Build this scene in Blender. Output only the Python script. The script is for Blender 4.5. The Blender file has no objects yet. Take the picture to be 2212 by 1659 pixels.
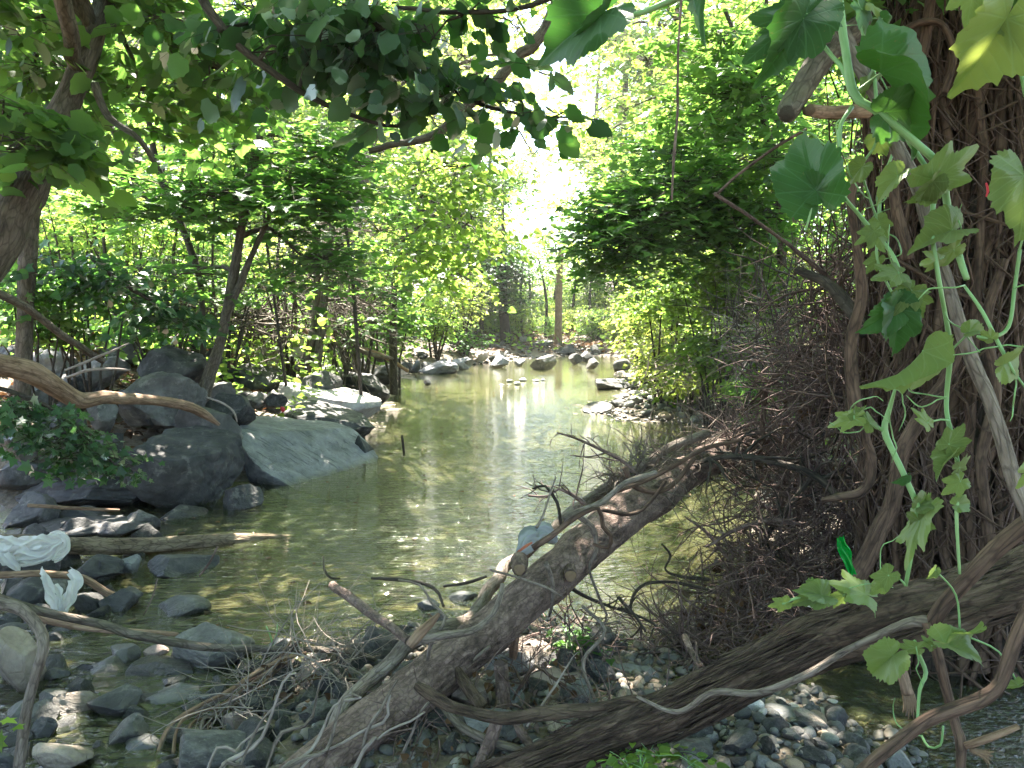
import bpy, math
import numpy as np
from mathutils import Vector, Matrix
R = math.radians
sc = bpy.context.scene
col = sc.collection

# ---------------------------------------------------------------- camera
FOC = 1736.0                       # focal length in pixels of a 2212 px wide picture
CAM = np.array([0.0, 0.0, 1.6])
PITCH = R(4.6)
cd = bpy.data.cameras.new('camera')
cd.sensor_width = 36.0
cd.lens = 36.0 * FOC / 2212.0
cd.clip_start = 0.05
cd.clip_end = 2000
cam = bpy.data.objects.new('camera', cd)
cam.location = CAM
cam.rotation_euler = (math.pi / 2 - PITCH, 0, 0)
col.objects.link(cam)
sc.camera = cam

# ---------------------------------------------------------------- sky, sun, exposure
SUN_AZ, SUN_EL = R(-12), R(61)
SUN = np.array([math.sin(SUN_AZ) * math.cos(SUN_EL), math.cos(SUN_AZ) * math.cos(SUN_EL), math.sin(SUN_EL)])
w = bpy.data.worlds.new('World')
sc.world = w
w.use_nodes = True
nt = w.node_tree
sky = nt.nodes.new('ShaderNodeTexSky')
sky.sky_type = 'NISHITA'
sky.sun_disc = False
sky.sun_elevation = SUN_EL
sky.sun_rotation = SUN_AZ
sky.air_density = 1.0
sky.dust_density = 1.5
sky.ozone_density = 1.0
nt.links.new(sky.outputs[0], nt.nodes['Background'].inputs[0])
nt.nodes['Background'].inputs[1].default_value = 0.085
sl = bpy.data.lights.new('sun', 'SUN')
sl.energy = 5.0
sl.angle = R(0.53)
sl.color = (1.0, 0.93, 0.82)
so = bpy.data.objects.new('sun', sl)
so.rotation_euler = Vector(-SUN).to_track_quat('-Z', 'Y').to_euler()
so.location = (0, 0, 30)
col.objects.link(so)
sc.view_settings.view_transform = 'Standard'
sc.view_settings.look = 'None'
sc.view_settings.gamma = 1
sc.view_settings.exposure = 3.55
cy = sc.cycles
cy.max_bounces = 7
cy.diffuse_bounces = 4
cy.glossy_bounces = 3
cy.transmission_bounces = 5
cy.transparent_max_bounces = 8
cy.sample_clamp_indirect = 6
cy.caustics_reflective = False
cy.caustics_refractive = False
cy.use_denoising = True

# ---------------------------------------------------------------- helpers
def ray(u, v):
    a = (np.asarray(u, float) - 1106.0) / FOC
    b = (829.5 - np.asarray(v, float)) / FOC
    c, s = math.cos(PITCH), math.sin(PITCH)
    return np.stack([a, c + b * s, -s + b * c], -1)

def P(u, v, Y):
    """the place at distance Y that is seen in direction (u, v)"""
    d = ray(u, v)
    return CAM + d * (np.asarray(Y, float) / d[..., 1])[..., None]

def G(u, v, z=0.0):
    d = ray(u, v)
    return CAM + d * ((z - CAM[2]) / d[..., 2])[..., None]

def hash3(ix, iy, iz, seed):
    h = (ix * 374761393 + iy * 668265263 + iz * 2147483647 + seed * 974634777).astype(np.int64) & 0xffffffff
    h = ((h ^ (h >> 13)) * 1274126177) & 0xffffffff
    h = ((h ^ (h >> 16)) * 2246822519) & 0xffffffff
    h = h ^ (h >> 15)
    return (h & 0xffffff) / float(0xffffff) * 2 - 1

def vnoise(p, seed=0):
    p = np.asarray(p, float)
    i = np.floor(p).astype(np.int64)
    f = p - i
    f = f * f * (3 - 2 * f)
    r = 0
    for dx in (0, 1):
        for dy in (0, 1):
            for dz in (0, 1):
                wgt = (f[..., 0] if dx else 1 - f[..., 0]) * (f[..., 1] if dy else 1 - f[..., 1]) * (f[..., 2] if dz else 1 - f[..., 2])
                r = r + wgt * hash3(i[..., 0] + dx, i[..., 1] + dy, i[..., 2] + dz, seed)
    return r

def fbm(p, octv=4, seed=0):
    a, r = 1.0, 0
    p = np.asarray(p, float)
    for k in range(octv):
        r = r + a * vnoise(p * (2.03 ** k), seed + k * 17)
        a *= 0.5
    return r

def sstep(x):
    x = np.clip(x, 0, 1)
    return x * x * (3 - 2 * x)

class MB:
    """collects shapes that become ONE mesh"""
    def __init__(s):
        s.v, s.l, s.n, s.a, s.c = [], [], [], [], 0
    def add(s, v, faces_flat, sizes, attr=None):
        v = np.asarray(v, float).reshape(-1, 3)
        s.v.append(v)
        s.l.append(np.asarray(faces_flat, np.int64).ravel() + s.c)
        s.n.append(np.asarray(sizes, np.int64).ravel())
        s.a.append(v * 0 if attr is None else np.asarray(attr, float).reshape(-1, 3))
        s.c += len(v)
    def mesh(s, name, mat, smooth=True):
        v = np.concatenate(s.v); l = np.concatenate(s.l); n = np.concatenate(s.n); a = np.concatenate(s.a)
        me = bpy.data.meshes.new(name)
        me.vertices.add(len(v)); me.vertices.foreach_set('co', v.astype(np.float32).ravel())
        me.loops.add(len(l)); me.loops.foreach_set('vertex_index', l.astype(np.int32))
        me.polygons.add(len(n))
        st = np.concatenate([[0], np.cumsum(n)[:-1]])
        me.polygons.foreach_set('loop_start', st.astype(np.int32))
        me.polygons.foreach_set('loop_total', n.astype(np.int32))
        me.polygons.foreach_set('use_smooth', np.full(len(n), smooth))
        at = me.attributes.new('grain', 'FLOAT_VECTOR', 'POINT')
        at.data.foreach_set('vector', a.astype(np.float32).ravel())
        me.update(calc_edges=True)
        me.validate()
        if mat: me.materials.append(mat)
        return me
    def build(s, name, mat, parent=None, smooth=True, origin=None):
        if origin is not None:
            o = np.asarray(origin, float)
            s.v = [x - o for x in s.v]
        ob = bpy.data.objects.new(name, s.mesh(name, mat, smooth))
        if origin is not None: ob.location = origin
        col.objects.link(ob)
        if parent is not None:
            ob.parent = parent
            if origin is None:
                ob.matrix_parent_inverse = Matrix.Translation(-Vector(parent.location))
            else:
                ob.location = Vector(origin) - Vector(parent.location)
        return ob

def tag(o, label=None, cat=None, group=None, kind=None):
    if label: o['label'] = label
    if cat: o['category'] = cat
    if group: o['group'] = group
    if kind: o['kind'] = kind
    return o

def empty(name, loc, label, cat, group=None):
    o = bpy.data.objects.new(name, None)
    o.location = loc
    o.empty_display_size = 0.1
    col.objects.link(o)
    return tag(o, label, cat, group)

def crom(pts, rads, step):
    """smooth curve through the points"""
    p = np.asarray(pts, float); r = np.asarray(rads, float)
    q = np.vstack([2 * p[0] - p[1], p, 2 * p[-1] - p[-2]])
    P_, R_ = [], []
    for i in range(len(p) - 1):
        a, b, c, d = q[i], q[i + 1], q[i + 2], q[i + 3]
        n = max(2, int(np.linalg.norm(c - b) / step))
        t = np.linspace(0, 1, n, endpoint=False)[:, None]
        P_.append(0.5 * ((2 * b) + (-a + c) * t + (2 * a - 5 * b + 4 * c - d) * t ** 2 + (-a + 3 * b - 3 * c + d) * t ** 3))
        R_.append(r[i] + (r[i + 1] - r[i]) * t[:, 0])
    P_.append(p[-1:]); R_.append(r[-1:])
    return np.vstack(P_), np.concatenate(R_)

def tube(mb, pts, rads, seg=12, step=0.05, wob=0.0, wfreq=3.0, rough=0.0, rfreq=30.0, rstretch=0.12, seed=0, flat_end=True):
    p, r = crom(pts, rads, step)
    n = len(p)
    if wob:
        p = p + wob * np.stack([fbm(np.c_[p * wfreq], 3, seed + 5 + k) for k in range(3)], -1)
    t = np.gradient(p, axis=0); t /= np.linalg.norm(t, axis=1)[:, None] + 1e-9
    ref = np.array([0.12, 0.97, 0.2]); nn = np.cross(t[0], ref)
    if np.linalg.norm(nn) < 0.1: nn = np.cross(t[0], [1, 0, 0])
    N = np.zeros_like(p); nn /= np.linalg.norm(nn)
    for i in range(n):
        nn = nn - t[i] * np.dot(nn, t[i]); nn /= np.linalg.norm(nn) + 1e-9
        N[i] = nn
    B = np.cross(t, N)
    s = np.concatenate([[0], np.cumsum(np.linalg.norm(np.diff(p, axis=0), axis=1))])
    th = np.linspace(0, 2 * math.pi, seg, endpoint=False)
    ct, st = np.cos(th)[None, :, None], np.sin(th)[None, :, None]
    rm = max(r.mean(), 1e-4)
    grain = np.concatenate([np.broadcast_to(ct * rm, (n, seg, 1)), np.broadcast_to(st * rm, (n, seg, 1)),
                            np.broadcast_to(s[:, None, None], (n, seg, 1))], -1) + seed * 0.37
    rr = np.repeat(r[:, None], seg, 1)
    if rough:
        g = grain * np.array([rfreq, rfreq, rfreq * rstretch])
        low = fbm(grain * np.array([5, 5, 2.0]), 2, seed + 3)
        rr = rr * (1 + 0.10 * low) + rough * (fbm(g, 4, seed + 9))
    V = p[:, None] + (N[:, None] * ct + B[:, None] * st) * rr[..., None]
    idx = np.arange(n * seg).reshape(n, seg)
    a, b = idx[:-1], idx[1:]
    F = np.stack([a, np.roll(a, -1, 1), np.roll(b, -1, 1), b], -1).reshape(-1)
    V = V.reshape(-1, 3); A = grain.reshape(-1, 3)
    m = len(V)
    V = np.vstack([V, p[0] - t[0] * r[0] * 0.15, p[-1] + t[-1] * r[-1] * 0.3])
    A = np.vstack([A, A[0] * 0, A[-1] * 0])
    f0 = np.stack([np.roll(idx[0], -1), idx[0], np.full(seg, m)], -1).ravel()
    f1 = np.stack([idx[-1], np.roll(idx[-1], -1), np.full(seg, m + 1)], -1).ravel()
    mb.add(V, np.concatenate([F, f0, f1]), np.concatenate([np.full((n - 1) * seg, 4), np.full(2 * seg, 3)]), A)
    return p, r, t, s

def multi_tube(mb, pts, rads, seg=4):
    """many thin stems at once; pts (n,k,3), rads (n,k)"""
    n, k, _ = pts.shape
    if n == 0: return
    t = np.gradient(pts, axis=1); t /= np.linalg.norm(t, axis=2)[..., None] + 1e-9
    ref = np.where(np.abs(t[..., 2:3]) > 0.8, np.array([1.0, 0, 0]), np.array([0, 0, 1.0]))
    N = np.cross(t, ref); N /= np.linalg.norm(N, axis=2)[..., None] + 1e-9
    B = np.cross(t, N)
    th = np.linspace(0, 2 * math.pi, seg, endpoint=False)
    V = pts[:, :, None] + (N[:, :, None] * np.cos(th)[:, None] + B[:, :, None] * np.sin(th)[:, None]) * rads[:, :, None, None]
    s = np.concatenate([np.zeros((n, 1)), np.cumsum(np.linalg.norm(np.diff(pts, axis=1), axis=2), 1)], 1)
    A = np.zeros((n, k, seg, 3)); A[..., 0] = np.cos(th) * 0.01 + np.arange(n)[:, None, None] * 0.13; A[..., 1] = np.sin(th) * 0.01; A[..., 2] = s[..., None]
    idx = np.arange(n * k * seg).reshape(n, k, seg)
    a, b = idx[:, :-1], idx[:, 1:]
    F = np.stack([a, np.roll(a, -1, 2), np.roll(b, -1, 2), b], -1).reshape(-1)
    mb.add(V.reshape(-1, 3), F, np.full(n * (k - 1) * seg, 4), A.reshape(-1, 3))

# ---------------------------------------------------------------- materials
def newmat(name):
    m = bpy.data.materials.new(name); m.use_nodes = True
    n = m.node_tree; n.nodes.clear()
    out = n.nodes.new('ShaderNodeOutputMaterial')
    return m, n, out
def N_(n, t, **k):
    x = n.nodes.new(t)
    for a, b in k.items(): setattr(x, a, b)
    return x
def ramp(n, src, stops):
    r = N_(n, 'ShaderNodeValToRGB')
    e = r.color_ramp.elements
    while len(e) < len(stops): e.new(0.5)
    for i, (p, c) in enumerate(stops):
        e[i].position = p; e[i].color = tuple(c) + (1,) if len(c) == 3 else c
    n.links.new(src, r.inputs[0])
    return r.outputs[0]
def mapped(n, attr=None, scale=(1, 1, 1), obj=False):
    if attr: s = N_(n, 'ShaderNodeAttribute', attribute_name=attr).outputs['Vector']
    elif obj: s = N_(n, 'ShaderNodeTexCoord').outputs['Object']
    else: s = N_(n, 'ShaderNodeNewGeometry').outputs['Position']
    m = N_(n, 'ShaderNodeMapping'); m.inputs['Scale'].default_value = scale
    n.links.new(s, m.inputs[0])
    return m.outputs[0]
def noise(n, vec, scale, detail=4, rough=0.6, dist=0.0):
    x = N_(n, 'ShaderNodeTexNoise'); x.inputs['Scale'].default_value = scale
    x.inputs['Detail'].default_value = detail; x.inputs['Roughness'].default_value = rough; x.inputs['Distortion'].default_value = dist
    n.links.new(vec, x.inputs['Vector'])
    return x.outputs[0]
def mixc(n, f, a, b, mode='MIX'):
    x = N_(n, 'ShaderNodeMix', data_type='RGBA', blend_type=mode)
    for s, i in ((f, 0), (a, 6), (b, 7)):
        if hasattr(s, 'links'): n.links.new(s, x.inputs[i])
        else: x.inputs[i].default_value = s if i == 0 else tuple(s) + (1,)
    return x.outputs[2]
def math_(n, op, a, b=0.0, c=0.0):
    x = N_(n, 'ShaderNodeMath', operation=op)
    for i, s in enumerate((a, b, c)):
        if hasattr(s, 'links'): n.links.new(s, x.inputs[i])
        else: x.inputs[i].default_value = s
    return x.outputs[0]
def bump(n, h, strength, dist=0.01, normal=None):
    b = N_(n, 'ShaderNodeBump'); b.inputs['Strength'].default_value = strength; b.inputs['Distance'].default_value = dist
    n.links.new(h, b.inputs['Height'])
    if normal is not None: n.links.new(normal, b.inputs['Normal'])
    return b.outputs[0]

def leaf_mat(name, base, trans, tmix=0.5, gloss=0.5, rough=0.38, var=0.5, veins=False):
    m, n, out = newmat(name)
    geo = N_(n, 'ShaderNodeNewGeometry')
    if veins:
        rnd = N_(n, 'ShaderNodeObjectInfo').outputs['Random']
    else:
        rnd = geo.outputs['Random Per Island']
    dark = [c * (1 - var) for c in base]
    lite = [base[0] * (1 + var * 1.3), base[1] * (1 + var), base[2] * (1 + var * .3)]
    cdf = ramp(n, rnd, [(0.0, dark), (0.5, base), (1.0, lite)])
    ctr = ramp(n, rnd, [(0.0, [c * (1 - var * .6) for c in trans]), (0.6, trans), (1.0, [trans[0] * 1.35, trans[1] * 1.1, trans[2]])])
    nz = noise(n, mapped(n), 60, 2)
    cdf = mixc(n, math_(n, 'MULTIPLY', nz, 0.35), cdf, [c * .45 for c in base])
    nrm = None
    if veins:
        at = N_(n, 'ShaderNodeAttribute', attribute_name='grain')
        sx = N_(n, 'ShaderNodeSeparateXYZ'); n.links.new(at.outputs['Vector'], sx.inputs[0])
        acc = None
        ax = math_(n, 'ABSOLUTE', sx.outputs[0])
        for ang in (0, 38, 78, 118):
            s_, c_ = math.sin(R(ang)), math.cos(R(ang))
            d = math_(n, 'ABSOLUTE', math_(n, 'SUBTRACT', math_(n, 'MULTIPLY', ax, c_), math_(n, 'MULTIPLY', sx.outputs[1], s_)))
            g = math_(n, 'SUBTRACT', 1.0, math_(n, 'MULTIPLY', d, 55.0))
            acc = g if acc is None else math_(n, 'MAXIMUM', acc, g)
        # side veins leaving the midrib
        tt = math_(n, 'SUBTRACT', sx.outputs[1], math_(n, 'MULTIPLY', ax, 0.7))
        fr = math_(n, 'ABSOLUTE', math_(n, 'SUBTRACT', math_(n, 'FRACT', math_(n, 'MULTIPLY', tt, 7.0)), 0.5))
        g2 = math_(n, 'MULTIPLY', math_(n, 'SUBTRACT', 0.12, fr), 5.0)
        acc = math_(n, 'MAXIMUM', acc, g2)
        acc = math_(n, 'MINIMUM', math_(n, 'MAXIMUM', acc, 0.0), 1.0)
        cdf = mixc(n, math_(n, 'MULTIPLY', acc, 0.45), cdf, [min(1, c * 2.2 + .05) for c in base])
        ctr = mixc(n, math_(n, 'MULTIPLY', acc, 0.4), ctr, [c * .5 for c in trans])
        nrm = bump(n, acc, 0.35, 0.002)
    if veins:
        sp = ramp(n, noise(n, mapped(n, obj=True), 9, 5, .75), [(0.62, (0, 0, 0)), (0.68, (1, 1, 1))])
        cdf = mixc(n, math_(n, 'MULTIPLY', sp, .75), cdf, (0.16, 0.10, 0.04)); ctr = mixc(n, math_(n, 'MULTIPLY', sp, .6), ctr, (0.20, 0.12, 0.03))
        mot = noise(n, mapped(n, obj=True), 3.5, 4, .6)
        cdf = mixc(n, math_(n, 'MULTIPLY', mot, .6), cdf, [base[0] * 1.7, base[1] * 1.35, base[2]])
    d = N_(n, 'ShaderNodeBsdfDiffuse'); t = N_(n, 'ShaderNodeBsdfTranslucent'); g = N_(n, 'ShaderNodeBsdfGlossy')
    n.links.new(cdf, d.inputs[0]); n.links.new(ctr, t.inputs[0])
    g.inputs['Roughness'].default_value = rough
    if nrm is not None:
        for x in (d, g): n.links.new(nrm, x.inputs['Normal'])
    mx = N_(n, 'ShaderNodeMixShader'); mx.inputs[0].default_value = tmix
    n.links.new(d.outputs[0], mx.inputs[1]); n.links.new(t.outputs[0], mx.inputs[2])
    fr = N_(n, 'ShaderNodeFresnel'); fr.inputs[0].default_value = 1.42
    m2 = N_(n, 'ShaderNodeMixShader')
    n.links.new(math_(n, 'MINIMUM', math_(n, 'MULTIPLY', fr.outputs[0], gloss), 0.34 if gloss > .4 else .07), m2.inputs[0])
    n.links.new(mx.outputs[0], m2.inputs[1]); n.links.new(g.outputs[0], m2.inputs[2])
    n.links.new(m2.outputs[0], out.inputs[0])
    return m

def bark_mat(name, c_dark, c_mid, c_light, freq=40, stretch=0.12, bstr=0.8, bdist=0.01, moss=0.0, rough=0.85, crack=0.5):
    m, n, out = newmat(name)
    v = mapped(n, 'grain', (1, 1, stretch))
    a = noise(n, v, freq, 6, 0.65, 0.4)
    v2 = mapped(n, 'grain', (1, 1, 0.6))
    b = noise(n, v2, freq * 0.22, 4, 0.6)
    c = ramp(n, a, [(0.30, c_dark), (0.5, c_mid), (0.72, c_light)])
    c = mixc(n, math_(n, 'MULTIPLY', ramp(n, b, [(0.45, (0, 0, 0)), (0.65, (1, 1, 1))]), 0.55), c, c_light)
    if moss:
        mo = noise(n, mapped(n), 6, 3)
        c = mixc(n, math_(n, 'MULTIPLY', ramp(n, mo, [(0.5, (0, 0, 0)), (0.62, (1, 1, 1))]), moss), c, (0.07, 0.10, 0.03))
    p = N_(n, 'ShaderNodeBsdfPrincipled'); p.inputs['Roughness'].default_value = rough
    p.inputs['Specular IOR Level'].default_value = 0.3
    n.links.new(c, p.inputs['Base Color'])
    fine = noise(n, v, freq * 3.1, 3, 0.6)
    vc = N_(n, 'ShaderNodeTexVoronoi', feature='DISTANCE_TO_EDGE'); vc.inputs['Scale'].default_value = freq * .9
    vd = N_(n, 'ShaderNodeVectorMath', operation='ADD'); n.links.new(mapped(n, 'grain', (1, 1, min(1, stretch * 2.2))), vd.inputs[0])
    vn = N_(n, 'ShaderNodeTexNoise'); vn.inputs['Scale'].default_value = freq * .6; n.links.new(v, vn.inputs['Vector'])
    vs_ = N_(n, 'ShaderNodeVectorMath', operation='SCALE'); vs_.inputs[3].default_value = 1.2 / freq; n.links.new(vn.outputs['Color'], vs_.inputs[0])
    n.links.new(vs_.outputs[0], vd.inputs[1]); n.links.new(vd.outputs[0], vc.inputs['Vector'])
    ck = ramp(n, vc.outputs[0], [(0.0, (0, 0, 0)), (0.12, (1, 1, 1))])
    c = mixc(n, math_(n, 'MULTIPLY', math_(n, 'SUBTRACT', 1.0, ck), crack), c, [x * .5 for x in c_dark])
    n.links.new(c, p.inputs['Base Color'])
    h = math_(n, 'ADD', math_(n, 'ADD', a, math_(n, 'MULTIPLY', fine, 0.35)), math_(n, 'MULTIPLY', ck, crack * .5))
    n.links.new(bump(n, h, bstr, bdist), p.inputs['Normal'])
    n.links.new(p.outputs[0], out.inputs[0])
    return m

def rock_mat(name, c1, c2, c3, wet=True, strata=0.0, rough=0.75, per_obj=0.25, lichen=0.25, scale=1.0):
    m, n, out = newmat(name)
    vo = mapped(n, obj=True)
    info = N_(n, 'ShaderNodeObjectInfo').outputs['Random']
    off = N_(n, 'ShaderNodeVectorMath', operation='ADD')
    cmb = N_(n, 'ShaderNodeCombineXYZ'); n.links.new(math_(n, 'MULTIPLY', info, 37.0), cmb.inputs[0])
    n.links.new(vo, off.inputs[0]); n.links.new(cmb.outputs[0], off.inputs[1])
    v = off.outputs[0]
    a = noise(n, v, 5 * scale, 8, 0.62, 0.3)
    b = noise(n, v, 38 * scale, 5, 0.65)
    c = ramp(n, a, [(0.32, c1), (0.5, c2), (0.7, c3)])
    c = mixc(n, math_(n, 'MULTIPLY', b, 0.5), c, [x * 0.55 for x in c1])
    li = noise(n, v, 9 * scale, 5, 0.7)
    c = mixc(n, math_(n, 'MULTIPLY', ramp(n, li, [(0.58, (0, 0, 0)), (0.66, (1, 1, 1))]), lichen), c, (0.30, 0.29, 0.25))
    vor = N_(n, 'ShaderNodeTexVoronoi', feature='DISTANCE_TO_EDGE'); vor.inputs['Scale'].default_value = 2.6 * scale
    dv = N_(n, 'ShaderNodeVectorMath', operation='ADD')
    nc = N_(n, 'ShaderNodeTexNoise'); nc.inputs['Scale'].default_value = 3 * scale; n.links.new(v, nc.inputs['Vector'])
    n.links.new(v, dv.inputs[0]); n.links.new(nc.outputs['Color'], dv.inputs[1])
    n.links.new(dv.outputs[0], vor.inputs['Vector'])
    crack = ramp(n, vor.outputs[0], [(0.0, (0, 0, 0)), (0.018, (1, 1, 1))])
    bright = math_(n, 'ADD', 1.0 - per_obj, math_(n, 'MULTIPLY', info, 2 * per_obj))
    hs = N_(n, 'ShaderNodeHueSaturation'); n.links.new(c, hs.inputs['Color']); n.links.new(bright, hs.inputs['Value'])
    c = hs.outputs[0]
    p = N_(n, 'ShaderNodeBsdfPrincipled')
    rg = math_(n, 'ADD', rough - 0.12, math_(n, 'MULTIPLY', b, 0.25))
    if wet:   # stone soaked just above the waterline
        z = N_(n, 'ShaderNodeSeparateXYZ'); n.links.new(N_(n, 'ShaderNodeNewGeometry').outputs['Position'], z.inputs[0])
        zz = math_(n, 'ADD', z.outputs[2], math_(n, 'MULTIPLY', a, -0.10))
        wf = ramp(n, math_(n, 'MULTIPLY', math_(n, 'ADD', zz, 0.05), 9.0), [(0.0, (1, 1, 1)), (0.45, (0, 0, 0))])
        c = mixc(n, wf, c, mixc(n, 1.0, c, (0.42, 0.40, 0.38), 'MULTIPLY'))
        rg = math_(n, 'SUBTRACT', rg, math_(n, 'MULTIPLY', wf, 0.45))
    n.links.new(c, p.inputs['Base Color']); n.links.new(rg, p.inputs['Roughness'])
    h = math_(n, 'ADD', math_(n, 'MULTIPLY', a, 1.0), math_(n, 'MULTIPLY', b, 0.28))
    h = math_(n, 'ADD', h, math_(n, 'MULTIPLY', crack, 0.10 + strata * 0.2))
    if strata:
        vs = N_(n, 'ShaderNodeMapping'); vs.inputs['Scale'].default_value = (2.0, 26, 5); vs.inputs['Rotation'].default_value = (0, 0, 0.5)
        n.links.new(v, vs.inputs[0])
        s_ = noise(n, vs.outputs[0], 1.4, 4, 0.6)
        cr = ramp(n, s_, [(0.36, (0, 0, 0)), (0.42, (1, 1, 1))])
        h = math_(n, 'ADD', h, math_(n, 'MULTIPLY', cr, strata * 0.35))
        c2_ = mixc(n, math_(n, 'MULTIPLY', math_(n, 'SUBTRACT', 1.0, cr), strata * 0.7), c, (0.03, 0.03, 0.035))
        n.links.new(c2_, p.inputs['Base Color'])
    n.links.new(bump(n, h, 0.75, 0.035 / scale), p.inputs['Normal'])
    n.links.new(p.outputs[0], out.inputs[0])
    return m

def plain_mat(name, c, rough=0.5, trans=0.0, var=0.2, nscale=20, spec=0.5, bmp=0.2):
    m, n, out = newmat(name)
    a = noise(n, mapped(n, obj=True), nscale, 4)
    cc = mixc(n, math_(n, 'MULTIPLY', a, var * 2), c, [x * 0.4 for x in c])
    p = N_(n, 'ShaderNodeBsdfPrincipled'); p.inputs['Roughness'].default_value = rough
    p.inputs['Specular IOR Level'].default_value = spec
    n.links.new(cc, p.inputs['Base Color'])
    n.links.new(bump(n, a, bmp, 0.01), p.inputs['Normal'])
    sh = p.outputs[0]
    if trans:
        t = N_(n, 'ShaderNodeBsdfTranslucent'); n.links.new(cc, t.inputs[0])
        mx = N_(n, 'ShaderNodeMixShader'); mx.inputs[0].default_value = trans
        n.links.new(sh, mx.inputs[1]); n.links.new(t.outputs[0], mx.inputs[2]); sh = mx.outputs[0]
    n.links.new(sh, out.inputs[0])
    return m

M = {}
M['leaf_maple'] = leaf_mat('maple leaf', (0.055, 0.120, 0.032), (0.21, 0.42, 0.07), 0.52, 0.3, 0.45)
M['leaf_dark'] = leaf_mat('dark leaf', (0.050, 0.120, 0.036), (0.18, 0.40, 0.06), 0.50, 0.35, 0.42)
M['leaf_sheen'] = leaf_mat('smooth broad leaf', (0.040, 0.085, 0.045), (0.09, 0.25, 0.04), 0.45, 0.6, 0.38)
M['leaf_light'] = leaf_mat('light leaf', (0.110, 0.190, 0.045), (0.35, 0.56, 0.09), 0.55, 0.3)
M['leaf_sun'] = leaf_mat('yellow green leaf', (0.16, 0.23, 0.055), (0.48, 0.63, 0.12), 0.55, 0.3)
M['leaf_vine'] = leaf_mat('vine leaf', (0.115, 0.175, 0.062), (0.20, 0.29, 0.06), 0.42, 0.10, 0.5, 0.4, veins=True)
M['leaf_vine_dark'] = leaf_mat('shaded vine leaf', (0.035, 0.095, 0.03), (0.045, 0.14, 0.02), 0.40, 0.15, 0.5, 0.3, veins=True)  # darker copy of the vine leaf, shade put into its colours
M['leaf_dead'] = leaf_mat('dead leaf', (0.105, 0.062, 0.036), (0.10, 0.05, 0.02), 0.3, 0.2, 0.7, 0.5)
M['bark'] = bark_mat('grey brown bark', (0.035, 0.026, 0.02), (0.10, 0.078, 0.06), (0.19, 0.155, 0.125), 45, 0.13, 0.9, 0.012, 0.15)
M['bark_dark'] = bark_mat('dark bark', (0.018, 0.014, 0.011), (0.045, 0.035, 0.027), (0.09, 0.07, 0.055), 45, 0.15, 0.8, 0.01)
M['bark_trunk'] = bark_mat('weathered bark', (0.028, 0.018, 0.015), (0.115, 0.076, 0.061), (0.30, 0.21, 0.175), 48, 0.38, 1.0, 0.014, crack=.35)
M['bark_shred'] = bark_mat('shredding vine bark', (0.012, 0.007, 0.005), (0.062, 0.037, 0.025), (0.18, 0.125, 0.09), 60, 0.13, 1.0, 0.02, 0.06, crack=.35)
M['bark_red'] = bark_mat('reddish vine bark', (0.018, 0.011, 0.008), (0.076, 0.044, 0.031), (0.17, 0.107, 0.076), 60, 0.08, 0.9, 0.006)
M['wood_grey'] = bark_mat('bare grey wood', (0.055, 0.040, 0.032), (0.165, 0.128, 0.104), (0.30, 0.245, 0.205), 70, 0.12, 0.9, 0.010, crack=.45)
M['wood_tan'] = bark_mat('bare tan wood', (0.075, 0.042, 0.026), (0.22, 0.135, 0.085), (0.38, 0.26, 0.18), 60, 0.07, 0.9, 0.008, crack=.4)
M['wood_pale'] = bark_mat('pale dead twig', (0.10, 0.078, 0.062), (0.22, 0.175, 0.15), (0.38, 0.32, 0.275), 80, 0.1, 0.4, 0.002, crack=.25)
M['log_bark'] = bark_mat('furrowed log bark', (0.035, 0.024, 0.015), (0.17, 0.125, 0.08), (0.30, 0.235, 0.16), 42, 0.16, 1.0, 0.012)
M['twig'] = bark_mat('dead twig', (0.028, 0.018, 0.017), (0.105, 0.066, 0.056), (0.26, 0.18, 0.155), 90, 0.2, 0.4, 0.002)
M['stem_green'] = bark_mat('green vine stem', (0.10, 0.19, 0.06), (0.17, 0.30, 0.11), (0.26, 0.40, 0.18), 60, 0.05, 0.3, 0.001, 0, 0.45, crack=0)
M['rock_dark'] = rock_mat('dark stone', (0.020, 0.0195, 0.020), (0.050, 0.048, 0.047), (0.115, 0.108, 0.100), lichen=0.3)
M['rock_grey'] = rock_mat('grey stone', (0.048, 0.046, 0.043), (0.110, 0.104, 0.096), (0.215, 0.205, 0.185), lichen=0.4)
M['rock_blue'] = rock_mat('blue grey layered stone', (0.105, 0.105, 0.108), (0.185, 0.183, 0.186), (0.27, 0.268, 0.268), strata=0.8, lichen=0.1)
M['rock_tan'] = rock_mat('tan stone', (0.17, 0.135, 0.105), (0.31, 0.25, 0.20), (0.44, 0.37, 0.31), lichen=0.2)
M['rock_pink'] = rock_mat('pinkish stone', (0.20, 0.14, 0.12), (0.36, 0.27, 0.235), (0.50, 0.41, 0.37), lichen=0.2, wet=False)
M['rock_sunlit'] = rock_mat('sunlit white stone', (0.30, 0.27, 0.26), (0.50, 0.46, 0.44), (0.66, 0.62, 0.60), lichen=0.1, wet=False)  # much paler than the other stones, full sunlight put into the colour
for k, c in (('pebble_grey', (0.185, 0.183, 0.175)), ('pebble_dark', (0.075, 0.075, 0.073)), ('pebble_tan', (0.34, 0.25, 0.17)),
             ('pebble_white', (0.52, 0.50, 0.47)), ('pebble_green', (0.17, 0.18, 0.155))):
    M[k] = rock_mat(k.replace('_', ' '), [x * .6 for x in c], c, [min(.8, x * 1.35) for x in c], lichen=0.12, scale=3.0, rough=0.62, per_obj=0.3)
M['plastic'] = plain_mat('thin white plastic', (0.82, 0.80, 0.77), 0.32, 0.5, 0.12, 9)
M['plastic_blue'] = plain_mat('cloudy plastic', (0.50, 0.51, 0.52), 0.35, 0.5, 0.2, 12)
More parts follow.
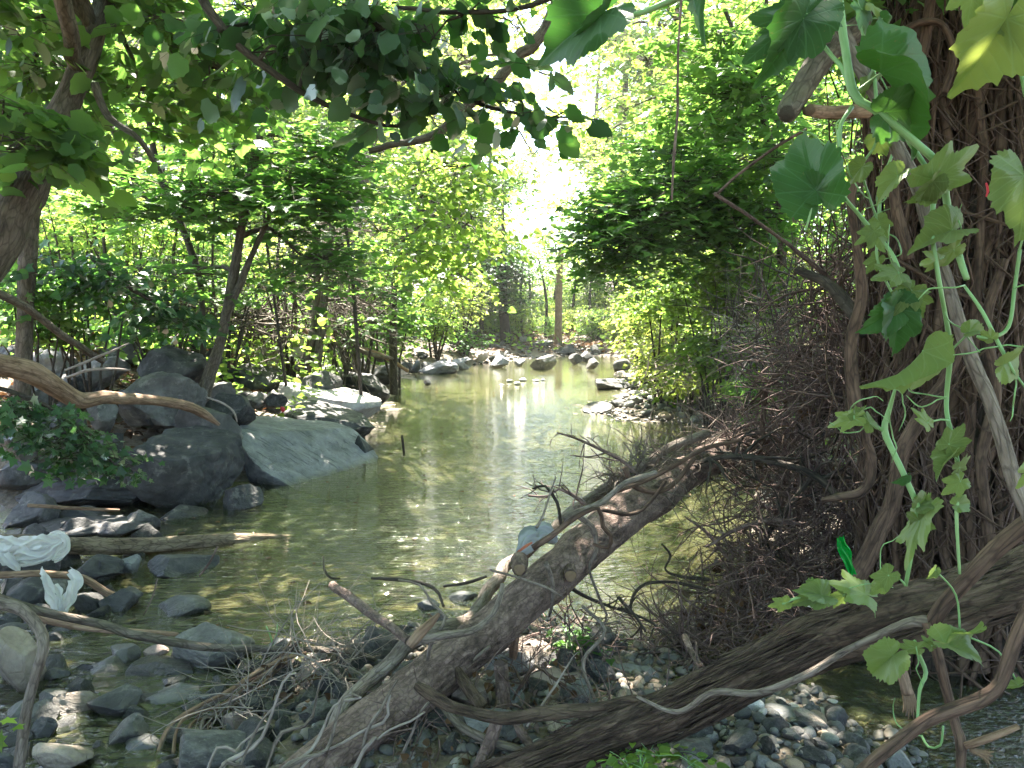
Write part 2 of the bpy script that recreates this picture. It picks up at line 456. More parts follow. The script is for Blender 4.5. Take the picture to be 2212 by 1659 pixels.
M['orange'] = plain_mat('orange print', (0.45, 0.14, 0.07), 0.5)
M['bottle_green'] = plain_mat('green plastic', (0.01, 0.38, 0.06), 0.18, 0.35, 0.2, 40)
M['red'] = plain_mat('red plastic', (0.6, 0.03, 0.05), 0.4)
M['board'] = plain_mat('pale weathered board', (0.48, 0.45, 0.34), 0.8, 0, 0.3, 12)
M['wood_core'] = plain_mat('broken wood', (0.24, 0.16, 0.10), 0.8, 0, 0.35, 40, 0.2, 0.8)

# ---------------------------------------------------------------- leaves cut away so the sun reaches chosen spots
DAP = []   # x, y, z, radius
def dapple(u, v, Y, r): DAP.append((*P(u, v, Y), r))
SUN_E1 = np.cross(SUN, [0, 0, 1.0]); SUN_E1 /= np.linalg.norm(SUN_E1)
SUN_E2 = np.cross(SUN, SUN_E1)
dapple(715, 878, 11.6, 1.1); dapple(690, 860, 12.6, .9); dapple(760, 895, 11.6, 0.4); dapple(640, 850, 12.6, 0.45)
dapple(552, 968, 8.0, 0.11); dapple(580, 985, 7.8, 0.09); dapple(505, 985, 7.7, 0.06); dapple(590, 1010, 7.6, 0.05); dapple(700, 990, 8.4, 0.07)
dapple(640, 1000, 8.0, 0.05); dapple(530, 960, 8.0, 0.06)
dapple(1190, 1470, 3.45, 0.24); dapple(1250, 1480, 3.42, 0.12)
dapple(250, 1190, 5.4, 0.13); dapple(170, 1190, 5.4, 0.08); dapple(265, 1300, 4.4, 0.06); dapple(210, 1270, 4.4, 0.09); dapple(130, 1280, 4.3, 0.10)
dapple(345, 1392, 3.75, 0.09); dapple(130, 1350, 3.9, 0.10); dapple(230, 1400, 3.9, 0.07); dapple(450, 1305, 4.6, 0.08)
dapple(255, 665, 13.5, 0.55); dapple(290, 690, 13, 0.4); dapple(210, 650, 14, 0.4)
dapple(410, 790, 9.8, 0.12); dapple(590, 770, 12, 0.18); dapple(540, 760, 13, 0.2); dapple(430, 810, 9.5, 0.09); dapple(478, 740, 9.8, 0.09)
dapple(640, 1440, 3.7, 0.12); dapple(600, 1460, 3.6, 0.08); dapple(690, 1510, 3.3, 0.10)
dapple(1000, 1440, 3.2, 0.05); dapple(880, 1540, 2.85, 0.05); dapple(790, 1570, 2.75, 0.06); dapple(1150, 1260, 3.5, 0.05)
for u, v, Y, r in ((1500, 960, 6.4, .22), (1560, 930, 6.8, .25), (1620, 960, 6.2, .2), (1480, 1000, 6, .12), (1600, 1290, 4.3, .12), (1560, 1360, 4, .10), (1700, 1010, 5.6, .15)):
    dapple(u, v, Y, r)
dapple(130, 1620, 3.0, .12); dapple(280, 1400, 3.9, .08); dapple(1560, 1600, 3.1, .05)
DAP = np.array(DAP)
OPEN = np.array([(-2.6, 11.6), (-3.3, 15), (-3.2, 24), (-6, 32), (-6, 60), (14, 60), (9, 30), (6.8, 20), (5.6, 13.5), (3.2, 11.8), (1.2, 11.6), (-1, 12.4)])

def in_poly(x, y, poly):
    r = np.zeros(x.shape, bool)
    j = len(poly) - 1
    for i in range(len(poly)):
        xi, yi = poly[i]; xj, yj = poly[j]
        c = ((yi > y) != (yj > y)) & (x < (xj - xi) * (y - yi) / (yj - yi + 1e-12) + xi)
        r ^= c
        j = i
    return r

def sun_keep(p, openg=0.0, rng=None):
    """False for leaves that would stand in one of the sun gaps (only leaves well above the lit spot)"""
    keep = np.ones(len(p), bool)
    a, b = p @ SUN_E1, p @ SUN_E2
    for d in DAP:
        q = d[:3]
        near = (a - q @ SUN_E1) ** 2 + (b - q @ SUN_E2) ** 2 < d[3] ** 2
        keep &= ~(near & (p[:, 2] > q[2] + 1.3))
    if openg:
        g = p - SUN * (p[:, 2:3] / SUN[2])
        inside = in_poly(g[:, 0], g[:, 1], OPEN) & (p[:, 2] > 3.2)
        keep &= ~(inside & (rng.random(len(p)) < openg))
    return keep

# ---------------------------------------------------------------- terrain and water
WATER = np.array([(-1.9, 27.5), (-3.0, 25), (-3.3, 20), (-2.5, 14), (-2.1, 12), (-1.9, 9), (-2.6, 8.0), (-3.0, 7.2), (-4.8, 6.7), (-5.2, 5.0),
                  (-3.6, 3.9), (-2.6, 3.2), (-2.3, 2.2), (-1.3, 2.35), (-1.05, 3.1), (-0.95, 3.55), (-0.55, 4.15), (0.0, 4.1), (0.5, 4.0), (0.7, 3.7),
                  (0.8, 3.45), (1.25, 3.35), (1.42, 3.0), (1.32, 2.5), (1.3, 1.8), (4.4, 1.8), (4.4, 4.3), (2.9, 3.75), (1.9, 3.7), (1.4, 4.3), (1.6, 5.2),
                  (2.2, 6.6), (2.6, 9), (2.9, 12.2), (1.6, 12.8), (1.45, 14.5), (2.6, 17), (3.0, 20), (3.7, 24), (5.4, 33), (3.2, 36), (0.8, 33.5), (-0.7, 30.5)])

def poly_dist(x, y, poly):
    d = np.full(x.shape, 1e9)
    for i in range(len(poly)):
        a = poly[i]; b = poly[(i + 1) % len(poly)]
        ab = b - a
        t = np.clip(((x - a[0]) * ab[0] + (y - a[1]) * ab[1]) / (ab @ ab), 0, 1)
        d = np.minimum(d, np.hypot(x - a[0] - t * ab[0], y - a[1] - t * ab[1]))
    return np.where(in_poly(x, y, poly), -d, d)

def height(x, y):
    x = np.asarray(x, float); y = np.asarray(y, float)
    d = poly_dist(x, y, WATER)
    nz = fbm(np.stack([x * 0.7, y * 0.7, x * 0], -1), 4, 3)
    nf = fbm(np.stack([x * 4, y * 4, x * 0], -1), 4, 8)
    ctr = np.interp(y, [0, 4, 9, 14, 20, 27, 36], [0.2, 0, 0.2, 0, 0, 1.5, 3])
    left = sstep((ctr - x) / 1.5 + 0.5)
    far = sstep((y - 29) / 5)
    fore = sstep((4.6 - y) / 0.8) * sstep((3.4 - np.abs(x)) / 1.0)
    hl = 0.35 * sstep(d / 0.6) + 1.0 * sstep((d - 0.5) / 4.0)
    hr = 0.12 * sstep(d / 0.8) + 0.95 * sstep((d - 0.9) / 3.5)
    hf = 0.35 * sstep(d / 1.5) + 0.5 * sstep((d - 2) / 5)
    ho = 0.07 * sstep(d / 0.4)
    h = hl * left + hr * (1 - left)
    h = h * (1 - far) + hf * far
    h = h * (1 - fore) + ho * fore
    out = h + 0.10 * nz * sstep(d / 2) + 0.02 * nf
    out = out + sstep((np.hypot(x, y - 15) - 45) / 120) * 9
    deep = np.interp(y, [3, 4.2, 5.5, 9, 12, 14, 23, 30], [0.07, 0.10, 0.42, 0.50, 0.28, 0.10, 0.07, 0.4])
    ins = -deep * sstep(-d / np.interp(y, [3, 6, 12], [0.3, 1.2, 1.8])) + 0.03 * nf
    return np.where(d > 0, out, ins - 0.005)

def ground():
    a = np.linspace(-1, 1, 340)
    xs = np.sign(a) * (np.abs(a) * 7 + np.abs(a) ** 6 * 390)
    t = np.linspace(0, 1, 380)
    ys = -12 + 13.2 * np.clip(t / 0.10, 0, 1) + 14 * np.clip((t - .1) / 0.55, 0, 1) + 34 * np.clip((t - .65) / 0.25, 0, 1) ** 1.3 + 380 * np.clip((t - .9) / .1, 0, 1) ** 2
    X, Y = np.meshgrid(xs, ys, indexing='ij')
    Z = height(X, Y)
    mb = MB(); idx = np.arange(X.size).reshape(X.shape)
    F = np.stack([idx[:-1, :-1], idx[1:, :-1], idx[1:, 1:], idx[:-1, 1:]], -1).reshape(-1)
    mb.add(np.stack([X, Y, Z], -1), F, np.full(F.size // 4, 4))
    m, n, out = newmat('stream bed mud and sand')
    v = mapped(n)
    big = noise(n, v, 1.1, 5, 0.6); fine = noise(n, v, 22, 6, 0.7)
    vor = N_(n, 'ShaderNodeTexVoronoi'); vor.inputs['Scale'].default_value = 24; n.links.new(v, vor.inputs['Vector'])
    c = ramp(n, fine, [(0.3, (0.045, 0.033, 0.022)), (0.55, (0.13, 0.10, 0.07)), (0.75, (0.25, 0.20, 0.145))])
    cb = mixc(n, ramp(n, vor.outputs['Distance'], [(0.2, (1, 1, 1)), (0.55, (0, 0, 0))]), c, mixc(n, fine, (0.07, 0.065, 0.06), (0.24, 0.22, 0.20)))
    c = mixc(n, math_(n, 'MULTIPLY', big, 0.7), c, cb)
    z = N_(n, 'ShaderNodeSeparateXYZ'); n.links.new(v, z.inputs[0])
    sand = mixc(n, noise(n, v, 3.0, 6, .7), (0.045, 0.039, 0.028), (0.46, 0.37, 0.27))
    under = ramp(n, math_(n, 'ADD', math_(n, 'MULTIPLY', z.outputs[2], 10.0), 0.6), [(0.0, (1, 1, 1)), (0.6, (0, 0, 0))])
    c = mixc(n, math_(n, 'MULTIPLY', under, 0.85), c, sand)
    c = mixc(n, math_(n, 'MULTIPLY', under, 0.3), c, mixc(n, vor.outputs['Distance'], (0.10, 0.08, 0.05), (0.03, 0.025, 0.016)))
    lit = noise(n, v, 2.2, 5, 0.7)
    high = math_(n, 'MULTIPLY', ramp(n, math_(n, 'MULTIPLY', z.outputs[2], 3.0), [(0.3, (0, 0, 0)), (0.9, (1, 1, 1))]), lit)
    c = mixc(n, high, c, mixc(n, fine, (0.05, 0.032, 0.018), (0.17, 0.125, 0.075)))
    p = N_(n, 'ShaderNodeBsdfPrincipled'); p.inputs['Roughness'].default_value = 0.8
    n.links.new(c, p.inputs['Base Color'])
    h = math_(n, 'ADD', fine, math_(n, 'MULTIPLY', vor.outputs['Distance'], -0.6))
    n.links.new(bump(n, h, 0.8, 0.02), p.inputs['Normal'])
    n.links.new(p.outputs[0], out.inputs[0])
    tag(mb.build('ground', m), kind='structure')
ground()

def water():
    xs = np.linspace(-14, 14, 90); ys = np.linspace(-3, 46, 150)
    X, Y = np.meshgrid(xs, ys, indexing='ij')
    idx = np.arange(X.size).reshape(X.shape)
    F = np.stack([idx[:-1, :-1], idx[1:, :-1], idx[1:, 1:], idx[:-1, 1:]], -1).reshape(-1, 4)
    cx, cy_ = X[:-1, :-1].ravel() + .15, Y[:-1, :-1].ravel() + .15
    keep = poly_dist(cx, cy_, WATER) < 0.9
    mb = MB(); mb.add(np.stack([X, Y, X * 0], -1), F[keep], np.full(keep.sum(), 4))
    m, n, out = newmat('rippled stream water')
    v = mapped(n, None, (1, 1, 1))
    v1 = mapped(n, None, (0.8, 2.6, 1))
    r1 = noise(n, v1, 6.5, 3, 0.5, 0.5)
    r2 = noise(n, v1, 17.0, 2, 0.5, 0.3)
    big = noise(n, v, 0.35, 2, 0.5)
    sep = N_(n, 'ShaderNodeSeparateXYZ'); n.links.new(v, sep.inputs[0])
    calm = N_(n, 'ShaderNodeMapRange'); n.links.new(sep.outputs[1], calm.inputs[0])
    calm.inputs[1].default_value = 10; calm.inputs[2].default_value = 19; calm.inputs[3].default_value = 1.0; calm.inputs[4].default_value = 0.10
    # broken water where the stream runs over the stones at right
    def spot(x, y, r):
        dx = math_(n, 'SUBTRACT', sep.outputs[0], x); dy = math_(n, 'SUBTRACT', sep.outputs[1], y)
        d = math_(n, 'SQRT', math_(n, 'ADD', math_(n, 'MULTIPLY', dx, dx), math_(n, 'MULTIPLY', dy, dy)))
        return ramp(n, math_(n, 'DIVIDE', d, r), [(0.0, (1, 1, 1)), (1.0, (0, 0, 0))])
    riff = math_(n, 'MAXIMUM', spot(1.15, 4.0, 0.9), spot(2.1, 3.1, 1.4))
    r3 = noise(n, v, 26.0, 4, 0.6, 0.5)
    h = math_(n, 'ADD', math_(n, 'MULTIPLY', math_(n, 'ADD', r1, math_(n, 'MULTIPLY', r2, 0.35)), calm.outputs[0]), math_(n, 'MULTIPLY', math_(n, 'MULTIPLY', r3, riff), 1.6))
    nrm = bump(n, h, 1.0, 0.028)
    gl = N_(n, 'ShaderNodeBsdfGlossy'); gl.inputs['Roughness'].default_value = 0.03
    gl.inputs[0].default_value = (1, 1, 1, 1)
    n.links.new(nrm, gl.inputs['Normal'])
    tr = N_(n, 'ShaderNodeBsdfTransparent'); tr.inputs[0].default_value = (0.66, 0.70, 0.53, 1)
    di = N_(n, 'ShaderNodeBsdfDiffuse'); di.inputs[0].default_value = (0.066, 0.078, 0.036, 1)
    mu = N_(n, 'ShaderNodeMixShader'); mu.inputs[0].default_value = 0.26
    n.links.new(tr.outputs[0], mu.inputs[1]); n.links.new(di.outputs[0], mu.inputs[2])
    fr = N_(n, 'ShaderNodeFresnel'); fr.inputs[0].default_value = 1.52; n.links.new(nrm, fr.inputs['Normal'])
    mx = N_(n, 'ShaderNodeMixShader'); n.links.new(fr.outputs[0], mx.inputs[0])
    n.links.new(mu.outputs[0], mx.inputs[1]); n.links.new(gl.outputs[0], mx.inputs[2])
    n.links.new(mx.outputs[0], out.inputs[0])
    tag(mb.build('water', m), kind='structure')
water()

# ---------------------------------------------------------------- rocks
def icosphere(sub):
    t = (1 + 5 ** .5) / 2
    v = [(-1, t, 0), (1, t, 0), (-1, -t, 0), (1, -t, 0), (0, -1, t), (0, 1, t), (0, -1, -t), (0, 1, -t), (t, 0, -1), (t, 0, 1), (-t, 0, -1), (-t, 0, 1)]
    f = np.array([(0, 11, 5), (0, 5, 1), (0, 1, 7), (0, 7, 10), (0, 10, 11), (1, 5, 9), (5, 11, 4), (11, 10, 2), (10, 7, 6), (7, 1, 8),
                  (3, 9, 4), (3, 4, 2), (3, 2, 6), (3, 6, 8), (3, 8, 9), (4, 9, 5), (2, 4, 11), (6, 2, 10), (8, 6, 7), (9, 8, 1)])
    v = np.array(v, float); v /= np.linalg.norm(v, axis=1)[:, None]
    for _ in range(sub):
        e = np.sort(np.concatenate([f[:, [0, 1]], f[:, [1, 2]], f[:, [2, 0]]]), 1)
        ue, inv = np.unique(e, axis=0, return_inverse=True)
        inv = inv.reshape(-1)
        mid = v[ue].mean(1); mid /= np.linalg.norm(mid, axis=1)[:, None]
        a, b, c = np.split(inv + len(v), 3)
        f = np.concatenate([np.c_[f[:, 0], a, c], np.c_[f[:, 1], b, a], np.c_[f[:, 2], c, b], np.c_[a, b, c]])
        v = np.vstack([v, mid])
    return v, f
ICO = {k: icosphere(k) for k in (1, 2, 3, 4, 5)}

def rock_verts(sub, seed, ang=0.6, extra=()):
    v, f = ICO[sub]
    rg = np.random.default_rng(seed)
    p = v.copy()
    for k in range(int(5 + 9 * ang)):
        nrm = rg.normal(size=3); nrm /= np.linalg.norm(nrm)
        d = rg.uniform(0.62 - .28 * ang, 0.85) if ang > 0.3 else rg.uniform(0.72, 0.95)
        s = p @ nrm - d
        p = p - np.clip(s, 0, None)[:, None] * nrm * (0.97 if ang > .3 else .8)
    for nrm, d in extra:
        nrm = np.array(nrm, float); nrm /= np.linalg.norm(nrm)
        s = p @ nrm - d
        p = p - np.clip(s, 0, None)[:, None] * nrm * 0.97
    q = p + seed
    p = p * (1 + 0.07 * fbm(q * 1.7, 2, seed)[:, None] * (1.3 - ang)) - 0.045 * ang * (1 - np.abs(fbm(q * 3.2, 3, seed + 4)))[:, None] ** 3 * v + .016 * fbm(q * 11, 2, seed + 7)[:, None] * v
    mx, mn = p.max(0), p.min(0)
    p = (p - (mx + mn) / 2) / (mx - mn)          # unit box
    return p, f

def rock(u0, v0, u1, v1, z, mat, label, ang=0.6, depth=0.85, rot=0.0, tilt=0.0, extra=(), name='rock', sub=None, cat=None, group=None, seed=[100], bury=0.12, Y=None):
    seed[0] += 1
    base = G((u0 + u1) / 2, v1, z) if Y is None else P((u0 + u1) / 2, v1, Y)
    Yf = base[1]
    wd = (u1 - u0) * Yf / FOC
    dp = wd * depth
    hpx = (v1 - v0) * Yf / FOC
    sl_ = (v1 - 690) / FOC
    h = max(hpx - 0.42 * dp * sl_, 0.55 * hpx)
    sub = sub or (5 if (u1 - u0) > 150 else 4 if (u1 - u0) > 50 else 3)
    p, f = rock_verts(sub, seed[0] * 7 + 1, ang, extra)
    p = p * np.array([wd * 1.06, dp, h * (1 + bury)])
    c, s = math.cos(rot), math.sin(rot)
    p = p @ np.array([[c, s, 0], [-s, c, 0], [0, 0, 1]])
    if tilt:
        c, s = math.cos(tilt), math.sin(tilt)
        p = p @ np.array([[c, 0, -s], [0, 1, 0], [s, 0, c]])
    mb = MB(); mb.add(p, f, np.full(len(f), 3))
    ctr = base + np.array([0, dp * 0.42, h * (1 - bury) / 2])
    ob = mb.build(name, M[mat], origin=ctr * 0)
    ob.location = ctr
    return tag(ob, label, cat or name, group)

LB = 'boulders and rocks along the left bank'
rock(243, 914, 488, 1112, -0.05, 'rock_dark', 'big dark rounded boulder at the left water edge with a tan chipped corner', 0.75, 0.8, 0.2, name='boulder', group=LB, extra=[((0.25, -0.3, 1), 0.42), ((0.8, -0.6, 0.1), .6)])
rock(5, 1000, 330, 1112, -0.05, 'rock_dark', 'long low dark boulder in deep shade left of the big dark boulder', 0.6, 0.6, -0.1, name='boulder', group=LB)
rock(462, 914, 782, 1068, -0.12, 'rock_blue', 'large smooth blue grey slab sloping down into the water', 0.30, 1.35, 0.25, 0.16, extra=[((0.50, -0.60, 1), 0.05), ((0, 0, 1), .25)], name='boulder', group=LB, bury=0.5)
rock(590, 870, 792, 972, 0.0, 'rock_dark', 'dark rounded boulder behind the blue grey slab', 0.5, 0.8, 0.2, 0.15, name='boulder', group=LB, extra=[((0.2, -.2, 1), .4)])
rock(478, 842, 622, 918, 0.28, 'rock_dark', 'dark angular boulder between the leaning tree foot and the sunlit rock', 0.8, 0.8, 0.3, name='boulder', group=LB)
rock(585, 832, 806, 922, 0.16, 'rock_sunlit', 'flat topped boulder beside the stream, coloured white for the full sun on it', 0.3, 0.8, 0.1, 0.1, name='boulder', group=LB, extra=[((0.15, -.1, 1), .3)])
rock(650, 800, 830, 888, 0.0, 'rock_dark', 'dark boulder with a squared end behind the sunlit boulder', 0.7, 0.9, -0.1, name='boulder', group=LB, extra=[((0.1, 0, 1), .45)])
rock(246, 795, 420, 920, 0.55, 'rock_grey', 'broad grey peaked boulder in the middle of the left bank', 0.75, 0.8, 0.1, name='boulder', group=LB)
rock(286, 741, 424, 856, 0.75, 'rock_dark', 'dark boulder rising behind the grey peaked boulder', 0.7, 0.8, name='boulder', group=LB)
rock(45, 746, 150, 828, 0.9, 'rock_grey', 'grey block on the upper left bank above the curved driftwood', 0.9, 0.8, 0.1, name='boulder', group=LB)
rock(130, 771, 262, 846, 0.8, 'rock_grey', 'tilted grey slab beside the grey block on the upper bank', 0.8, 0.7, 0.3, -0.25, name='boulder', group=LB)
rock(412, 822, 504, 900, 0.45, 'rock_grey', 'square brownish boulder at the foot of the slanting tree', 0.9, 0.8, 0.3, name='boulder', group=LB)
rock(476, 780, 604, 850, 0.5, 'rock_dark', 'dark mossy boulder right of the slanting tree foot', 0.8, 0.8, 0.1, name='boulder', group=LB)
rock(540, 748, 626, 838, 0.45, 'rock_tan', 'pointed tan boulder dappled with sun', 0.95, 0.8, 0.4, 0.2, name='boulder', group=LB)
rock(486, 748, 556, 782, 0.85, 'rock_tan', 'small tan boulder behind the mossy boulder', 0.8, 0.8, name='boulder', group=LB)
rock(368, 876, 510, 968, 0.42, 'rock_grey', 'speckled lichen slab wedged behind the big dark boulder', 0.8, 0.7, -0.3, 0.35, name='boulder', group=LB)
rock(172, 858, 242, 936, 0.55, 'rock_grey', 'upright grey rock under the curved driftwood', 0.8, 0.8, name='boulder', group=LB)
rock(180, 930, 262, 1000, 0.3, 'rock_dark', 'dark rock in the gap left of the big dark boulder', 0.8, 0.8, name='boulder', group=LB)
rock(-20, 910, 70, 996, 0.45, 'rock_grey', 'grey boulder at the left edge behind the leafy sprig', 0.8, 0.8, name='boulder', group=LB)
rock(60, 860, 180, 950, 0.6, 'rock_dark', 'dark boulder hidden under the leafy sprig', 0.8, 0.8, name='boulder', group=LB)
rock(-20, 745, 50, 800, 1.0, 'rock_dark', 'low boulder at the left edge under hanging leaves', 0.7, 0.8, name='boulder', group=LB)
rock(200, 725, 300, 790, 1.0, 'rock_dark', 'shaded boulder at the top of the left bank', 0.7, 0.8, name='boulder', group=LB)
rock(420, 745, 490, 800, 0.8, 'rock_grey', 'grey rock lying behind the slanting tree', 0.8, 0.8, name='boulder', group=LB)
rock(596, 800, 665, 845, 0.45, 'rock_tan', 'low sunlit rock at the foot of the twin stemmed tree', 0.8, 0.8, name='boulder', group=LB)
rock(740, 938, 805, 1004, -0.04, 'rock_dark', 'small pointed dark rock standing in the water by the slab', 0.9, 0.8, 0.5, name='rock', group=LB)
rock(776, 785, 862, 836, -0.03, 'rock_dark', 'brown angular boulder on the far left water edge', 0.9, 0.9, 0.2, name='boulder', group=LB)
rock(700, 770, 790, 815, 0.35, 'rock_dark', 'boulder in the shadow of the bank above the brown angular boulder', 0.8, 0.9, 0.2, name='boulder', group=LB)
rock(478, 1040, 560, 1112, -0.05, 'rock_dark', 'small dark rock in the water between boulder and slab', 0.7, 0.8, 0.5, name='rock', group=LB)
for i, (a_, b_, c_, d_, z_, mt_, lb_) in enumerate([
    (-30, 1060, 110, 1150, -.05, 'rock_dark', 'black boulder in the pool at the left edge behind the straight log'), (110, 1090, 220, 1140, -.05, 'rock_dark', 'low black rock half sunk behind the straight log'),
    (-20, 990, 90, 1060, .1, 'rock_dark', 'shaded boulder below the leafy sprig at the left edge'), (90, 965, 200, 1030, .25, 'rock_grey', 'grey boulder behind the long low dark boulder'),
    (300, 860, 380, 930, .5, 'rock_dark', 'dark block wedged under the grey peaked boulder'), (0, 830, 90, 900, .7, 'rock_grey', 'grey boulder under the thick part of the curved driftwood'),
    (240, 840, 300, 885, .65, 'rock_dark', 'dark wedge of stone beside the grey peaked boulder'), (140, 735, 220, 785, 1.0, 'rock_grey', 'grey stone high on the left bank behind the tilted slab'),
    (640, 745, 700, 800, .5, 'rock_tan', 'tan stone among the roots of the twin stemmed tree'), (560, 810, 640, 860, .35, 'rock_dark', 'dark stone behind the sunlit boulder, left side'),
    (500, 880, 600, 930, .2, 'rock_dark', 'flat dark stone between slab and dark angular boulder'), (330, 1090, 440, 1135, -.05, 'rock_dark', 'low dark ledge at the waterline under the big dark boulder'),
    (820, 765, 870, 800, .1, 'rock_grey', 'grey stone behind the brown angular boulder')]):
    rock(a_, b_, c_, d_, z_, mt_, lb_, .8, .85, i * .5 - 1, name='boulder' if c_ - a_ > 70 else 'rock', group=LB)
FB = 'rocks along the far bend'
for i, (a, b, c, d, mt, lb) in enumerate([
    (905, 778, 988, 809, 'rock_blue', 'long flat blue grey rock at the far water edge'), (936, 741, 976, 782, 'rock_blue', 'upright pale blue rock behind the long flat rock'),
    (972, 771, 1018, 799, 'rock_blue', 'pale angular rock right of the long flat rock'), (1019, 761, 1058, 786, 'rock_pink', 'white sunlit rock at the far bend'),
    (1054, 765, 1106, 796, 'rock_blue', 'broad pale slab lying in the water at the far bend'), (1106, 774, 1138, 792, 'rock_blue', 'low grey rock at the right end of the far rock line'),
    (1146, 733, 1198, 763, 'rock_grey', 'peaked grey rock on the far shore under the trees'), (1105, 741, 1146, 763, 'rock_dark', 'dark rock left of the peaked grey rock'),
    (1198, 743, 1242, 766, 'rock_dark', 'dark rock right of the peaked grey rock'), (1244, 757, 1290, 782, 'rock_dark', 'dark rock standing in the water at the far bend'),
    (860, 781, 888, 806, 'rock_grey', 'small grey rock at the left end of the far rock line'), (882, 776, 912, 806, 'rock_blue', 'small pale rock second from the left of the far rock line'),
    (1100, 735, 1120, 750, 'rock_grey', 'little grey stone far up the shore'), (1060, 735, 1100, 765, 'rock_dark', 'dark rock tucked under the far bank')]):
    rock(a, b, c, d, -0.02 if d > 775 else 0.05, mt, lb, 0.8, 0.8, i * 0.4, group=FB)
RB = 'rocks on the right shore'
rock(1326, 775, 1364, 804, -0.02, 'rock_grey', 'grey rock at the water under the right bushes, farthest back', 0.7, 0.9, group=RB)
rock(1290, 816, 1382, 845, -0.03, 'rock_grey', 'long low grey rock in the shallows of the right shore', 0.7, 0.9, group=RB)
rock(1262, 868, 1330, 898, -0.03, 'rock_grey', 'pinkish grey rock at the tip of the cobble bar', 0.5, 0.9, group=RB)
rock(1330, 800, 1380, 820, -0.02, 'rock_tan', 'tan rock between the two grey rocks of the right shore', 0.5, 0.9, group=RB)
rock(914, 820, 930, 833, -0.02, 'rock_dark', 'small dark stone alone in the water near the left rocks', 0.7, 1)
for i, (a, b, c, d) in enumerate([(1094, 819, 1108, 828), (1110, 824, 1124, 834), (1122, 816, 1137, 826), (1150, 819, 1165, 826), (1078, 829, 1090, 835), (1168, 818, 1178, 825)]):
    rock(a, b, c, d, -0.03, 'pebble_white', 'pale little stone breaking the sunlit shallows in mid stream', 0.3, 1, i, group='pale stones in mid stream', sub=2, name='stone')
FR = 'rocks in the foreground shallows'
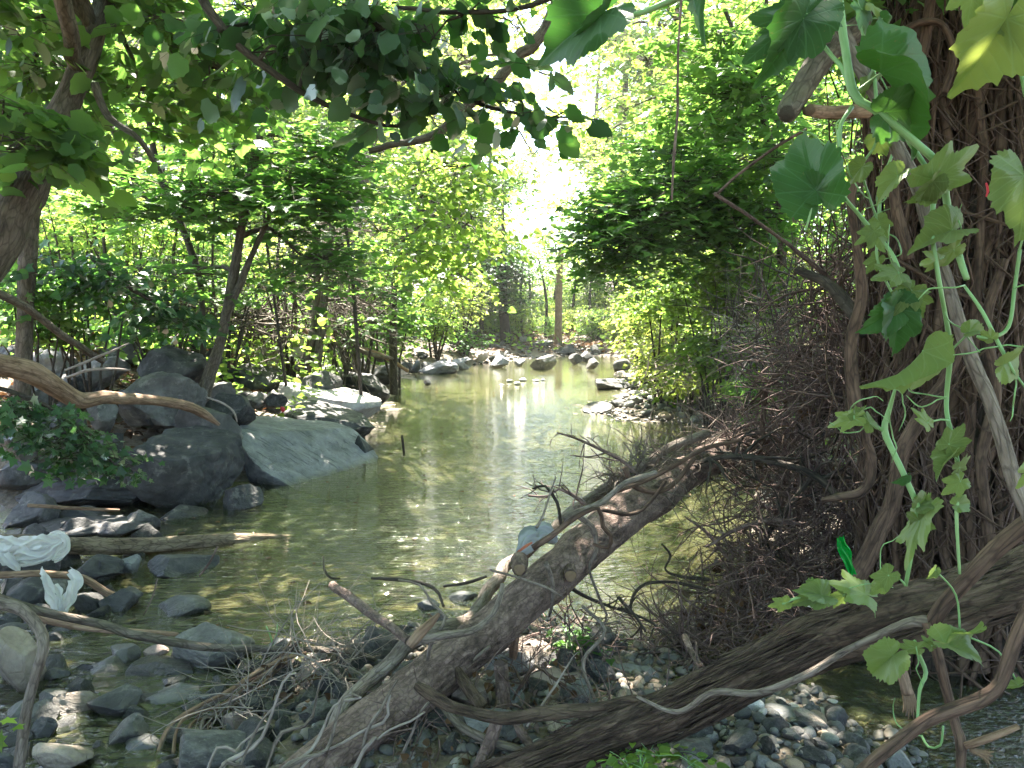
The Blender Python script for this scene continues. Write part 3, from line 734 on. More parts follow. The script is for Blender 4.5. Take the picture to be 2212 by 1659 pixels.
fore = [
    (175, 1117, 308, 1166, 'rock_dark', 'smooth dark rock just behind the straight log', .4), (40, 1124, 225, 1168, 'rock_dark', 'long dark rock behind the straight log at left', .5),
    (128, 1199, 242, 1268, 'rock_dark', 'dark grey rock under the straight log above the hanging bag', .5), (234, 1198, 295, 1248, 'rock_blue', 'pale blue grey rock right under the straight log', .6),
    (300, 1193, 450, 1254, 'rock_dark', 'wet glistening dark rock under the middle of the straight log', .5), (-10, 1250, 100, 1322, 'rock_dark', 'dark rock at the left edge below the white bag', .5),
    (200, 1265, 288, 1330, 'rock_dark', 'dark rock behind the pale broken branch end', .6), (150, 1275, 212, 1330, 'rock_dark', 'black rock behind the hanging bag', .6),
    (320, 1287, 437, 1342, 'rock_grey', 'flat tan topped rock alone in the pool', .5), (357, 1344, 521, 1456, 'rock_grey', 'large rounded grey rock crossed by the long thin branch', .45),
    (213, 1390, 292, 1442, 'rock_grey', 'pale domed rock left of the large rounded rock', .5), (303, 1394, 356, 1430, 'rock_pink', 'small wet pinkish rock touching the large rounded rock', .7),
    (153, 1422, 258, 1470, 'rock_grey', 'low grey rock in front of the pale domed rock', .6), (250, 1425, 410, 1480, 'rock_dark', 'broad flat dark rock before the large rounded rock', .6),
    (342, 1458, 402, 1492, 'rock_dark', 'small angular dark rock on the broad flat rock', .9), (163, 1484, 285, 1562, 'rock_dark', 'dark blue cube like rock in the near pool', .7),
    (69, 1484, 143, 1542, 'rock_grey', 'grey rock between the upright vine and the dark blue rock', .6), (86, 1436, 140, 1480, 'rock_grey', 'light grey rock behind the upright vine', .6),
    (284, 1482, 410, 1532, 'rock_blue', 'wet blue grey rock right of the dark blue rock', .7), (416, 1492, 474, 1528, 'rock_blue', 'small blue slab by the curved twigs', .8),
    (487, 1428, 555, 1464, 'rock_dark', 'small dark rock beyond the curved twigs', .7), (524, 1486, 612, 1545, 'rock_dark', 'dark rock behind the curved twigs', .6),
    (473, 1532, 538, 1588, 'rock_pink', 'pale mauve rock among the curved twigs', .7), (241, 1594, 335, 1642, 'rock_blue', 'flat glistening rock in the near pool with a dark underside', .6),
    (50, 1594, 178, 1690, 'rock_tan', 'large tan rock in the near left corner', .8), (5, 1508, 55, 1580, 'rock_grey', 'grey upright rock left of the upright vine', .7),
    (55, 1542, 112, 1612, 'rock_dark', 'dark wet rock at the foot of the upright vine', .6), (-40, 1346, 70, 1510, 'rock_tan', 'tall streaked tan rock at the left edge', .7),
    (-20, 1615, 35, 1690, 'rock_dark', 'dark rock in the bottom left corner', .6), (590, 1425, 700, 1490, 'rock_pink', 'pink sunlit rock beyond the curved twigs', .6),
    (620, 1500, 712, 1556, 'rock_pink', 'rough pink rock near the lower end of the leaning trunk', .7), (380, 1520, 440, 1556, 'rock_dark', 'little dark rock in the near pool', .7),
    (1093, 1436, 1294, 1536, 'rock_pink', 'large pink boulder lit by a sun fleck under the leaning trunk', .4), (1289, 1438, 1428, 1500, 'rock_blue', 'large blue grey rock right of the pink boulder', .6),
    (1290, 1488, 1386, 1520, 'rock_blue', 'flat blue grey rock in front of the large blue grey rock', .7), (1034, 1366, 1134, 1420, 'rock_dark', 'dark rock in the water behind the splintered post', .7),
    (895, 1295, 948, 1328, 'rock_blue', 'wet blue grey rock in the water left of the leaning trunk', .6), (965, 1277, 1032, 1308, 'rock_blue', 'pale wet rock in the water touching the leaning trunk', .6),
    (1140, 1410, 1184, 1440, 'rock_blue', 'small grey rock behind the pink boulder', .6), (810, 1552, 965, 1672, 'rock_grey', 'large mottled grey rock below the leaning trunk', .5),
    (1158, 1556, 1240, 1622, 'rock_blue', 'angular grey rock below the long side branch', .8), (1148, 1540, 1282, 1592, 'rock_grey', 'broad grey rock behind the angular grey rock', .6),
    (930, 1626, 982, 1680, 'rock_tan', 'small pale tan rock at the bottom edge', .6), (990, 1545, 1045, 1582, 'rock_dark', 'dark rock behind the forked root', .6),
    (1036, 1465, 1070, 1492, 'rock_grey', 'grey cobble left of the pink boulder', .3), (950, 1480, 1010, 1520, 'rock_grey', 'grey cobble right under the leaning trunk', .3),
    (1105, 1500, 1142, 1534, 'rock_tan', 'round tan stone leaning on the pink boulder', .2), (1633, 1522, 1756, 1596, 'pebble_grey', 'largest smooth grey cobble on the right gravel bar', .3),
    (1785, 1520, 1838, 1580, 'rock_dark', 'dark upright cobble at the edge of the gravel bar', .6), (1590, 1500, 1650, 1545, 'rock_grey', 'grey cobble under the big shaggy log', .5),
    (1925, 1615, 1985, 1680, 'pebble_grey', 'grey cobble at the right end of the gravel bar', .4), (1300, 1400, 1350, 1425, 'rock_dark', 'small dark rock in the riffle', .5),
    (700, 1440, 760, 1470, 'rock_dark', 'dark muddy rock behind the leaning trunk', .5), (420, 1580, 480, 1640, 'rock_dark', 'dark rock under the white roots', .6),
    (560, 1590, 640, 1640, 'rock_dark', 'dark rock at the bottom among the white roots', .6), (700, 1570, 760, 1620, 'rock_dark', 'shaded rock right behind the trunk foot', .6),
]
for i, (a, b, c, d, mt, lb, ang) in enumerate(fore):
    z = -0.03 if b < 1430 or c < 520 else 0.0
    rock(a, b, c, d, z, mt, lb, ang, 0.85, (i * 1.7) % 1.0 - .5, group=FR)

# cobbles and pebbles: shared meshes, every one an object of its own
rg = np.random.default_rng(5)
PEB = {}
for mt in ('pebble_grey', 'pebble_dark', 'pebble_tan', 'pebble_white', 'pebble_green'):
    PEB[mt] = []
    for k in range(3):
        p, f = rock_verts(3, 900 + k * 13 + len(mt) * 3, 0.25)
        mb = MB(); mb.add(p, f, np.full(len(f), 3))
        PEB[mt].append(mb.mesh('pebble', M[mt]))
def pebble(x, y, z, s, mt, label, group, name='pebble'):
    o = bpy.data.objects.new(name, PEB[mt][rg.integers(3)])
    o.location = (x, y, z)
    o.scale = (s * rg.uniform(.85, 1.35), s * rg.uniform(.75, 1.1), s * rg.uniform(.45, .75))
    o.rotation_euler = (rg.uniform(-.4, .4), rg.uniform(-.4, .4), rg.uniform(0, 6.28))
    col.objects.link(o)
    return tag(o, label, name, group)
ANG = {}
for mt in ('rock_dark', 'rock_grey', 'rock_tan', 'rock_blue'):
    ANG[mt] = []
    for k in range(4):
        p, f = rock_verts(3, 960 + k * 11 + len(mt), 0.8)
        mb = MB(); mb.add(p, f, np.full(len(f), 3)); ANG[mt].append(mb.mesh('stone', M[mt]))
def rubble(n, us, vs, smin, smax, lab, grp, z0=0.0, name='stone', test=None, wts=(.5, .25, .13, .12)):
    placed = []; tries = 0
    while len(placed) < n and tries < n * 50:
        tries += 1
        u, v = rg.uniform(*us), rg.uniform(*vs)
        if test and not test(u, v): continue
        g = G(u, v, z0); s = smin + (smax - smin) * rg.random() ** 1.6
        if any((g[0] - q[0]) ** 2 + (g[1] - q[1]) ** 2 < (.38 * (s + q[2])) ** 2 for q in placed): continue
        placed.append((g[0], g[1], s))
        mt = rg.choice(list(ANG), p=wts)
        o = bpy.data.objects.new(name, ANG[mt][rg.integers(4)])
        zz = max(float(height(g[0], g[1])), z0 - .05)
        o.location = (g[0], g[1], zz + s * .22); o.scale = (s * rg.uniform(.8, 1.4), s * rg.uniform(.7, 1.1), s * rg.uniform(.5, .9))
        o.rotation_euler = (rg.uniform(-.5, .5), rg.uniform(-.5, .5), rg.uniform(0, 6.28)); col.objects.link(o)
        tag(o, lab % {'rock_dark': 'dark', 'rock_grey': 'grey', 'rock_tan': 'tan', 'rock_blue': 'bluish grey'}[mt], 'stone', grp)
rubble(80, (0, 760), (1400, 1680), .06, .19, 'angular %s stone in the near left shallows', 'angular stones in the near shallows', wts=(.6, .22, .12, .06))
rubble(34, (0, 330), (1130, 1390), .12, .30, 'angular %s stone in the left pool around the hanging bag', 'angular stones in the left pool', test=lambda u, v: u < 330 - (v - 1130) * .4, wts=(.65, .25, .05, .05))
rubble(46, (0, 840), (745, 900), .22, .55, 'jagged %s stone filling the gaps between the left boulders', 'stones between the left boulders', .6, test=lambda u, v: v < 900 - max(0, u - 500) * .28 and v > 740 + max(0, 300 - u) * .05, wts=(.5, .35, .12, .03))
rubble(64, (760, 1380), (1380, 1680), .05, .19, 'angular %s stone on the mud around the leaning trunk', 'angular stones around the leaning trunk', .03, wts=(.4, .35, .2, .05))
rubble(34, (1480, 1980), (1515, 1680), .05, .13, 'angular %s stone half buried in the gravel bar', 'angular stones in the gravel bar', .05, test=lambda u, v: u < 1800 + (v - 1515) * 1.1, wts=(.35, .4, .15, .1))
rubble(26, (860, 1300), (735, 800), .25, .7, 'jagged %s stone on the far shore', 'stones of the far shore', .1, wts=(.35, .35, .1, .2))
CN = {'pebble_grey': 'grey', 'pebble_dark': 'dark grey', 'pebble_tan': 'tan', 'pebble_white': 'whitish', 'pebble_green': 'olive grey'}
def scatter(n, us, vs, smin, smax, grp, lab, name, weights=(.42, .2, .16, .10, .12), z0=0.02, layer=0.02, test=None):
    placed = []
    tries = 0
    while len(placed) < n and tries < n * 60:
        tries += 1
        u, v = rg.uniform(*us), rg.uniform(*vs)
        if test and not test(u, v): continue
        g = G(u, v, z0)
        s = smin + (smax - smin) * rg.random() ** 2
        if any((g[0] - q[0]) ** 2 + (g[1] - q[1]) ** 2 < (0.42 * (s + q[2])) ** 2 for q in placed): continue
        placed.append((g[0], g[1], s))
        mt = rg.choice(list(CN), p=weights)
        h = float(height(g[0], g[1]))
        pebble(g[0], g[1], max(h, -0.03) + s * .10 + rg.random() * layer, s, mt, lab % CN[mt], grp, name)
scatter(170, (1480, 2000), (1515, 1690), 0.022, 0.085, 'pebbles on the right gravel bar', 'small %s pebble on the gravel bar at bottom right', 'pebble', z0=0.06,
        test=lambda u, v: u < 1820 + (v - 1515) * 1.1)
scatter(60, (1290, 1580), (852, 912), 0.11, 0.30, 'cobbles on the right cobble bar', '%s cobble on the sunlit cobble bar below the right bushes', 'cobble',
        test=lambda u, v: v > 905 - (u - 1270) * .5 and v < 880 + (u - 1290) * .2)
scatter(14, (850, 1300), (1430, 1690), 0.04, 0.09, 'stones under the leaning trunk', 'small %s stone on the mud under the leaning trunk', 'pebble', z0=0.05)
scatter(30, (60, 700), (1400, 1680), 0.05, 0.10, 'stones in the near shallows', 'small %s stone in the near left shallows', 'pebble', weights=(.3, .5, .06, .04, .10), z0=0.0)
scatter(24, (1560, 1760), (880, 960), 0.08, 0.2, 'stones beyond the brush pile', '%s stone on the shore beyond the brush pile', 'cobble', z0=0.1)

def grit(name, n, area, smin, smax, mat, seed, zoff=0.0):
    """ground covered with stones nobody could count"""
    r2 = np.random.default_rng(seed)
    x = r2.uniform(area[0], area[1], n); y = r2.uniform(area[2], area[3], n)
    d = poly_dist(x, y, WATER); k = d > -0.15; x, y = x[k], y[k]; n = len(x)
    v, f = rock_verts(1, seed, 0.7)
    s = smin + (smax - smin) * r2.random(n) ** 2
    th = r2.uniform(0, 6.28, n)
    sc3 = np.stack([s * r2.uniform(.8, 1.4, n), s, s * r2.uniform(.4, .8, n)], -1)
    V = v[None] * sc3[:, None]
    c, s_ = np.cos(th)[:, None], np.sin(th)[:, None]
    V = np.stack([V[..., 0] * c - V[..., 1] * s_, V[..., 0] * s_ + V[..., 1] * c, V[..., 2]], -1)
    V = V + np.stack([x, y, height(x, y) + s * .2 + zoff], -1)[:, None]
    F = (f[None] + (np.arange(n) * len(v))[:, None, None]).reshape(-1)
    mb = MB(); mb.add(V, F, np.full(n * len(f), 3))
    return mb.build(name, mat)
def grit_mat():
    m, n, out = newmat('mixed gravel')
    g = N_(n, 'ShaderNodeNewGeometry')
    c = ramp(n, g.outputs['Random Per Island'], [(0, (0.04, 0.038, 0.036)), (.4, (0.10, 0.095, 0.088)), (.7, (0.16, 0.145, 0.12)), (.9, (0.26, 0.20, 0.14)), (1, (0.4, 0.38, 0.35))])
    b = noise(n, mapped(n), 60, 4)
    c = mixc(n, math_(n, 'MULTIPLY', b, .6), c, (0.05, 0.045, 0.04))
    p = N_(n, 'ShaderNodeBsdfPrincipled'); p.inputs['Roughness'].default_value = .65
    n.links.new(c, p.inputs['Base Color']); n.links.new(bump(n, b, .5, .005), p.inputs['Normal']); n.links.new(p.outputs[0], out.inputs[0])
    return m
GM = grit_mat()
tag(grit('gravel', 9000, (-1.4, 2.2, 1.9, 4.6), .008, .055, GM, 21), 'loose mixed gravel between the foreground rocks', 'gravel', kind='stuff')
tag(grit('gravel', 6000, (1.2, 5.5, 10.5, 26), .03, .10, GM, 22), 'sunlit gravel along the right shore', 'gravel', kind='stuff')
tag(grit('gravel', 3500, (-4.5, 8, 25, 42), .05, .2, GM, 23), 'sunlit gravel and stones of the far shore', 'gravel', kind='stuff')
#PART2
# ---------------------------------------------------------------- leaves
def T_far():
    v = np.array([(0, 0, 0), (.36, .45, .07), (0, 1, -.04), (-.36, .45, .07)])
    return v, np.array([0, 1, 2, 0, 2, 3]), np.array([3, 3])
def T_ovate(wd=.34, drip=.0):
    v = np.array([(0, 0, 0), (0, .35, -.02), (0, .7, -.04), (0, 1 + drip, -.12),
                  (wd, .08, .08), (wd * 1.25, .38, .10), (wd * .62, .76, .04), (-wd, .08, .08), (-wd * 1.25, .38, .10), (-wd * .62, .76, .04)])
    f = [0, 4, 5, 1, 1, 5, 6, 2, 2, 6, 3, 0, 1, 8, 7, 1, 2, 9, 8, 2, 3, 9]
    return v, np.array(f), np.array([4, 4, 3, 4, 4, 3])
def T_maple():
    h = [(.0, 0), (.22, .02), (.50, -.06), (.36, .22), (.62, .50), (.28, .50), (.20, .66), (0, 1.0)]
    pts = h + [(-x, y) for x, y in h[-2:0:-1]]
    v = [(x, y, .16 * abs(x) - .10 * max(0, y - .5) - .25 * x * x) for x, y in pts] + [(0, .36, 0)]
    n = len(pts); f = []
    for i in range(n): f += [i, (i + 1) % n, n]
    return np.array(v), np.array(f), np.full(n, 3)
def T_narrow():
    v, f, n = T_ovate(.22)
    return v, f, n
def T_heart():
    a = np.array([180, 150, 122, 98, 76, 56, 38, 20, 0, -20, -38, -56, -76, -98, -122, -150], float)
    r = np.array([.34, .46, .47, .46, .45, .46, .48, .53, .70, .53, .48, .46, .45, .46, .47, .46])
    r = r * (1 + .05 * np.where(np.arange(16) % 2, 1, -1))
    x = np.sin(np.radians(a)) * r; y = .38 + np.cos(np.radians(a)) * r
    z = .22 * np.abs(x) - .45 * x * x - .30 * np.clip(y - .45, 0, 9) ** 2
    v = np.vstack([np.stack([x, y, z], -1), [(0, .12, 0), (0, .42, -.01), (0, .74, -.05)]])
    f = []
    ring = list(range(16))
    mid = [16, 16, 16, 17, 17, 17, 18, 18]          # right side
    for i in range(8):
        f += [i, i + 1, mid[i]]
        if i < 7 and mid[i] != mid[i + 1]: f += [i + 1, mid[i + 1], mid[i]]
    for i in range(8, 16):
        k = 15 - i
        f += [i, (i + 1) % 16, mid[k]]
        if k > 0 and mid[k] != mid[k - 1]: f += [(i + 1) % 16, mid[k - 1], mid[k]]
    return v, np.array(f), np.full(len(f) // 3, 3)
TM = {'far': T_far(), 'ovate': T_ovate(), 'heart': T_heart(), 'maple': T_maple(), 'narrow': T_narrow()}

def put_leaves(mb, kind, pos, dr, nr, size):
    v, f, n = TM[kind]
    if len(pos) == 0: return
    dr = dr / (np.linalg.norm(dr, axis=1)[:, None] + 1e-9)
    nr = nr - dr * (nr * dr).sum(1)[:, None]; nr /= np.linalg.norm(nr, axis=1)[:, None] + 1e-9
    x = np.cross(dr, nr)
    V = pos[:, None] + size[:, None, None] * (v[None, :, 0:1] * x[:, None] + v[None, :, 1:2] * dr[:, None] + v[None, :, 2:3] * nr[:, None])
    k = len(v)
    F = (f[None] + (np.arange(len(pos)) * k)[:, None]).ravel()
    mb.add(V.reshape(-1, 3), F, np.tile(n, len(pos)))

def sprays(rg, clumps, per, size, length=.5, flat=.35, droop=.25, hang=0.0, openg=0.0, local=False):
    """leafy twigs through ellipsoids (x,y,z,rx,ry,rz,n); returns leaf frames and twig lines"""
    C = []
    for (x, y, z, rx, ry, rz, n) in clumps:
        n = int(n)
        d = rg.normal(size=(n, 3)); d /= np.linalg.norm(d, axis=1)[:, None]
        r = rg.random(n) ** .45
        C.append(np.array([x, y, z]) + d * r[:, None] * np.array([rx, ry, rz]))
    C = np.vstack(C); n = len(C)
    a = rg.uniform(0, 2 * math.pi, n)
    H = np.stack([np.cos(a), np.sin(a), rg.normal(0, .18, n)], -1)
    S = np.stack([-np.sin(a), np.cos(a), a * 0], -1)
    L = length * rg.uniform(.6, 1.3, n)
    s = (np.arange(per) + .5)[None] / per * np.ones((n, 1)) + rg.uniform(-.5, .5, (n, per)) / per
    side = np.where(np.arange(per) % 2, 1, -1)[None] * rg.uniform(.3, 1.5, (n, per))
    pos = C[:, None] + H[:, None] * (s * L[:, None])[..., None]
    pos[..., 2] -= droop * L[:, None] * s ** 2
    off = side * size * .55
    pos = pos + S[:, None] * off[..., None]
    dr = H[:, None] * .7 + S[:, None] * np.sign(side)[..., None] * .9 + rg.normal(0, .25, (n, per, 3))
    dr[..., 2] -= .15 + hang * rg.uniform(.5, 1.5, (n, per))
    nr = np.array([0, 0, 1.0]) + rg.normal(0, flat, (n, per, 3))
    if hang: nr = nr * np.array([1, 1, 1 - min(hang, 1) * .6]) + hang * rg.normal(0, .8, (n, per, 3))
    sz = size * rg.uniform(.45, 1.3, (n, per))
    pos = pos.reshape(-1, 3); dr = dr.reshape(-1, 3); nr = nr.reshape(-1, 3); sz = sz.ravel()
    if not local:
        k = sun_keep(pos, openg, rg)
        pos, dr, nr, sz = pos[k], dr[k], nr[k], sz[k]
    # twigs
    tt = np.linspace(-.25, 1, 4)
    T = C[:, None] + H[:, None] * (tt * L[:, None])[..., None]
    T[..., 2] -= droop * L[:, None] * np.clip(tt, 0, 1)[None] ** 2
    return pos, dr, nr, sz, T, C

def limb_path(rg, a, b, sag=.15):
    m1 = a + (b - a) * .35 + np.array([0, 0, sag * np.linalg.norm(b - a)]) + rg.normal(0, .06, 3) * np.linalg.norm(b - a)
    m2 = a + (b - a) * .7 + np.array([0, 0, sag * .8 * np.linalg.norm(b - a)]) + rg.normal(0, .06, 3) * np.linalg.norm(b - a)
    return [a, m1, m2, b]

def grow(name, label, cat, trunk, clumps, kind='maple', leaf='leaf_maple', bark='bark', size=.11, per=9, length=.5, flat=.35,
         droop=.25, hang=0.0, group=None, seed=1, openg=0.0, twig_r=.004, limb_r=.35, extra=(), seg=14, rough=.006, local=False, step=.08, limbs=True, twigs=True, clean=False):
    """a tree: trunk = [(x,y,z,r)...], clumps = [(x,y,z,rx,ry,rz,n)...]"""
    rg = np.random.default_rng(seed)
    tr = np.array(trunk, float)
    root = empty(name, tr[0, :3], label, cat, group)
    mb = MB()
    p, r, t, s = tube(mb, tr[:, :3], tr[:, 3], seg, step, rough=rough, rfreq=25, seed=seed)
    for e in extra:
        e = np.array(e, float)
        tube(mb, e[:, :3], e[:, 3], max(8, seg - 4), step, wob=.015, rough=rough * .5, seed=seed + 3)
    ends = []
    if limbs:
        allp = np.vstack([p] + [np.array(e, float)[:, :3] for e in extra]); allr = np.concatenate([r] + [np.array(e, float)[:, 3] for e in extra])
        for c in clumps:
            b = np.array(c[:3])
            dd = np.linalg.norm(allp - b, axis=1) + np.where(allp[:, 2] > b[2] + .2, 1.5, 0) + np.where(allp[:, 2] < tr[:, 2].min() + .35 * (tr[:, 2].max() - tr[:, 2].min()), 1.0, 0)
            j = dd.argmin()
            r0 = min(allr[j] * .7, max(.012, limb_r * .1 * np.linalg.norm(allp[j] - b) ** .5))
            tube(mb, limb_path(rg, allp[j], b), [r0, r0 * .7, r0 * .5, r0 * .25], 7, .12, wob=.03, seed=seed + j)
            ends.append((allp[j], b, r0))
    pos, dr, nr, sz, T, C = sprays(rg, clumps, per, size, length, flat, droop, hang, openg, local)
    if twigs:
        multi_tube(mb, T, np.linspace(1, .35, 4)[None] * twig_r * np.ones((len(T), 1)), 3)
        # secondary branches from the clump centres to the twigs
        ci = np.repeat(np.arange(len(clumps)), [int(c[6]) for c in clumps])
        cc = np.array([c[:3] for c in clumps])[ci]
        sel = rg.random(len(C)) < .35
        A, B = cc[sel], T[sel, 0]
        q = np.stack([A, A + (B - A) * .4 + rg.normal(0, .05, A.shape), A + (B - A) * .75 + rg.normal(0, .05, A.shape), B], 1)
        multi_tube(mb, q, np.array([2.4, 1.8, 1.4, 1.0])[None] * twig_r * np.ones((len(q), 1)), 4)
    mb.build('trunk', M[bark], root)
    lb = MB(); put_leaves(lb, kind, pos, dr, nr, sz)
    lb.build('crown', M[leaf], root, smooth=kind == 'heart')
    return root

def clump(u, v, Y, ru, rv, ry, n):
    """ellipsoid around the place seen at (u, v), Y metres off"""
    c = P(u, v, Y)
    k = Y / FOC
    return (*c, ru * k, ry, rv * k, n)
def tp(u, v, Y, rpx):
    return (*P(u, v, Y), rpx * Y / FOC)
def ground_tp(u, Y, rpx, dz=-.15):
    p = P(u, 800, Y); z = float(height(p[0], p[1]))
    return (p[0], p[1], z + dz, rpx * Y / FOC)

# --- the named trees -------------------------------------------------
# leaning tree at the left edge
grow('leaning_tree', 'thick brown trunk leaning in from the left edge under broad leaves', 'tree',
     [(-4.9, 5.3, .5, .17), tp(-40, 590, 5.4, 38), tp(35, 450, 5.4, 36), tp(105, 300, 5.5, 30), tp(150, 200, 5.5, 24), tp(205, 70, 5.6, 22), tp(245, -60, 5.8, 20), tp(330, -400, 6.2, 24), (-1.7, 8.5, 8.2, .05)],
     [clump(20, 50, 5.6, 130, 110, .8, 40), clump(360, 30, 5.9, 160, 80, .6, 44), clump(300, 190, 6.6, 150, 90, .6, 36), clump(20, 270, 5.0, 60, 80, .3, 22),
      clump(60, 320, 4.9, 50, 45, .2, 12), clump(480, 150, 6.5, 140, 90, .8, 40), clump(60, 180, 6.4, 130, 90, .5, 34),
      (-2.5, 8.5, 7.2, 2.4, 2.2, .8, 240), (-.5, 10.5, 8.0, 2.4, 2.2, .8, 180), (-4.5, 7, 6.5, 2, 2.4, .8, 200), (-1.5, 5.9, 6.0, 2.2, 1.8, .6, 380), (-1.6, 4.2, 5.6, 2.0, 1.6, .5, 340), (-2.5, 1.2, 5.0, 2.6, 2.2, .8, 380), (-4.2, 3.6, 4.6, 1.6, 2.4, .9, 260), (-1, -2, 4.2, 3.2, 1.8, 1.4, 360), (-5.6, 1, 3.0, 1.6, 3.0, 1.4, 260)],  # crown masses out of view, added to shade the foreground and block skylight
     'heart', 'leaf_maple', 'bark', .125, 9, .55, .5, .3, .35, seed=11, openg=.9,
     extra=[[tp(205, 180, 5.5, 9), tp(235, 250, 5.5, 8), tp(300, 300, 5.5, 6), tp(340, 360, 5.6, 5)], [tp(40, 440, 5.4, 10), tp(10, 380, 5.3, 7), tp(-30, 330, 5.2, 5)]], rough=.012, seg=28, step=.04)
# second trunk behind it
grow('shaded_tree', 'short dark leaning trunk just behind the thick leaning trunk', 'tree',
     [ground_tp(30, 7.2, 18), tp(62, 520, 7.2, 17), tp(88, 420, 7.2, 15), tp(120, 300, 7.2, 12), tp(160, 160, 7.4, 9)],
     [clump(150, 120, 7.5, 150, 100, .8, 50), clump(60, 330, 7.6, 110, 70, .6, 20)], 'heart', 'leaf_maple', 'bark', .11, 8, .5, seed=12, openg=.9)
# slanting tree on the boulders
grow('slanting_tree', 'slender pale trunk slanting up out of the boulders of the left bank', 'tree',
     [tp(425, 880, 8.9, 18), tp(447, 825, 9.0, 14), tp(475, 740, 9.0, 11), tp(500, 620, 9.1, 10), tp(520, 500, 9.2, 9), tp(548, 350, 9.3, 9), tp(575, 200, 9.4, 8), tp(590, 60, 9.5, 7), tp(600, -60, 9.8, 7)],
     [clump(450, 420, 8.6, 200, 70, .9, 70), clump(640, 430, 9.2, 170, 90, .9, 90), clump(700, 560, 9.8, 120, 80, .8, 60), clump(540, 330, 9.3, 160, 60, .8, 40),
      clump(300, 460, 9.0, 140, 40, .8, 34), clump(700, 330, 9.6, 150, 80, .8, 60), clump(420, 590, 9.6, 110, 45, .6, 24), (-1.2, 11, 6.8, 2.6, 1.6, .9, 110)],
     'maple', 'leaf_dark', 'bark', .13, 10, .65, .28, .2, seed=13, openg=.9,
     extra=[[tp(490, 680, 9.05, 9), tp(525, 600, 9.1, 8), tp(550, 540, 9.2, 6), tp(590, 440, 9.3, 4)]], seg=16)
# V forked dark stem
grow('forked_sapling', 'dark sapling forking into a wide V left of the slanting tree', 'tree',
     [ground_tp(436, 10, 6), tp(438, 700, 10, 6), tp(430, 600, 10, 6), tp(385, 468, 10, 8)],
     [clump(330, 200, 10.2, 130, 90, .8, 40), clump(470, 240, 10.2, 110, 80, .8, 40), clump(400, 120, 10.4, 150, 60, .8, 40), clump(520, 10, 10.5, 160, 70, .9, 50), clump(660, 60, 11.5, 160, 90, .9, 50), clump(800, 20, 12, 160, 70, .9, 44), clump(960, -10, 12.5, 140, 50, .9, 30)], 'maple', 'leaf_maple', 'bark_dark', .12, 9, .6, seed=14, openg=.9,
     extra=[[tp(385, 468, 10, 8), tp(345, 375, 10, 7), tp(322, 260, 10, 6), tp(318, 190, 10, 5)], [tp(385, 468, 10, 8), tp(425, 360, 10, 7), tp(460, 250, 10, 6), tp(478, 180, 10, 5)],
            [tp(385, 460, 10, 8), tp(330, 430, 10, 7), tp(275, 400, 10, 7), tp(262, 370, 10, 7)], [tp(300, 420, 10, 6), tp(270, 330, 10, 6), tp(225, 250, 10, 5)]])
# twin stem tree
grow('twin_stemmed_tree', 'grey tree with twin stems and flared roots at the bank edge, centre left', 'tree',
     [tp(655, 800, 12.3, 18), tp(668, 760, 12.3, 13), tp(682, 690, 12.3, 9), tp(684, 600, 12.4, 8), tp(680, 500, 12.5, 7), tp(675, 380, 12.6, 6)],
     [clump(760, 600, 12.4, 130, 70, 1.0, 70), clump(690, 500, 12.4, 140, 80, 1.0, 80), clump(820, 500, 13, 110, 70, 1, 50), clump(800, 660, 13, 70, 50, .8, 40)],
     'maple', 'leaf_maple', 'bark', .13, 9, .6, .35, .3, seed=15, openg=.5,
     extra=[[tp(680, 790, 12.2, 12), tp(690, 740, 12.2, 10), tp(700, 650, 12.2, 8), tp(712, 560, 12.2, 7), tp(720, 450, 12.4, 5)], [tp(640, 800, 12.1, 8), tp(665, 760, 12.2, 7), tp(682, 720, 12.2, 5)]])
# maple arching from the left over the stream
grow('arching_maple', 'light green tree arching over the stream from the left bank', 'tree',
     [ground_tp(850, 17, 9), tp(850, 650, 17, 8), tp(868, 520, 16.5, 7), tp(900, 380, 16, 6), tp(950, 300, 15.5, 5)],
     [clump(900, 420, 14.5, 180, 90, 1.4, 90), clump(1000, 360, 14, 120, 80, 1.2, 50), clump(900, 540, 15, 130, 60, 1.2, 60), clump(1020, 470, 14.5, 100, 60, 1, 36),
      clump(960, 600, 16, 70, 50, 1, 26), clump(820, 320, 14.5, 160, 70, 1.2, 60), clump(1060, 520, 15, 60, 40, .8, 12)],
     'ovate', 'leaf_light', 'bark_dark', .16, 8, .8, .5, .5, .35, seed=16, openg=.6)
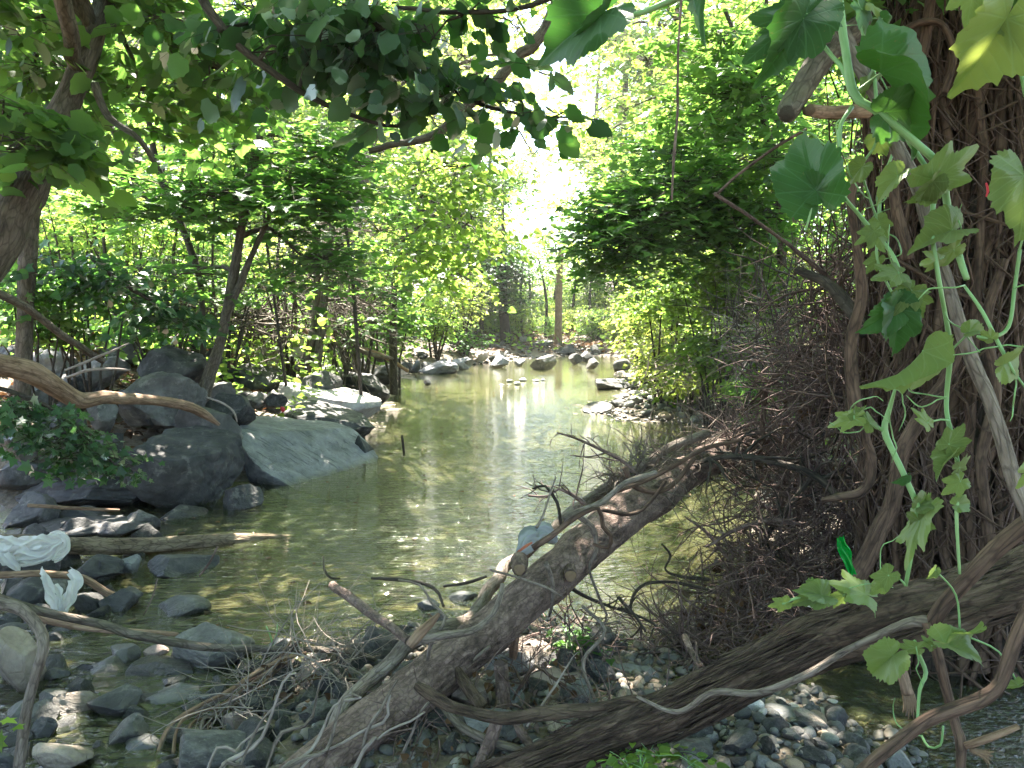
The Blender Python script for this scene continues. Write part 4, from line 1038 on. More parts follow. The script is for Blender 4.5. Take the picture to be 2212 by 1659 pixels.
# dark big maple on the right
grow('dark_maple', 'dark green dense rounded maple leaning out from the right bank', 'tree',
     [ground_tp(1620, 12.5, 12), tp(1600, 640, 12.3, 10), tp(1560, 540, 12, 9), tp(1500, 450, 11.8, 8), tp(1420, 380, 11.6, 6)],
     [clump(1390, 470, 11.0, 150, 110, 1.2, 150), clump(1480, 400, 11.3, 170, 90, 1.2, 150), clump(1330, 540, 11.0, 100, 60, .9, 70), clump(1560, 500, 11.2, 140, 90, 1.1, 110), clump(1450, 330, 11.8, 130, 50, 1, 70),
      clump(1300, 450, 11.2, 60, 70, .8, 36), clump(1600, 420, 11.4, 110, 100, .9, 70)],
     'maple', 'leaf_dark', 'bark_dark', .13, 10, .6, .3, .45, seed=17, openg=0)
grow('upper_maple', 'mid green maple high on the right between the dark maple and the vine hung tree', 'tree',
     [ground_tp(1700, 11, 12), tp(1690, 600, 11, 10), tp(1680, 400, 10.6, 9), tp(1640, 220, 10.2, 7)],
     [clump(1600, 200, 9.8, 150, 110, 1.2, 110), clump(1660, 340, 10, 120, 80, 1, 70), clump(1560, 80, 9.6, 150, 90, 1.1, 80), clump(1640, 470, 10.4, 100, 60, .8, 40),
      clump(1500, 240, 10.6, 70, 60, .8, 24), (3.0, 9, 7.2, 2.2, 2, .9, 110), (1.0, 8, 7.2, 1.6, 2, .8, 80)],  # last two clumps sit above the view, added to shade the ground
     'maple', 'leaf_maple', 'bark_dark', .13, 9, .6, .4, .3, seed=18, openg=.85)

# --- thin saplings of the left bank
rs = np.random.default_rng(44)
for i in range(16):
    u = [250, 275, 300, 322, 350, 372, 400, 455, 560, 590, 600, 640, 730, 760, 215, 180][i]; Y = rs.uniform(10.5, 15)
    sl_ = rs.uniform(-60, 30)
    g = ground_tp(u + 25, Y, rs.uniform(2.5, 5))
    top = rs.uniform(180, 400)
    grow('sapling', 'thin bare stemmed sapling, one of many crowding the left bank behind the boulders', 'sapling',
         [g, tp(u + sl_ * .3 + rs.uniform(-8, 8), 600, Y, rs.uniform(2.5, 4)), tp(u + sl_ * .6 + rs.uniform(-12, 12), 460, Y, 3), tp(u + sl_, top, Y, 2.2)],
         [clump(u + sl_, top, Y, 110, 70, .8, 16), clump(u + sl_ * .5, (top + 500) / 2, Y, 80, 40, .6, 6)], 'ovate' if i % 3 else 'maple', ['leaf_maple', 'leaf_light', 'leaf_dark'][i % 3], 'bark_dark', .12, 8, .5, .5, .3,
         group='saplings on the left bank', seed=300 + i, openg=.7, seg=7, limbs=True, twigs=i % 2 == 0)

# --- shrubs --------------------------------------------------------------
def shrub(u, v, Y, ru, rv, n, kind, leaf, label, seed, size=.08, name='shrub', stems=7, group=None, ry=None, bark='bark_dark', per=8, length=.35, flat=.5):
    rg_ = np.random.default_rng(seed)
    c = clump(u, v, Y, ru, rv, ry or ru * Y / FOC * .8, n)
    gz = float(height(c[0], c[1]))
    root = empty(name, (c[0], c[1], gz), label, 'bush', group)
    mb = MB(); q = []
    a = rg_.uniform(0, 6.28, stems); rr = rg_.uniform(.2, .8, stems)
    top = np.stack([c[0] + np.cos(a) * rr * c[3], c[1] + np.sin(a) * rr * c[4], c[2] + rg_.uniform(-.2, .6, stems) * c[5]], -1)
    bot = np.stack([c[0] + np.cos(a) * .1, c[1] + np.sin(a) * .1, np.full(stems, gz - .1)], -1)
    for t_ in (0, .35, .7, 1): q.append(bot + (top - bot) * t_ + np.array([0, 0, .15]) * math.sin(t_ * 3.14) + rg_.normal(0, .04, top.shape))
    multi_tube(mb, np.stack(q, 1), np.array([.022, .018, .012, .006])[None] * np.ones((stems, 1)) * max(.5, Y / 12), 6)
    pos, dr, nr, sz, T, C = sprays(rg_, [c], per, size, length, flat, .3, .25, 0)
    multi_tube(mb, T, np.linspace(1, .4, 4)[None] * .003 * Y / 8 * np.ones((len(T), 1)), 3)
    mb.build('stem', M[bark], root)
    lb = MB(); put_leaves(lb, kind, pos, dr, nr, sz); lb.build('foliage', M[leaf], root, smooth=False)
    return root
SB = [
 (1610, 600, 10.5, 110, 70, 130, 'maple', 'leaf_light', 'light green maple leaved bush above the brush pile'), (1560, 760, 10.8, 110, 60, 150, 'ovate', 'leaf_light', 'leafy green bush right behind the brush pile'),
 (1450, 800, 13.6, 80, 40, 150, 'far', 'leaf_sun', 'pale yellow bush hanging over the cobble bar'), (1700, 880, 8.2, 80, 50, 80, 'ovate', 'leaf_maple', 'green leaves showing through the brush pile'),
 (1540, 640, 11.6, 110, 50, 110, 'maple', 'leaf_light', 'leafy boughs joining the dark maple to the bank bushes'), (1440, 650, 14, 90, 45, 110, 'ovate', 'leaf_light', 'bright leafy bush tucked under the dark maple edge'),
 (640, 560, 12.8, 110, 60, 90, 'maple', 'leaf_light', 'sunlit maple leaves beside the twin stemmed tree'), (760, 560, 15, 110, 70, 110, 'ovate', 'leaf_light', 'bright leafy bush hanging over the bank behind the twin stemmed tree'),
 (400, 520, 13, 130, 60, 100, 'maple', 'leaf_maple', 'green understory leaves between the forked sapling and the slanting tree'), (160, 470, 12, 120, 70, 90, 'maple', 'leaf_light', 'light leaves behind the shaded tree'),
 (470, 620, 12, 120, 50, 80, 'maple', 'leaf_maple', 'leafy understory maple behind the slanting tree'), (280, 500, 11.5, 130, 60, 90, 'maple', 'leaf_light', 'light understory maple beneath the forked sapling'),
 (1470, 760, 14.5, 110, 60, 300, 'far', 'leaf_sun', 'bright yellow green bush spilling onto the right shore'), (1400, 720, 19, 70, 60, 150, 'far', 'leaf_sun', 'pale sunlit bush farther back on the right shore'),
 (1580, 720, 12.5, 120, 60, 170, 'far', 'leaf_light', 'tall sunlit weedy bush behind the brush pile'), (1540, 660, 16, 140, 60, 170, 'far', 'leaf_light', 'light green bush under the dark maple'),
 (1690, 640, 11.5, 100, 80, 120, 'ovate', 'leaf_light', 'bush beside the vine hung tree'), (1500, 820, 12.6, 110, 28, 110, 'narrow', 'leaf_sun', 'low grassy bush at the foot of the right bank'),
 (940, 690, 27, 70, 55, 200, 'far', 'leaf_light', 'sunny bush above the far rock line'), (1000, 640, 30, 60, 60, 160, 'far', 'leaf_sun', 'pale bush right of the sunny far bush'),
 (850, 680, 18.5, 60, 70, 160, 'far', 'leaf_dark', 'dark bush overhanging the left water edge'), (780, 640, 17, 70, 60, 120, 'ovate', 'leaf_maple', 'leafy bush behind the twin stemmed tree'),
 (1000, 735, 29, 50, 20, 80, 'far', 'leaf_dark', 'low blue green bush on the far shore'), (180, 620, 8.2, 150, 60, 110, 'ovate', 'leaf_dark', 'shaded broad leaved bush above the left boulders'),
 (60, 640, 7.4, 100, 60, 80, 'maple', 'leaf_dark', 'dark bush at the left edge above the boulders'), (330, 700, 9.6, 120, 32, 70, 'ovate', 'leaf_dark', 'low dark bush behind the peaked boulder'),
 (90, 710, 8.0, 110, 30, 60, 'ovate', 'leaf_maple', 'leaves creeping over the upper left boulders'), (620, 690, 14, 90, 30, 80, 'ovate', 'leaf_maple', 'undergrowth between the slanting and twin stemmed trees'),
 (540, 660, 15, 100, 40, 90, 'maple', 'leaf_dark', 'dark undergrowth behind the slanting tree'), (400, 640, 16, 120, 40, 110, 'far', 'leaf_light', 'sunlit undergrowth far behind the forked sapling'),
 (250, 560, 17, 140, 60, 140, 'far', 'leaf_light', 'light bush seen through the stems at left'), (120, 540, 18, 110, 60, 120, 'far', 'leaf_sun', 'yellow green bush far behind the leaning trunk'),
 (1290, 690, 40, 60, 30, 110, 'far', 'leaf_light', 'bush under the far trees right of the pale trunk'), (1380, 660, 30, 60, 50, 120, 'far', 'leaf_light', 'hazy bush at the bend on the right'),
 (735, 715, 14.5, 50, 40, 60, 'far', 'leaf_dark', 'tangled bush right of the twin stemmed tree'), (1640, 830, 9.5, 60, 40, 40, 'narrow', 'leaf_light', 'weeds at the back of the brush pile'),
 (560, 560, 19, 130, 60, 140, 'far', 'leaf_sun', 'bright bush glimpsed behind the slanting tree'), (700, 620, 22, 90, 50, 120, 'far', 'leaf_light', 'sunny bush deep in the left wood'),
 (1480, 700, 22, 100, 50, 130, 'far', 'leaf_sun', 'whitish green bush under the dark maple tips'),
]
for i, (u, v, Y, ru, rv, n, k, lf, lb) in enumerate(SB):
    shrub(u, v, Y, ru, rv, n, k, lf, lb, 500 + i, size=.085 if Y < 16 else .13, length=.35 if Y < 16 else .5)

# --- woodland beyond: a few crowns shared by many trees -------------------
def wood_proto(i, leaf, kind, h, bush=False, size=.2):
    rg_ = np.random.default_rng(700 + i)
    cl = []
    for k in range(11):
        a = rg_.uniform(0, 6.28); r = rg_.uniform(.3, 2.6)
        z = rg_.uniform(.22 if bush else .34, 1.0) * h
        cl.append((math.cos(a) * r, math.sin(a) * r, z, rg_.uniform(.9, 1.8), rg_.uniform(.9, 1.8), rg_.uniform(.5, 1.0), 42))
    return grow('woodland_tree', 'x', 'tree', [(0, 0, -.3, .22), (.1, .05, h * .3, .17), (-.1, .1, h * .6, .12), (.1, 0, h * .95, .04)], cl, kind, leaf, 'bark_dark' if i % 2 else 'bark', size, 9, .9, .5, .3,
                seed=700 + i, local=True, seg=9, step=.4, group='woodland trees beyond the banks')
PT = [wood_proto(0, 'leaf_light', 'far', 9), wood_proto(1, 'leaf_maple', 'far', 8, True), wood_proto(2, 'leaf_sun', 'far', 10), wood_proto(3, 'leaf_light', 'far', 7, True), wood_proto(4, 'leaf_dark', 'far', 8, True)]
used = [0] * 5
def copy_tree(o):
    c = o.copy(); col.objects.link(c)
    for ch in o.children:
        d = ch.copy(); col.objects.link(d); d.parent = c
    return c
WL = ['slender sunlit tree in the woodland', 'bushy mid green tree in the woodland', 'tall yellow green tree in the woodland', 'low light green tree in the woodland', 'dark low branched tree in the woodland']
def wood(i, u, Y, s, where):
    o = PT[i] if used[i] == 0 else copy_tree(PT[i])
    used[i] += 1
    p = P(u, 700, Y)
    o.location = (p[0], p[1], float(height(p[0], p[1])) - .1)
    o.scale = (s, s, s * rs.uniform(.9, 1.2)); o.rotation_euler = (0, 0, rs.uniform(0, 6.28))
    o['label'] = WL[i] + ' ' + where; o['group'] = WL[i] + ' ' + where
for (i, u, Y, s) in [(1, 1085, 42, .9), (4, 1040, 40, .6), (3, 990, 40, .8), (1, 1200, 50, .75), (3, 1270, 48, .7), (1, 1330, 46, .8), (4, 1400, 44, .8), (0, 930, 42, 1.2),
                     (2, 1340, 56, 1.2), (0, 1450, 50, 1.2), (2, 1000, 60, 1.1), (3, 1150, 64, .7), (1, 1240, 70, .8), (2, 1500, 60, 1.4), (2, 1600, 64, 1.4), (0, 860, 54, 1.3), (3, 1100, 74, .7),(3, 1180, 80, .8)]:
    wood(i, u, Y, s, 'across the far bend')
for (i, u, Y, s) in [(0, 100, 21, 1.0), (2, 300, 24, 1.0), (3, 450, 22, .9), (0, 600, 27, 1.1), (2, 760, 28, 1.1), (1, 760, 25, .8), (2, 150, 32, 1.2), (0, 420, 34, 1.2), (2, 660, 40, 1.3), (3, 240, 28, .9), (0, -60, 24, 1.1), (3, 20, 18, .7),
                     (2, 520, 46, 1.4), (0, 320, 50, 1.4), (2, 60, 46, 1.4), (3, 720, 34, .9), (3, 560, 34, .9), (1, -150, 17, .9), (2, 780, 48, 1.5), (0, 200, 42, 1.3)]:
    wood(i, u, Y, s, 'behind the left bank')
for (i, u, Y, s) in [(1, 1560, 19, .8), (0, 1680, 18, 1.0), (2, 1800, 22, 1.1), (3, 1450, 24, .8), (0, 1560, 30, 1.1), (2, 1720, 34, 1.3), (1, 1850, 15, .9), (4, 2050, 12, .8), (4, 2300, 11, .9), (0, 1380, 34, .95), (2, 1950, 28, 1.3), (2, 2150, 26, 1.3)]:
    wood(i, u, Y, s, 'behind the right bank')

for k in range(2):
    PT.append(None); used.append(0)
def thicket(i, leaf):
    rg_ = np.random.default_rng(760 + i)
    cl = [(rg_.uniform(-1.6, 1.6), rg_.uniform(-1.2, 1.2), rg_.uniform(.5, 3.0), rg_.uniform(.8, 1.3), rg_.uniform(.7, 1.1), rg_.uniform(.5, .8), 38) for k in range(9)]
    return grow('thicket', 'x', 'thicket', [(0, 0, -.2, .06), (.1, .05, 1.2, .05), (-.1, .1, 2.4, .02)], cl, 'far', leaf, 'bark_dark', .15, 9, .6, .6, .3, seed=760 + i, local=True, seg=7, step=.4,
                extra=[[(0, 0, 0, .04), (.5, .2, 1.3, .03), (.9, .1, 2.6, .015)], [(0, 0, 0, .04), (-.5, -.2, 1.3, .03), (-1.0, .1, 2.8, .015)]])
PT[5] = thicket(0, 'leaf_light'); PT[6] = thicket(1, 'leaf_sun'); PT.append(thicket(2, 'leaf_maple')); used.append(0)
WL += ['light green thicket', 'sunlit yellow green thicket', 'deeper green thicket']
def tall_proto(i, leaf):
    rg_ = np.random.default_rng(780 + i)
    cl = []
    for k in range(16):
        a = rg_.uniform(0, 6.28); r = rg_.uniform(.5, 3.6)
        cl.append((math.cos(a) * r, math.sin(a) * r, rg_.uniform(4, 17), rg_.uniform(1.4, 2.4), rg_.uniform(1.4, 2.4), rg_.uniform(.8, 1.4), 42))
    return grow('woodland_tree', 'x', 'tree', [(0, 0, -.3, .28), (.2, .1, 5, .22), (-.1, .2, 10, .15), (.1, 0, 17, .05)], cl, 'far', leaf, 'bark', .30, 9, 1.2, .6, .3, seed=780 + i, local=True, seg=9, step=.6)
PT += [tall_proto(0, 'leaf_light'), tall_proto(1, 'leaf_sun')]; used += [0, 0]
WL += ['very tall light green tree', 'very tall yellow green tree']
for (i, u, Y, s) in [(5, 60, 15, .8), (7, 210, 16, .8), (6, 330, 19, .9), (5, 470, 18, .8), (7, 560, 21, .9), (6, 640, 24, 1), (5, 740, 23, .9), (6, 130, 24, 1), (5, 400, 27, 1), (6, 520, 30, 1.1), (6, 250, 33, 1.2), (5, 700, 32, 1.1),
                     (6, 30, 30, 1.1), (6, 820, 36, 1.1), (5, 860, 31, .8), (7, -80, 16, .9)]:
    wood(i, u, Y, s, 'behind the left bank')
for (i, u, Y, s) in [(5, 1600, 15, .8), (6, 1700, 16, .9), (7, 1820, 13, .8), (6, 1480, 27, .9), (5, 1560, 25, 1), (6, 1660, 24, 1.1), (5, 1900, 17, 1), (6, 1420, 32, .9), (5, 2060, 18, 1), (6, 2220, 20, 1.1)]:
    wood(i, u, Y, s, 'behind the right bank')
for (i, u, Y, s) in [(7, 1120, 44, .7), (5, 1180, 46, .6), (7, 1260, 47, .7), (6, 1310, 44, .7), (5, 1370, 42, .8), (6, 960, 40, .8), (5, 1030, 45, .8), (7, 1220, 55, .8), (5, 1090, 56, .9), (6, 1420, 46, 1), (6, 1500, 50, 1.1),
                     (8, 980, 50, 1.3), (9, 1060, 62, .9), (8, 1290, 58, 1.3), (9, 1350, 48, 1.3), (8, 1450, 46, 1.2), (9, 1560, 48, 1.3), (9, 880, 48, 1.3), (8, 780, 52, 1.4), (8, 1640, 42, 1.2), (9, 700, 36, 1.0), (8, 560, 34, 1.0), (9, 940, 56, 1.5), (8, 1410, 70, 1.8), (9, 1000, 80, 2.0), (9, 620, 56, 1.1), (8, 440, 60, 1.2), (9, 240, 62, 1.2), (8, 1750, 50, 1.1), (9, 1900, 44, 1.1), (8, 60, 58, 1.2), (8, 2080, 48, 1.1)]:
    wood(i, u, Y, s, 'across the far bend')
for k, (u, Y, s) in enumerate([(870, 34, .42), (930, 36, .5), (985, 38, .5), (1030, 40, .45), (1070, 41, .4), (1115, 43, .5), (1150, 42, .45), (1185, 41, .4), (1225, 43, .5), (1262, 42, .45), (1300, 40, .5), (1335, 38, .45), (1365, 36, .5), (1160, 50, .7), (1215, 52, .7), (1090, 52, .7), (1280, 50, .7), (1020, 50, .7), (960, 46, .6), (900, 42, .6)]):
    wood([5, 7, 6][k % 3], u, Y, s, 'under the trees of the far bend')
# boughs high over the middle of the stream
grow('overarching_tree', 'tall yellow green tree whose sunlit boughs close over the stream from the left', 'tree',
     [ground_tp(760, 21, 12), tp(770, 500, 21, 10), tp(820, 250, 21, 9), tp(880, 80, 20.5, 8), tp(960, -60, 20, 7)],
     [clump(1000, 120, 20, 130, 80, 1.5, 70), clump(1120, 60, 19.5, 140, 70, 1.4, 60), clump(1080, 230, 21, 110, 70, 1.2, 44), clump(930, 250, 20, 120, 80, 1.2, 60), clump(1200, 170, 20, 90, 60, 1.2, 26), clump(860, 120, 20, 120, 80, 1.2, 50), clump(1250, 30, 19, 100, 50, 1, 40), clump(1150, 330, 24, 60, 60, 1.2, 40), clump(1200, 260, 24, 80, 60, 1.2, 50), clump(1050, -20, 18, 200, 60, 1.6, 110), clump(1180, -60, 16, 200, 70, 1.8, 120), clump(1000, -150, 14, 260, 90, 2, 120)],
     'ovate', 'leaf_sun', 'bark', .19, 8, .9, .6, .4, .2, seed=19, openg=.8)
grow('overarching_tree', 'tall light green tree whose boughs close over the stream from the right', 'tree',
     [ground_tp(1600, 20, 12), tp(1580, 500, 20, 10), tp(1540, 250, 20, 9), tp(1480, 80, 19.5, 8), tp(1420, -60, 19, 7)],
     [clump(1400, 130, 19, 130, 80, 1.4, 80), clump(1300, 80, 19.5, 100, 60, 1.4, 44), clump(1500, 180, 18.5, 130, 80, 1.2, 80), clump(1350, 240, 19.5, 80, 60, 1.2, 36), clump(1450, 30, 18.5, 140, 60, 1.2, 60), clump(1300, 330, 21, 50, 50, 1, 14), clump(1620, 120, 18, 120, 90, 1.2, 60), clump(1380, -40, 17, 180, 60, 1.5, 90), clump(1300, -170, 14, 260, 90, 1.8, 120)],
     'maple', 'leaf_light', 'bark', .19, 8, .9, .6, .3, .1, seed=20, openg=.8)
# far trees one can tell apart
grow('ivy_clad_tree', 'dark ivy clad tree with a thick trunk standing at the far bend', 'tree',
     [ground_tp(1095, 37, 13), tp(1090, 700, 37, 11), tp(1085, 620, 37, 10), tp(1080, 540, 37, 8)],
     [clump(1080, 590, 36.8, 62, 55, 1.2, 190), clump(1045, 640, 36.0, 50, 40, 1, 160), clump(1110, 590, 36.0, 55, 55, 1, 160), clump(1120, 650, 36.5, 50, 35, 1, 90), clump(1075, 530, 37, 40, 30, 1, 60)], 'far', 'leaf_sheen', 'bark_dark', .16, 9, .6, seed=61, step=.3)
grow('pale_tree', 'straight pale sunlit trunk just right of the ivy clad tree at the far bend', 'tree',
     [ground_tp(1206, 38, 9), tp(1206, 700, 38, 8), tp(1208, 620, 38, 7), tp(1212, 540, 38, 6)], [clump(1210, 560, 38, 70, 50, 1.5, 90)], 'far', 'leaf_light', 'wood_tan', .18, 9, .7, seed=62, step=.3)
for i, (u, Y) in enumerate([(1060, 41), (1129, 42), (1143, 48), (1177, 41), (1236, 46), (1271, 43), (1284, 52), (1331, 45)]):
    grow('far_trunk_tree', 'slim dark trunk among many under the far trees', 'tree', [ground_tp(u, Y, 3.5), tp(u + rs.uniform(-6, 6), 650, Y, 3), tp(u + rs.uniform(-22, 22), 560, Y, 2)],
         [clump(u, 560, Y, 40, 30, 1, 14)], 'far', 'leaf_maple', 'bark_dark', .2, 8, .7, group='slim trunks under the far trees', seed=640 + i, step=.5, seg=7)
for i, (u, Y, r) in enumerate([(120, 19, 8), (98, 23, 7)]):
    grow('pale_tree', ['pale grey trunk far behind the leaning tree', 'second pale trunk behind the leaning tree, thinner and left'][i], 'tree', [ground_tp(u, Y, r), tp(u, 560, Y, r), tp(u + 3, 420, Y, r * .9), tp(u + 5, 200, Y, r * .8)],
         [clump(u, 240, Y, 120, 80, 1.5, 60)], 'far', 'leaf_light', 'wood_grey', .18, 8, .7, seed=670 + i, step=.3)

# --- overhanging branch of large dark leaves, top centre ------------------
grow('overhanging_branch', 'branch of large smooth dark leaves hanging across the top of the view', 'branch',
     [(-1.6, 2.6, 4.6, .03), tp(380, -150, 3.6, 14), tp(480, 60, 3.7, 10), tp(600, 165, 3.8, 7), tp(700, 225, 3.9, 6), tp(830, 270, 4.0, 5), tp(880, 268, 4.0, 4)],
     [clump(560, 40, 3.9, 110, 55, .35, 11), clump(690, 90, 3.9, 110, 70, .35, 12), clump(820, 130, 4.0, 110, 75, .35, 13), clump(930, 90, 4.0, 110, 60, .35, 10), clump(880, 215, 4.0, 90, 40, .3, 7),
      clump(1040, 180, 4.1, 90, 45, .3, 8), clump(1130, 250, 4.2, 75, 25, .3, 4), clump(1190, 255, 4.2, 40, 18, .2, 2), clump(760, 20, 3.8, 120, 40, .3, 12), clump(1020, 20, 4.0, 110, 30, .3, 7), clump(600, 110, 3.8, 50, 45, .3, 5)],
     'heart', 'leaf_sheen', 'bark_dark', .105, 7, .34, .6, .5, .9, seed=21, limb_r=.10, twig_r=.0022, seg=10,
     extra=[[tp(700, -60, 3.8, 7), tp(820, 60, 3.9, 6), tp(960, 190, 4.05, 5), tp(1040, 225, 4.15, 4), tp(1170, 250, 4.25, 2.5), tp(1300, 262, 4.3, 1.5)],
            [tp(860, 20, 3.9, 4), tp(1000, 28, 4.0, 5), tp(1150, 10, 4.0, 6), tp(1300, -60, 4.0, 7)]])
# crooked bare limb behind it
lm = MB(); tube(lm, [tp(800, 330, 9, 1)[:3], tp(930, 290, 9, 1)[:3], tp(1040, 210, 9, 1)[:3], tp(1100, 150, 9, 1)[:3], tp(1180, 60, 9, 1)[:3], tp(1240, -60, 9, 1)[:3]], [.03, .05, .055, .06, .07, .08], 12, .1, wob=.04, rough=.004)
tag(lm.build('hanging_limb', M['bark']), 'brown limb slanting down behind the large dark leaves at top centre', 'branch')
# ---------------------------------------------------------------- leaf carpets nobody could count
def cover(name, label, n, poly_uv, kind, leaf, size, seed, hmax=.35, cat='ground cover', flat=.6):
    rg_ = np.random.default_rng(seed)
    x0, x1, y0, y1 = poly_uv
    x = rg_.uniform(x0, x1, n); y = rg_.uniform(y0, y1, n)
    d = poly_dist(x, y, WATER)
    pn = fbm(np.stack([x * .8, y * .8, x * 0 + seed], -1), 3, seed)
    k = (d > .5) & (pn > -.25 - .5 * rg_.random(n))
    x, y, pn = x[k], y[k], pn[k]; n = len(x)
    z = height(x, y) + hmax * rg_.random(n) * np.clip(.6 + pn, .15, 1.4)
    a = rg_.uniform(0, 6.28, n)
    dr = np.stack([np.cos(a), np.sin(a), rg_.normal(-.1, .35, n)], -1)
    nr = np.array([0, 0, 1.0]) + rg_.normal(0, flat, (n, 3))
    mb = MB(); put_leaves(mb, kind, np.stack([x, y, z], -1), dr, nr, size * rg_.uniform(.6, 1.3, n) * np.interp(y, [6, 30], [1, 2.0]))
    return tag(mb.build(name, M[leaf], smooth=False), label, cat, kind='stuff')
cover('undergrowth', 'leafy undergrowth covering the left bank behind the boulders', 22000, (-14, -2.6, 9.5, 26), 'ovate', 'leaf_light', .10, 31, 1.1)
cover('undergrowth', 'sunlit weeds covering the ground far behind the left bank', 14000, (-30, -4, 22, 60), 'far', 'leaf_light', .16, 32, 1.4)
cover('undergrowth', 'weeds and creepers covering the right bank', 16000, (2.4, 12, 6.8, 30), 'ovate', 'leaf_light', .09, 33, .9)
cover('undergrowth', 'low green growth on the far bank', 9000, (-6, 30, 34, 75), 'far', 'leaf_light', .14, 34, .9)
cover('leaf_litter', 'brown dead leaves on the left bank', 9000, (-9, -2.6, 6.5, 16), 'ovate', 'leaf_dead', .09, 35, .06, 'leaf litter', .35)
cover('leaf_litter', 'brown dead leaves under the brush pile', 5000, (1.3, 4.5, 3.6, 8), 'ovate', 'leaf_dead', .06, 36, .10, 'leaf litter', .5)
cover('leaf_litter', 'reddish brown litter under the far trees', 6000, (-2, 9, 33, 50), 'far', 'leaf_dead', .12, 37, .08, 'leaf litter', .3)

# ---------------------------------------------------------------- fallen wood
def pl(pts, Y0=None, Y1=None):
    """points [(u,v,Y,rpx)] or [(u,v,rpx)] with Y running from Y0 to Y1"""
    out = []
    n = len(pts)
    for i, p in enumerate(pts):
        if len(p) == 4: out.append(tp(*p))
        else: out.append(tp(p[0], p[1], Y0 + (Y1 - Y0) * i / max(1, n - 1), p[2]))
    return np.array(out)
def stick(name, label, pts, mat, Y0=None, Y1=None, cat='branch', seed=0, seg=12, step=.03, wob=0.0, rough=.002, rfreq=40, rstretch=.12, parent=None, group=None, tag_=True):
    q = pl(pts, Y0, Y1)
    mb = MB(); tube(mb, q[:, :3], q[:, 3], seg, step, wob=wob, rough=rough, rfreq=rfreq, rstretch=rstretch, seed=seed)
    o = mb.build(name, M[mat], parent)
    if parent is None and tag_: tag(o, label, cat, group)
    return o

# leaning dead trunk with climbing vines
TR = [(560, 1790, 2.45, 72), (640, 1715, 2.55, 70), (760, 1600, 2.70, 62), (900, 1488, 2.9, 55), (1050, 1372, 3.15, 51), (1180, 1262, 3.4, 51), (1290, 1165, 3.7, 46), (1400, 1078, 4.1, 43), (1500, 1008, 4.6, 37), (1600, 965, 5.2, 30), (1730, 925, 5.8, 24), (1860, 880, 6.2, 18)]
q = pl(TR)
troot = empty('fallen_trunk', q[1, :3], 'thick fallen trunk leaning up from bottom left across the stream to the brush pile', 'fallen tree')
mb = MB(); tube(mb, q[:, :3], q[:, 3], 72, .014, wob=.012, wfreq=2.0, rough=.0075, rfreq=26, rstretch=.30, seed=3)
mb.build('trunk', M['bark_trunk'], troot)
V1 = [(640, 1700, 12), (700, 1640, 14), (716, 1590, 16), (745, 1524, 17), (785, 1480, 18), (846, 1426, 19), (886, 1389, 19), (947, 1362, 18), (1008, 1345, 17), (1041, 1308, 15), (1055, 1278, 15), (1082, 1248, 14), (1092, 1221, 14), (1132, 1197, 14), (1159, 1170, 14), (1193, 1147, 13), (1217, 1120, 13), (1262, 1085, 13), (1318, 1050, 12), (1385, 1010, 11), (1450, 965, 10), (1530, 935, 9)]
stick('vine_stem', '', V1, 'wood_grey', 2.50, 4.65, parent=troot, seg=20, wob=.008, rough=.0035, step=.015, seed=4)
V2 = [(886, 1389, 10), (960, 1372, 9), (1020, 1362, 8), (1062, 1330, 7), (1080, 1290, 6), (1085, 1262, 5)]
stick('vine_stem', '', V2, 'wood_grey', 2.78, 2.98, parent=troot, seg=10, seed=5)
for i, pts in enumerate([
    [(1150, 1185, 6), (1190, 1160, 6), (1240, 1120, 6), (1290, 1100, 5), (1300, 1140, 5), (1318, 1160, 5), (1312, 1185, 4), (1280, 1178, 3)],
    [(1180, 1215, 5), (1192, 1250, 4), (1196, 1290, 4), (1188, 1330, 3)], [(1217, 1120, 8), (1260, 1100, 7), (1300, 1085, 7), (1350, 1045, 6), (1420, 1020, 5)],
    [(1350, 1010, 7), (1370, 1050, 6), (1420, 1060, 6), (1460, 1040, 5), (1500, 990, 5)], [(1240, 1110, 6), (1280, 1140, 6), (1290, 1190, 5), (1275, 1230, 4), (1300, 1300, 4), (1310, 1340, 3), (1270, 1400, 3), (1262, 1440, 2)],
    [(940, 1370, 5), (930, 1400, 5), (925, 1440, 4), (918, 1480, 3)], [(1330, 1060, 6), (1390, 1040, 6), (1450, 1010, 6), (1520, 970, 5), (1600, 950, 4)],
    [(950, 1360, 5), (960, 1330, 5), (930, 1300, 4), (905, 1262, 3), (860, 1250, 2)], [(1060, 1230, 3), (1120, 1245, 3), (1180, 1268, 3), (1215, 1290, 2)],
    [(1300, 1100, 5), (1360, 1110, 5), (1400, 1090, 4), (1440, 1040, 4)], [(1160, 1140, 4), (1175, 1110, 3), (1190, 1060, 3), (1200, 1030, 2)]]):
    Ya = float(np.interp(pts[0][0], [700, 1180, 1600], [2.65, 3.25, 4.9])) - .1
    stick('vine_stem', '', pts, 'wood_grey' if i % 3 else 'bark_red', Ya, Ya + .12, parent=troot, seg=9, wob=.006, seed=20 + i)
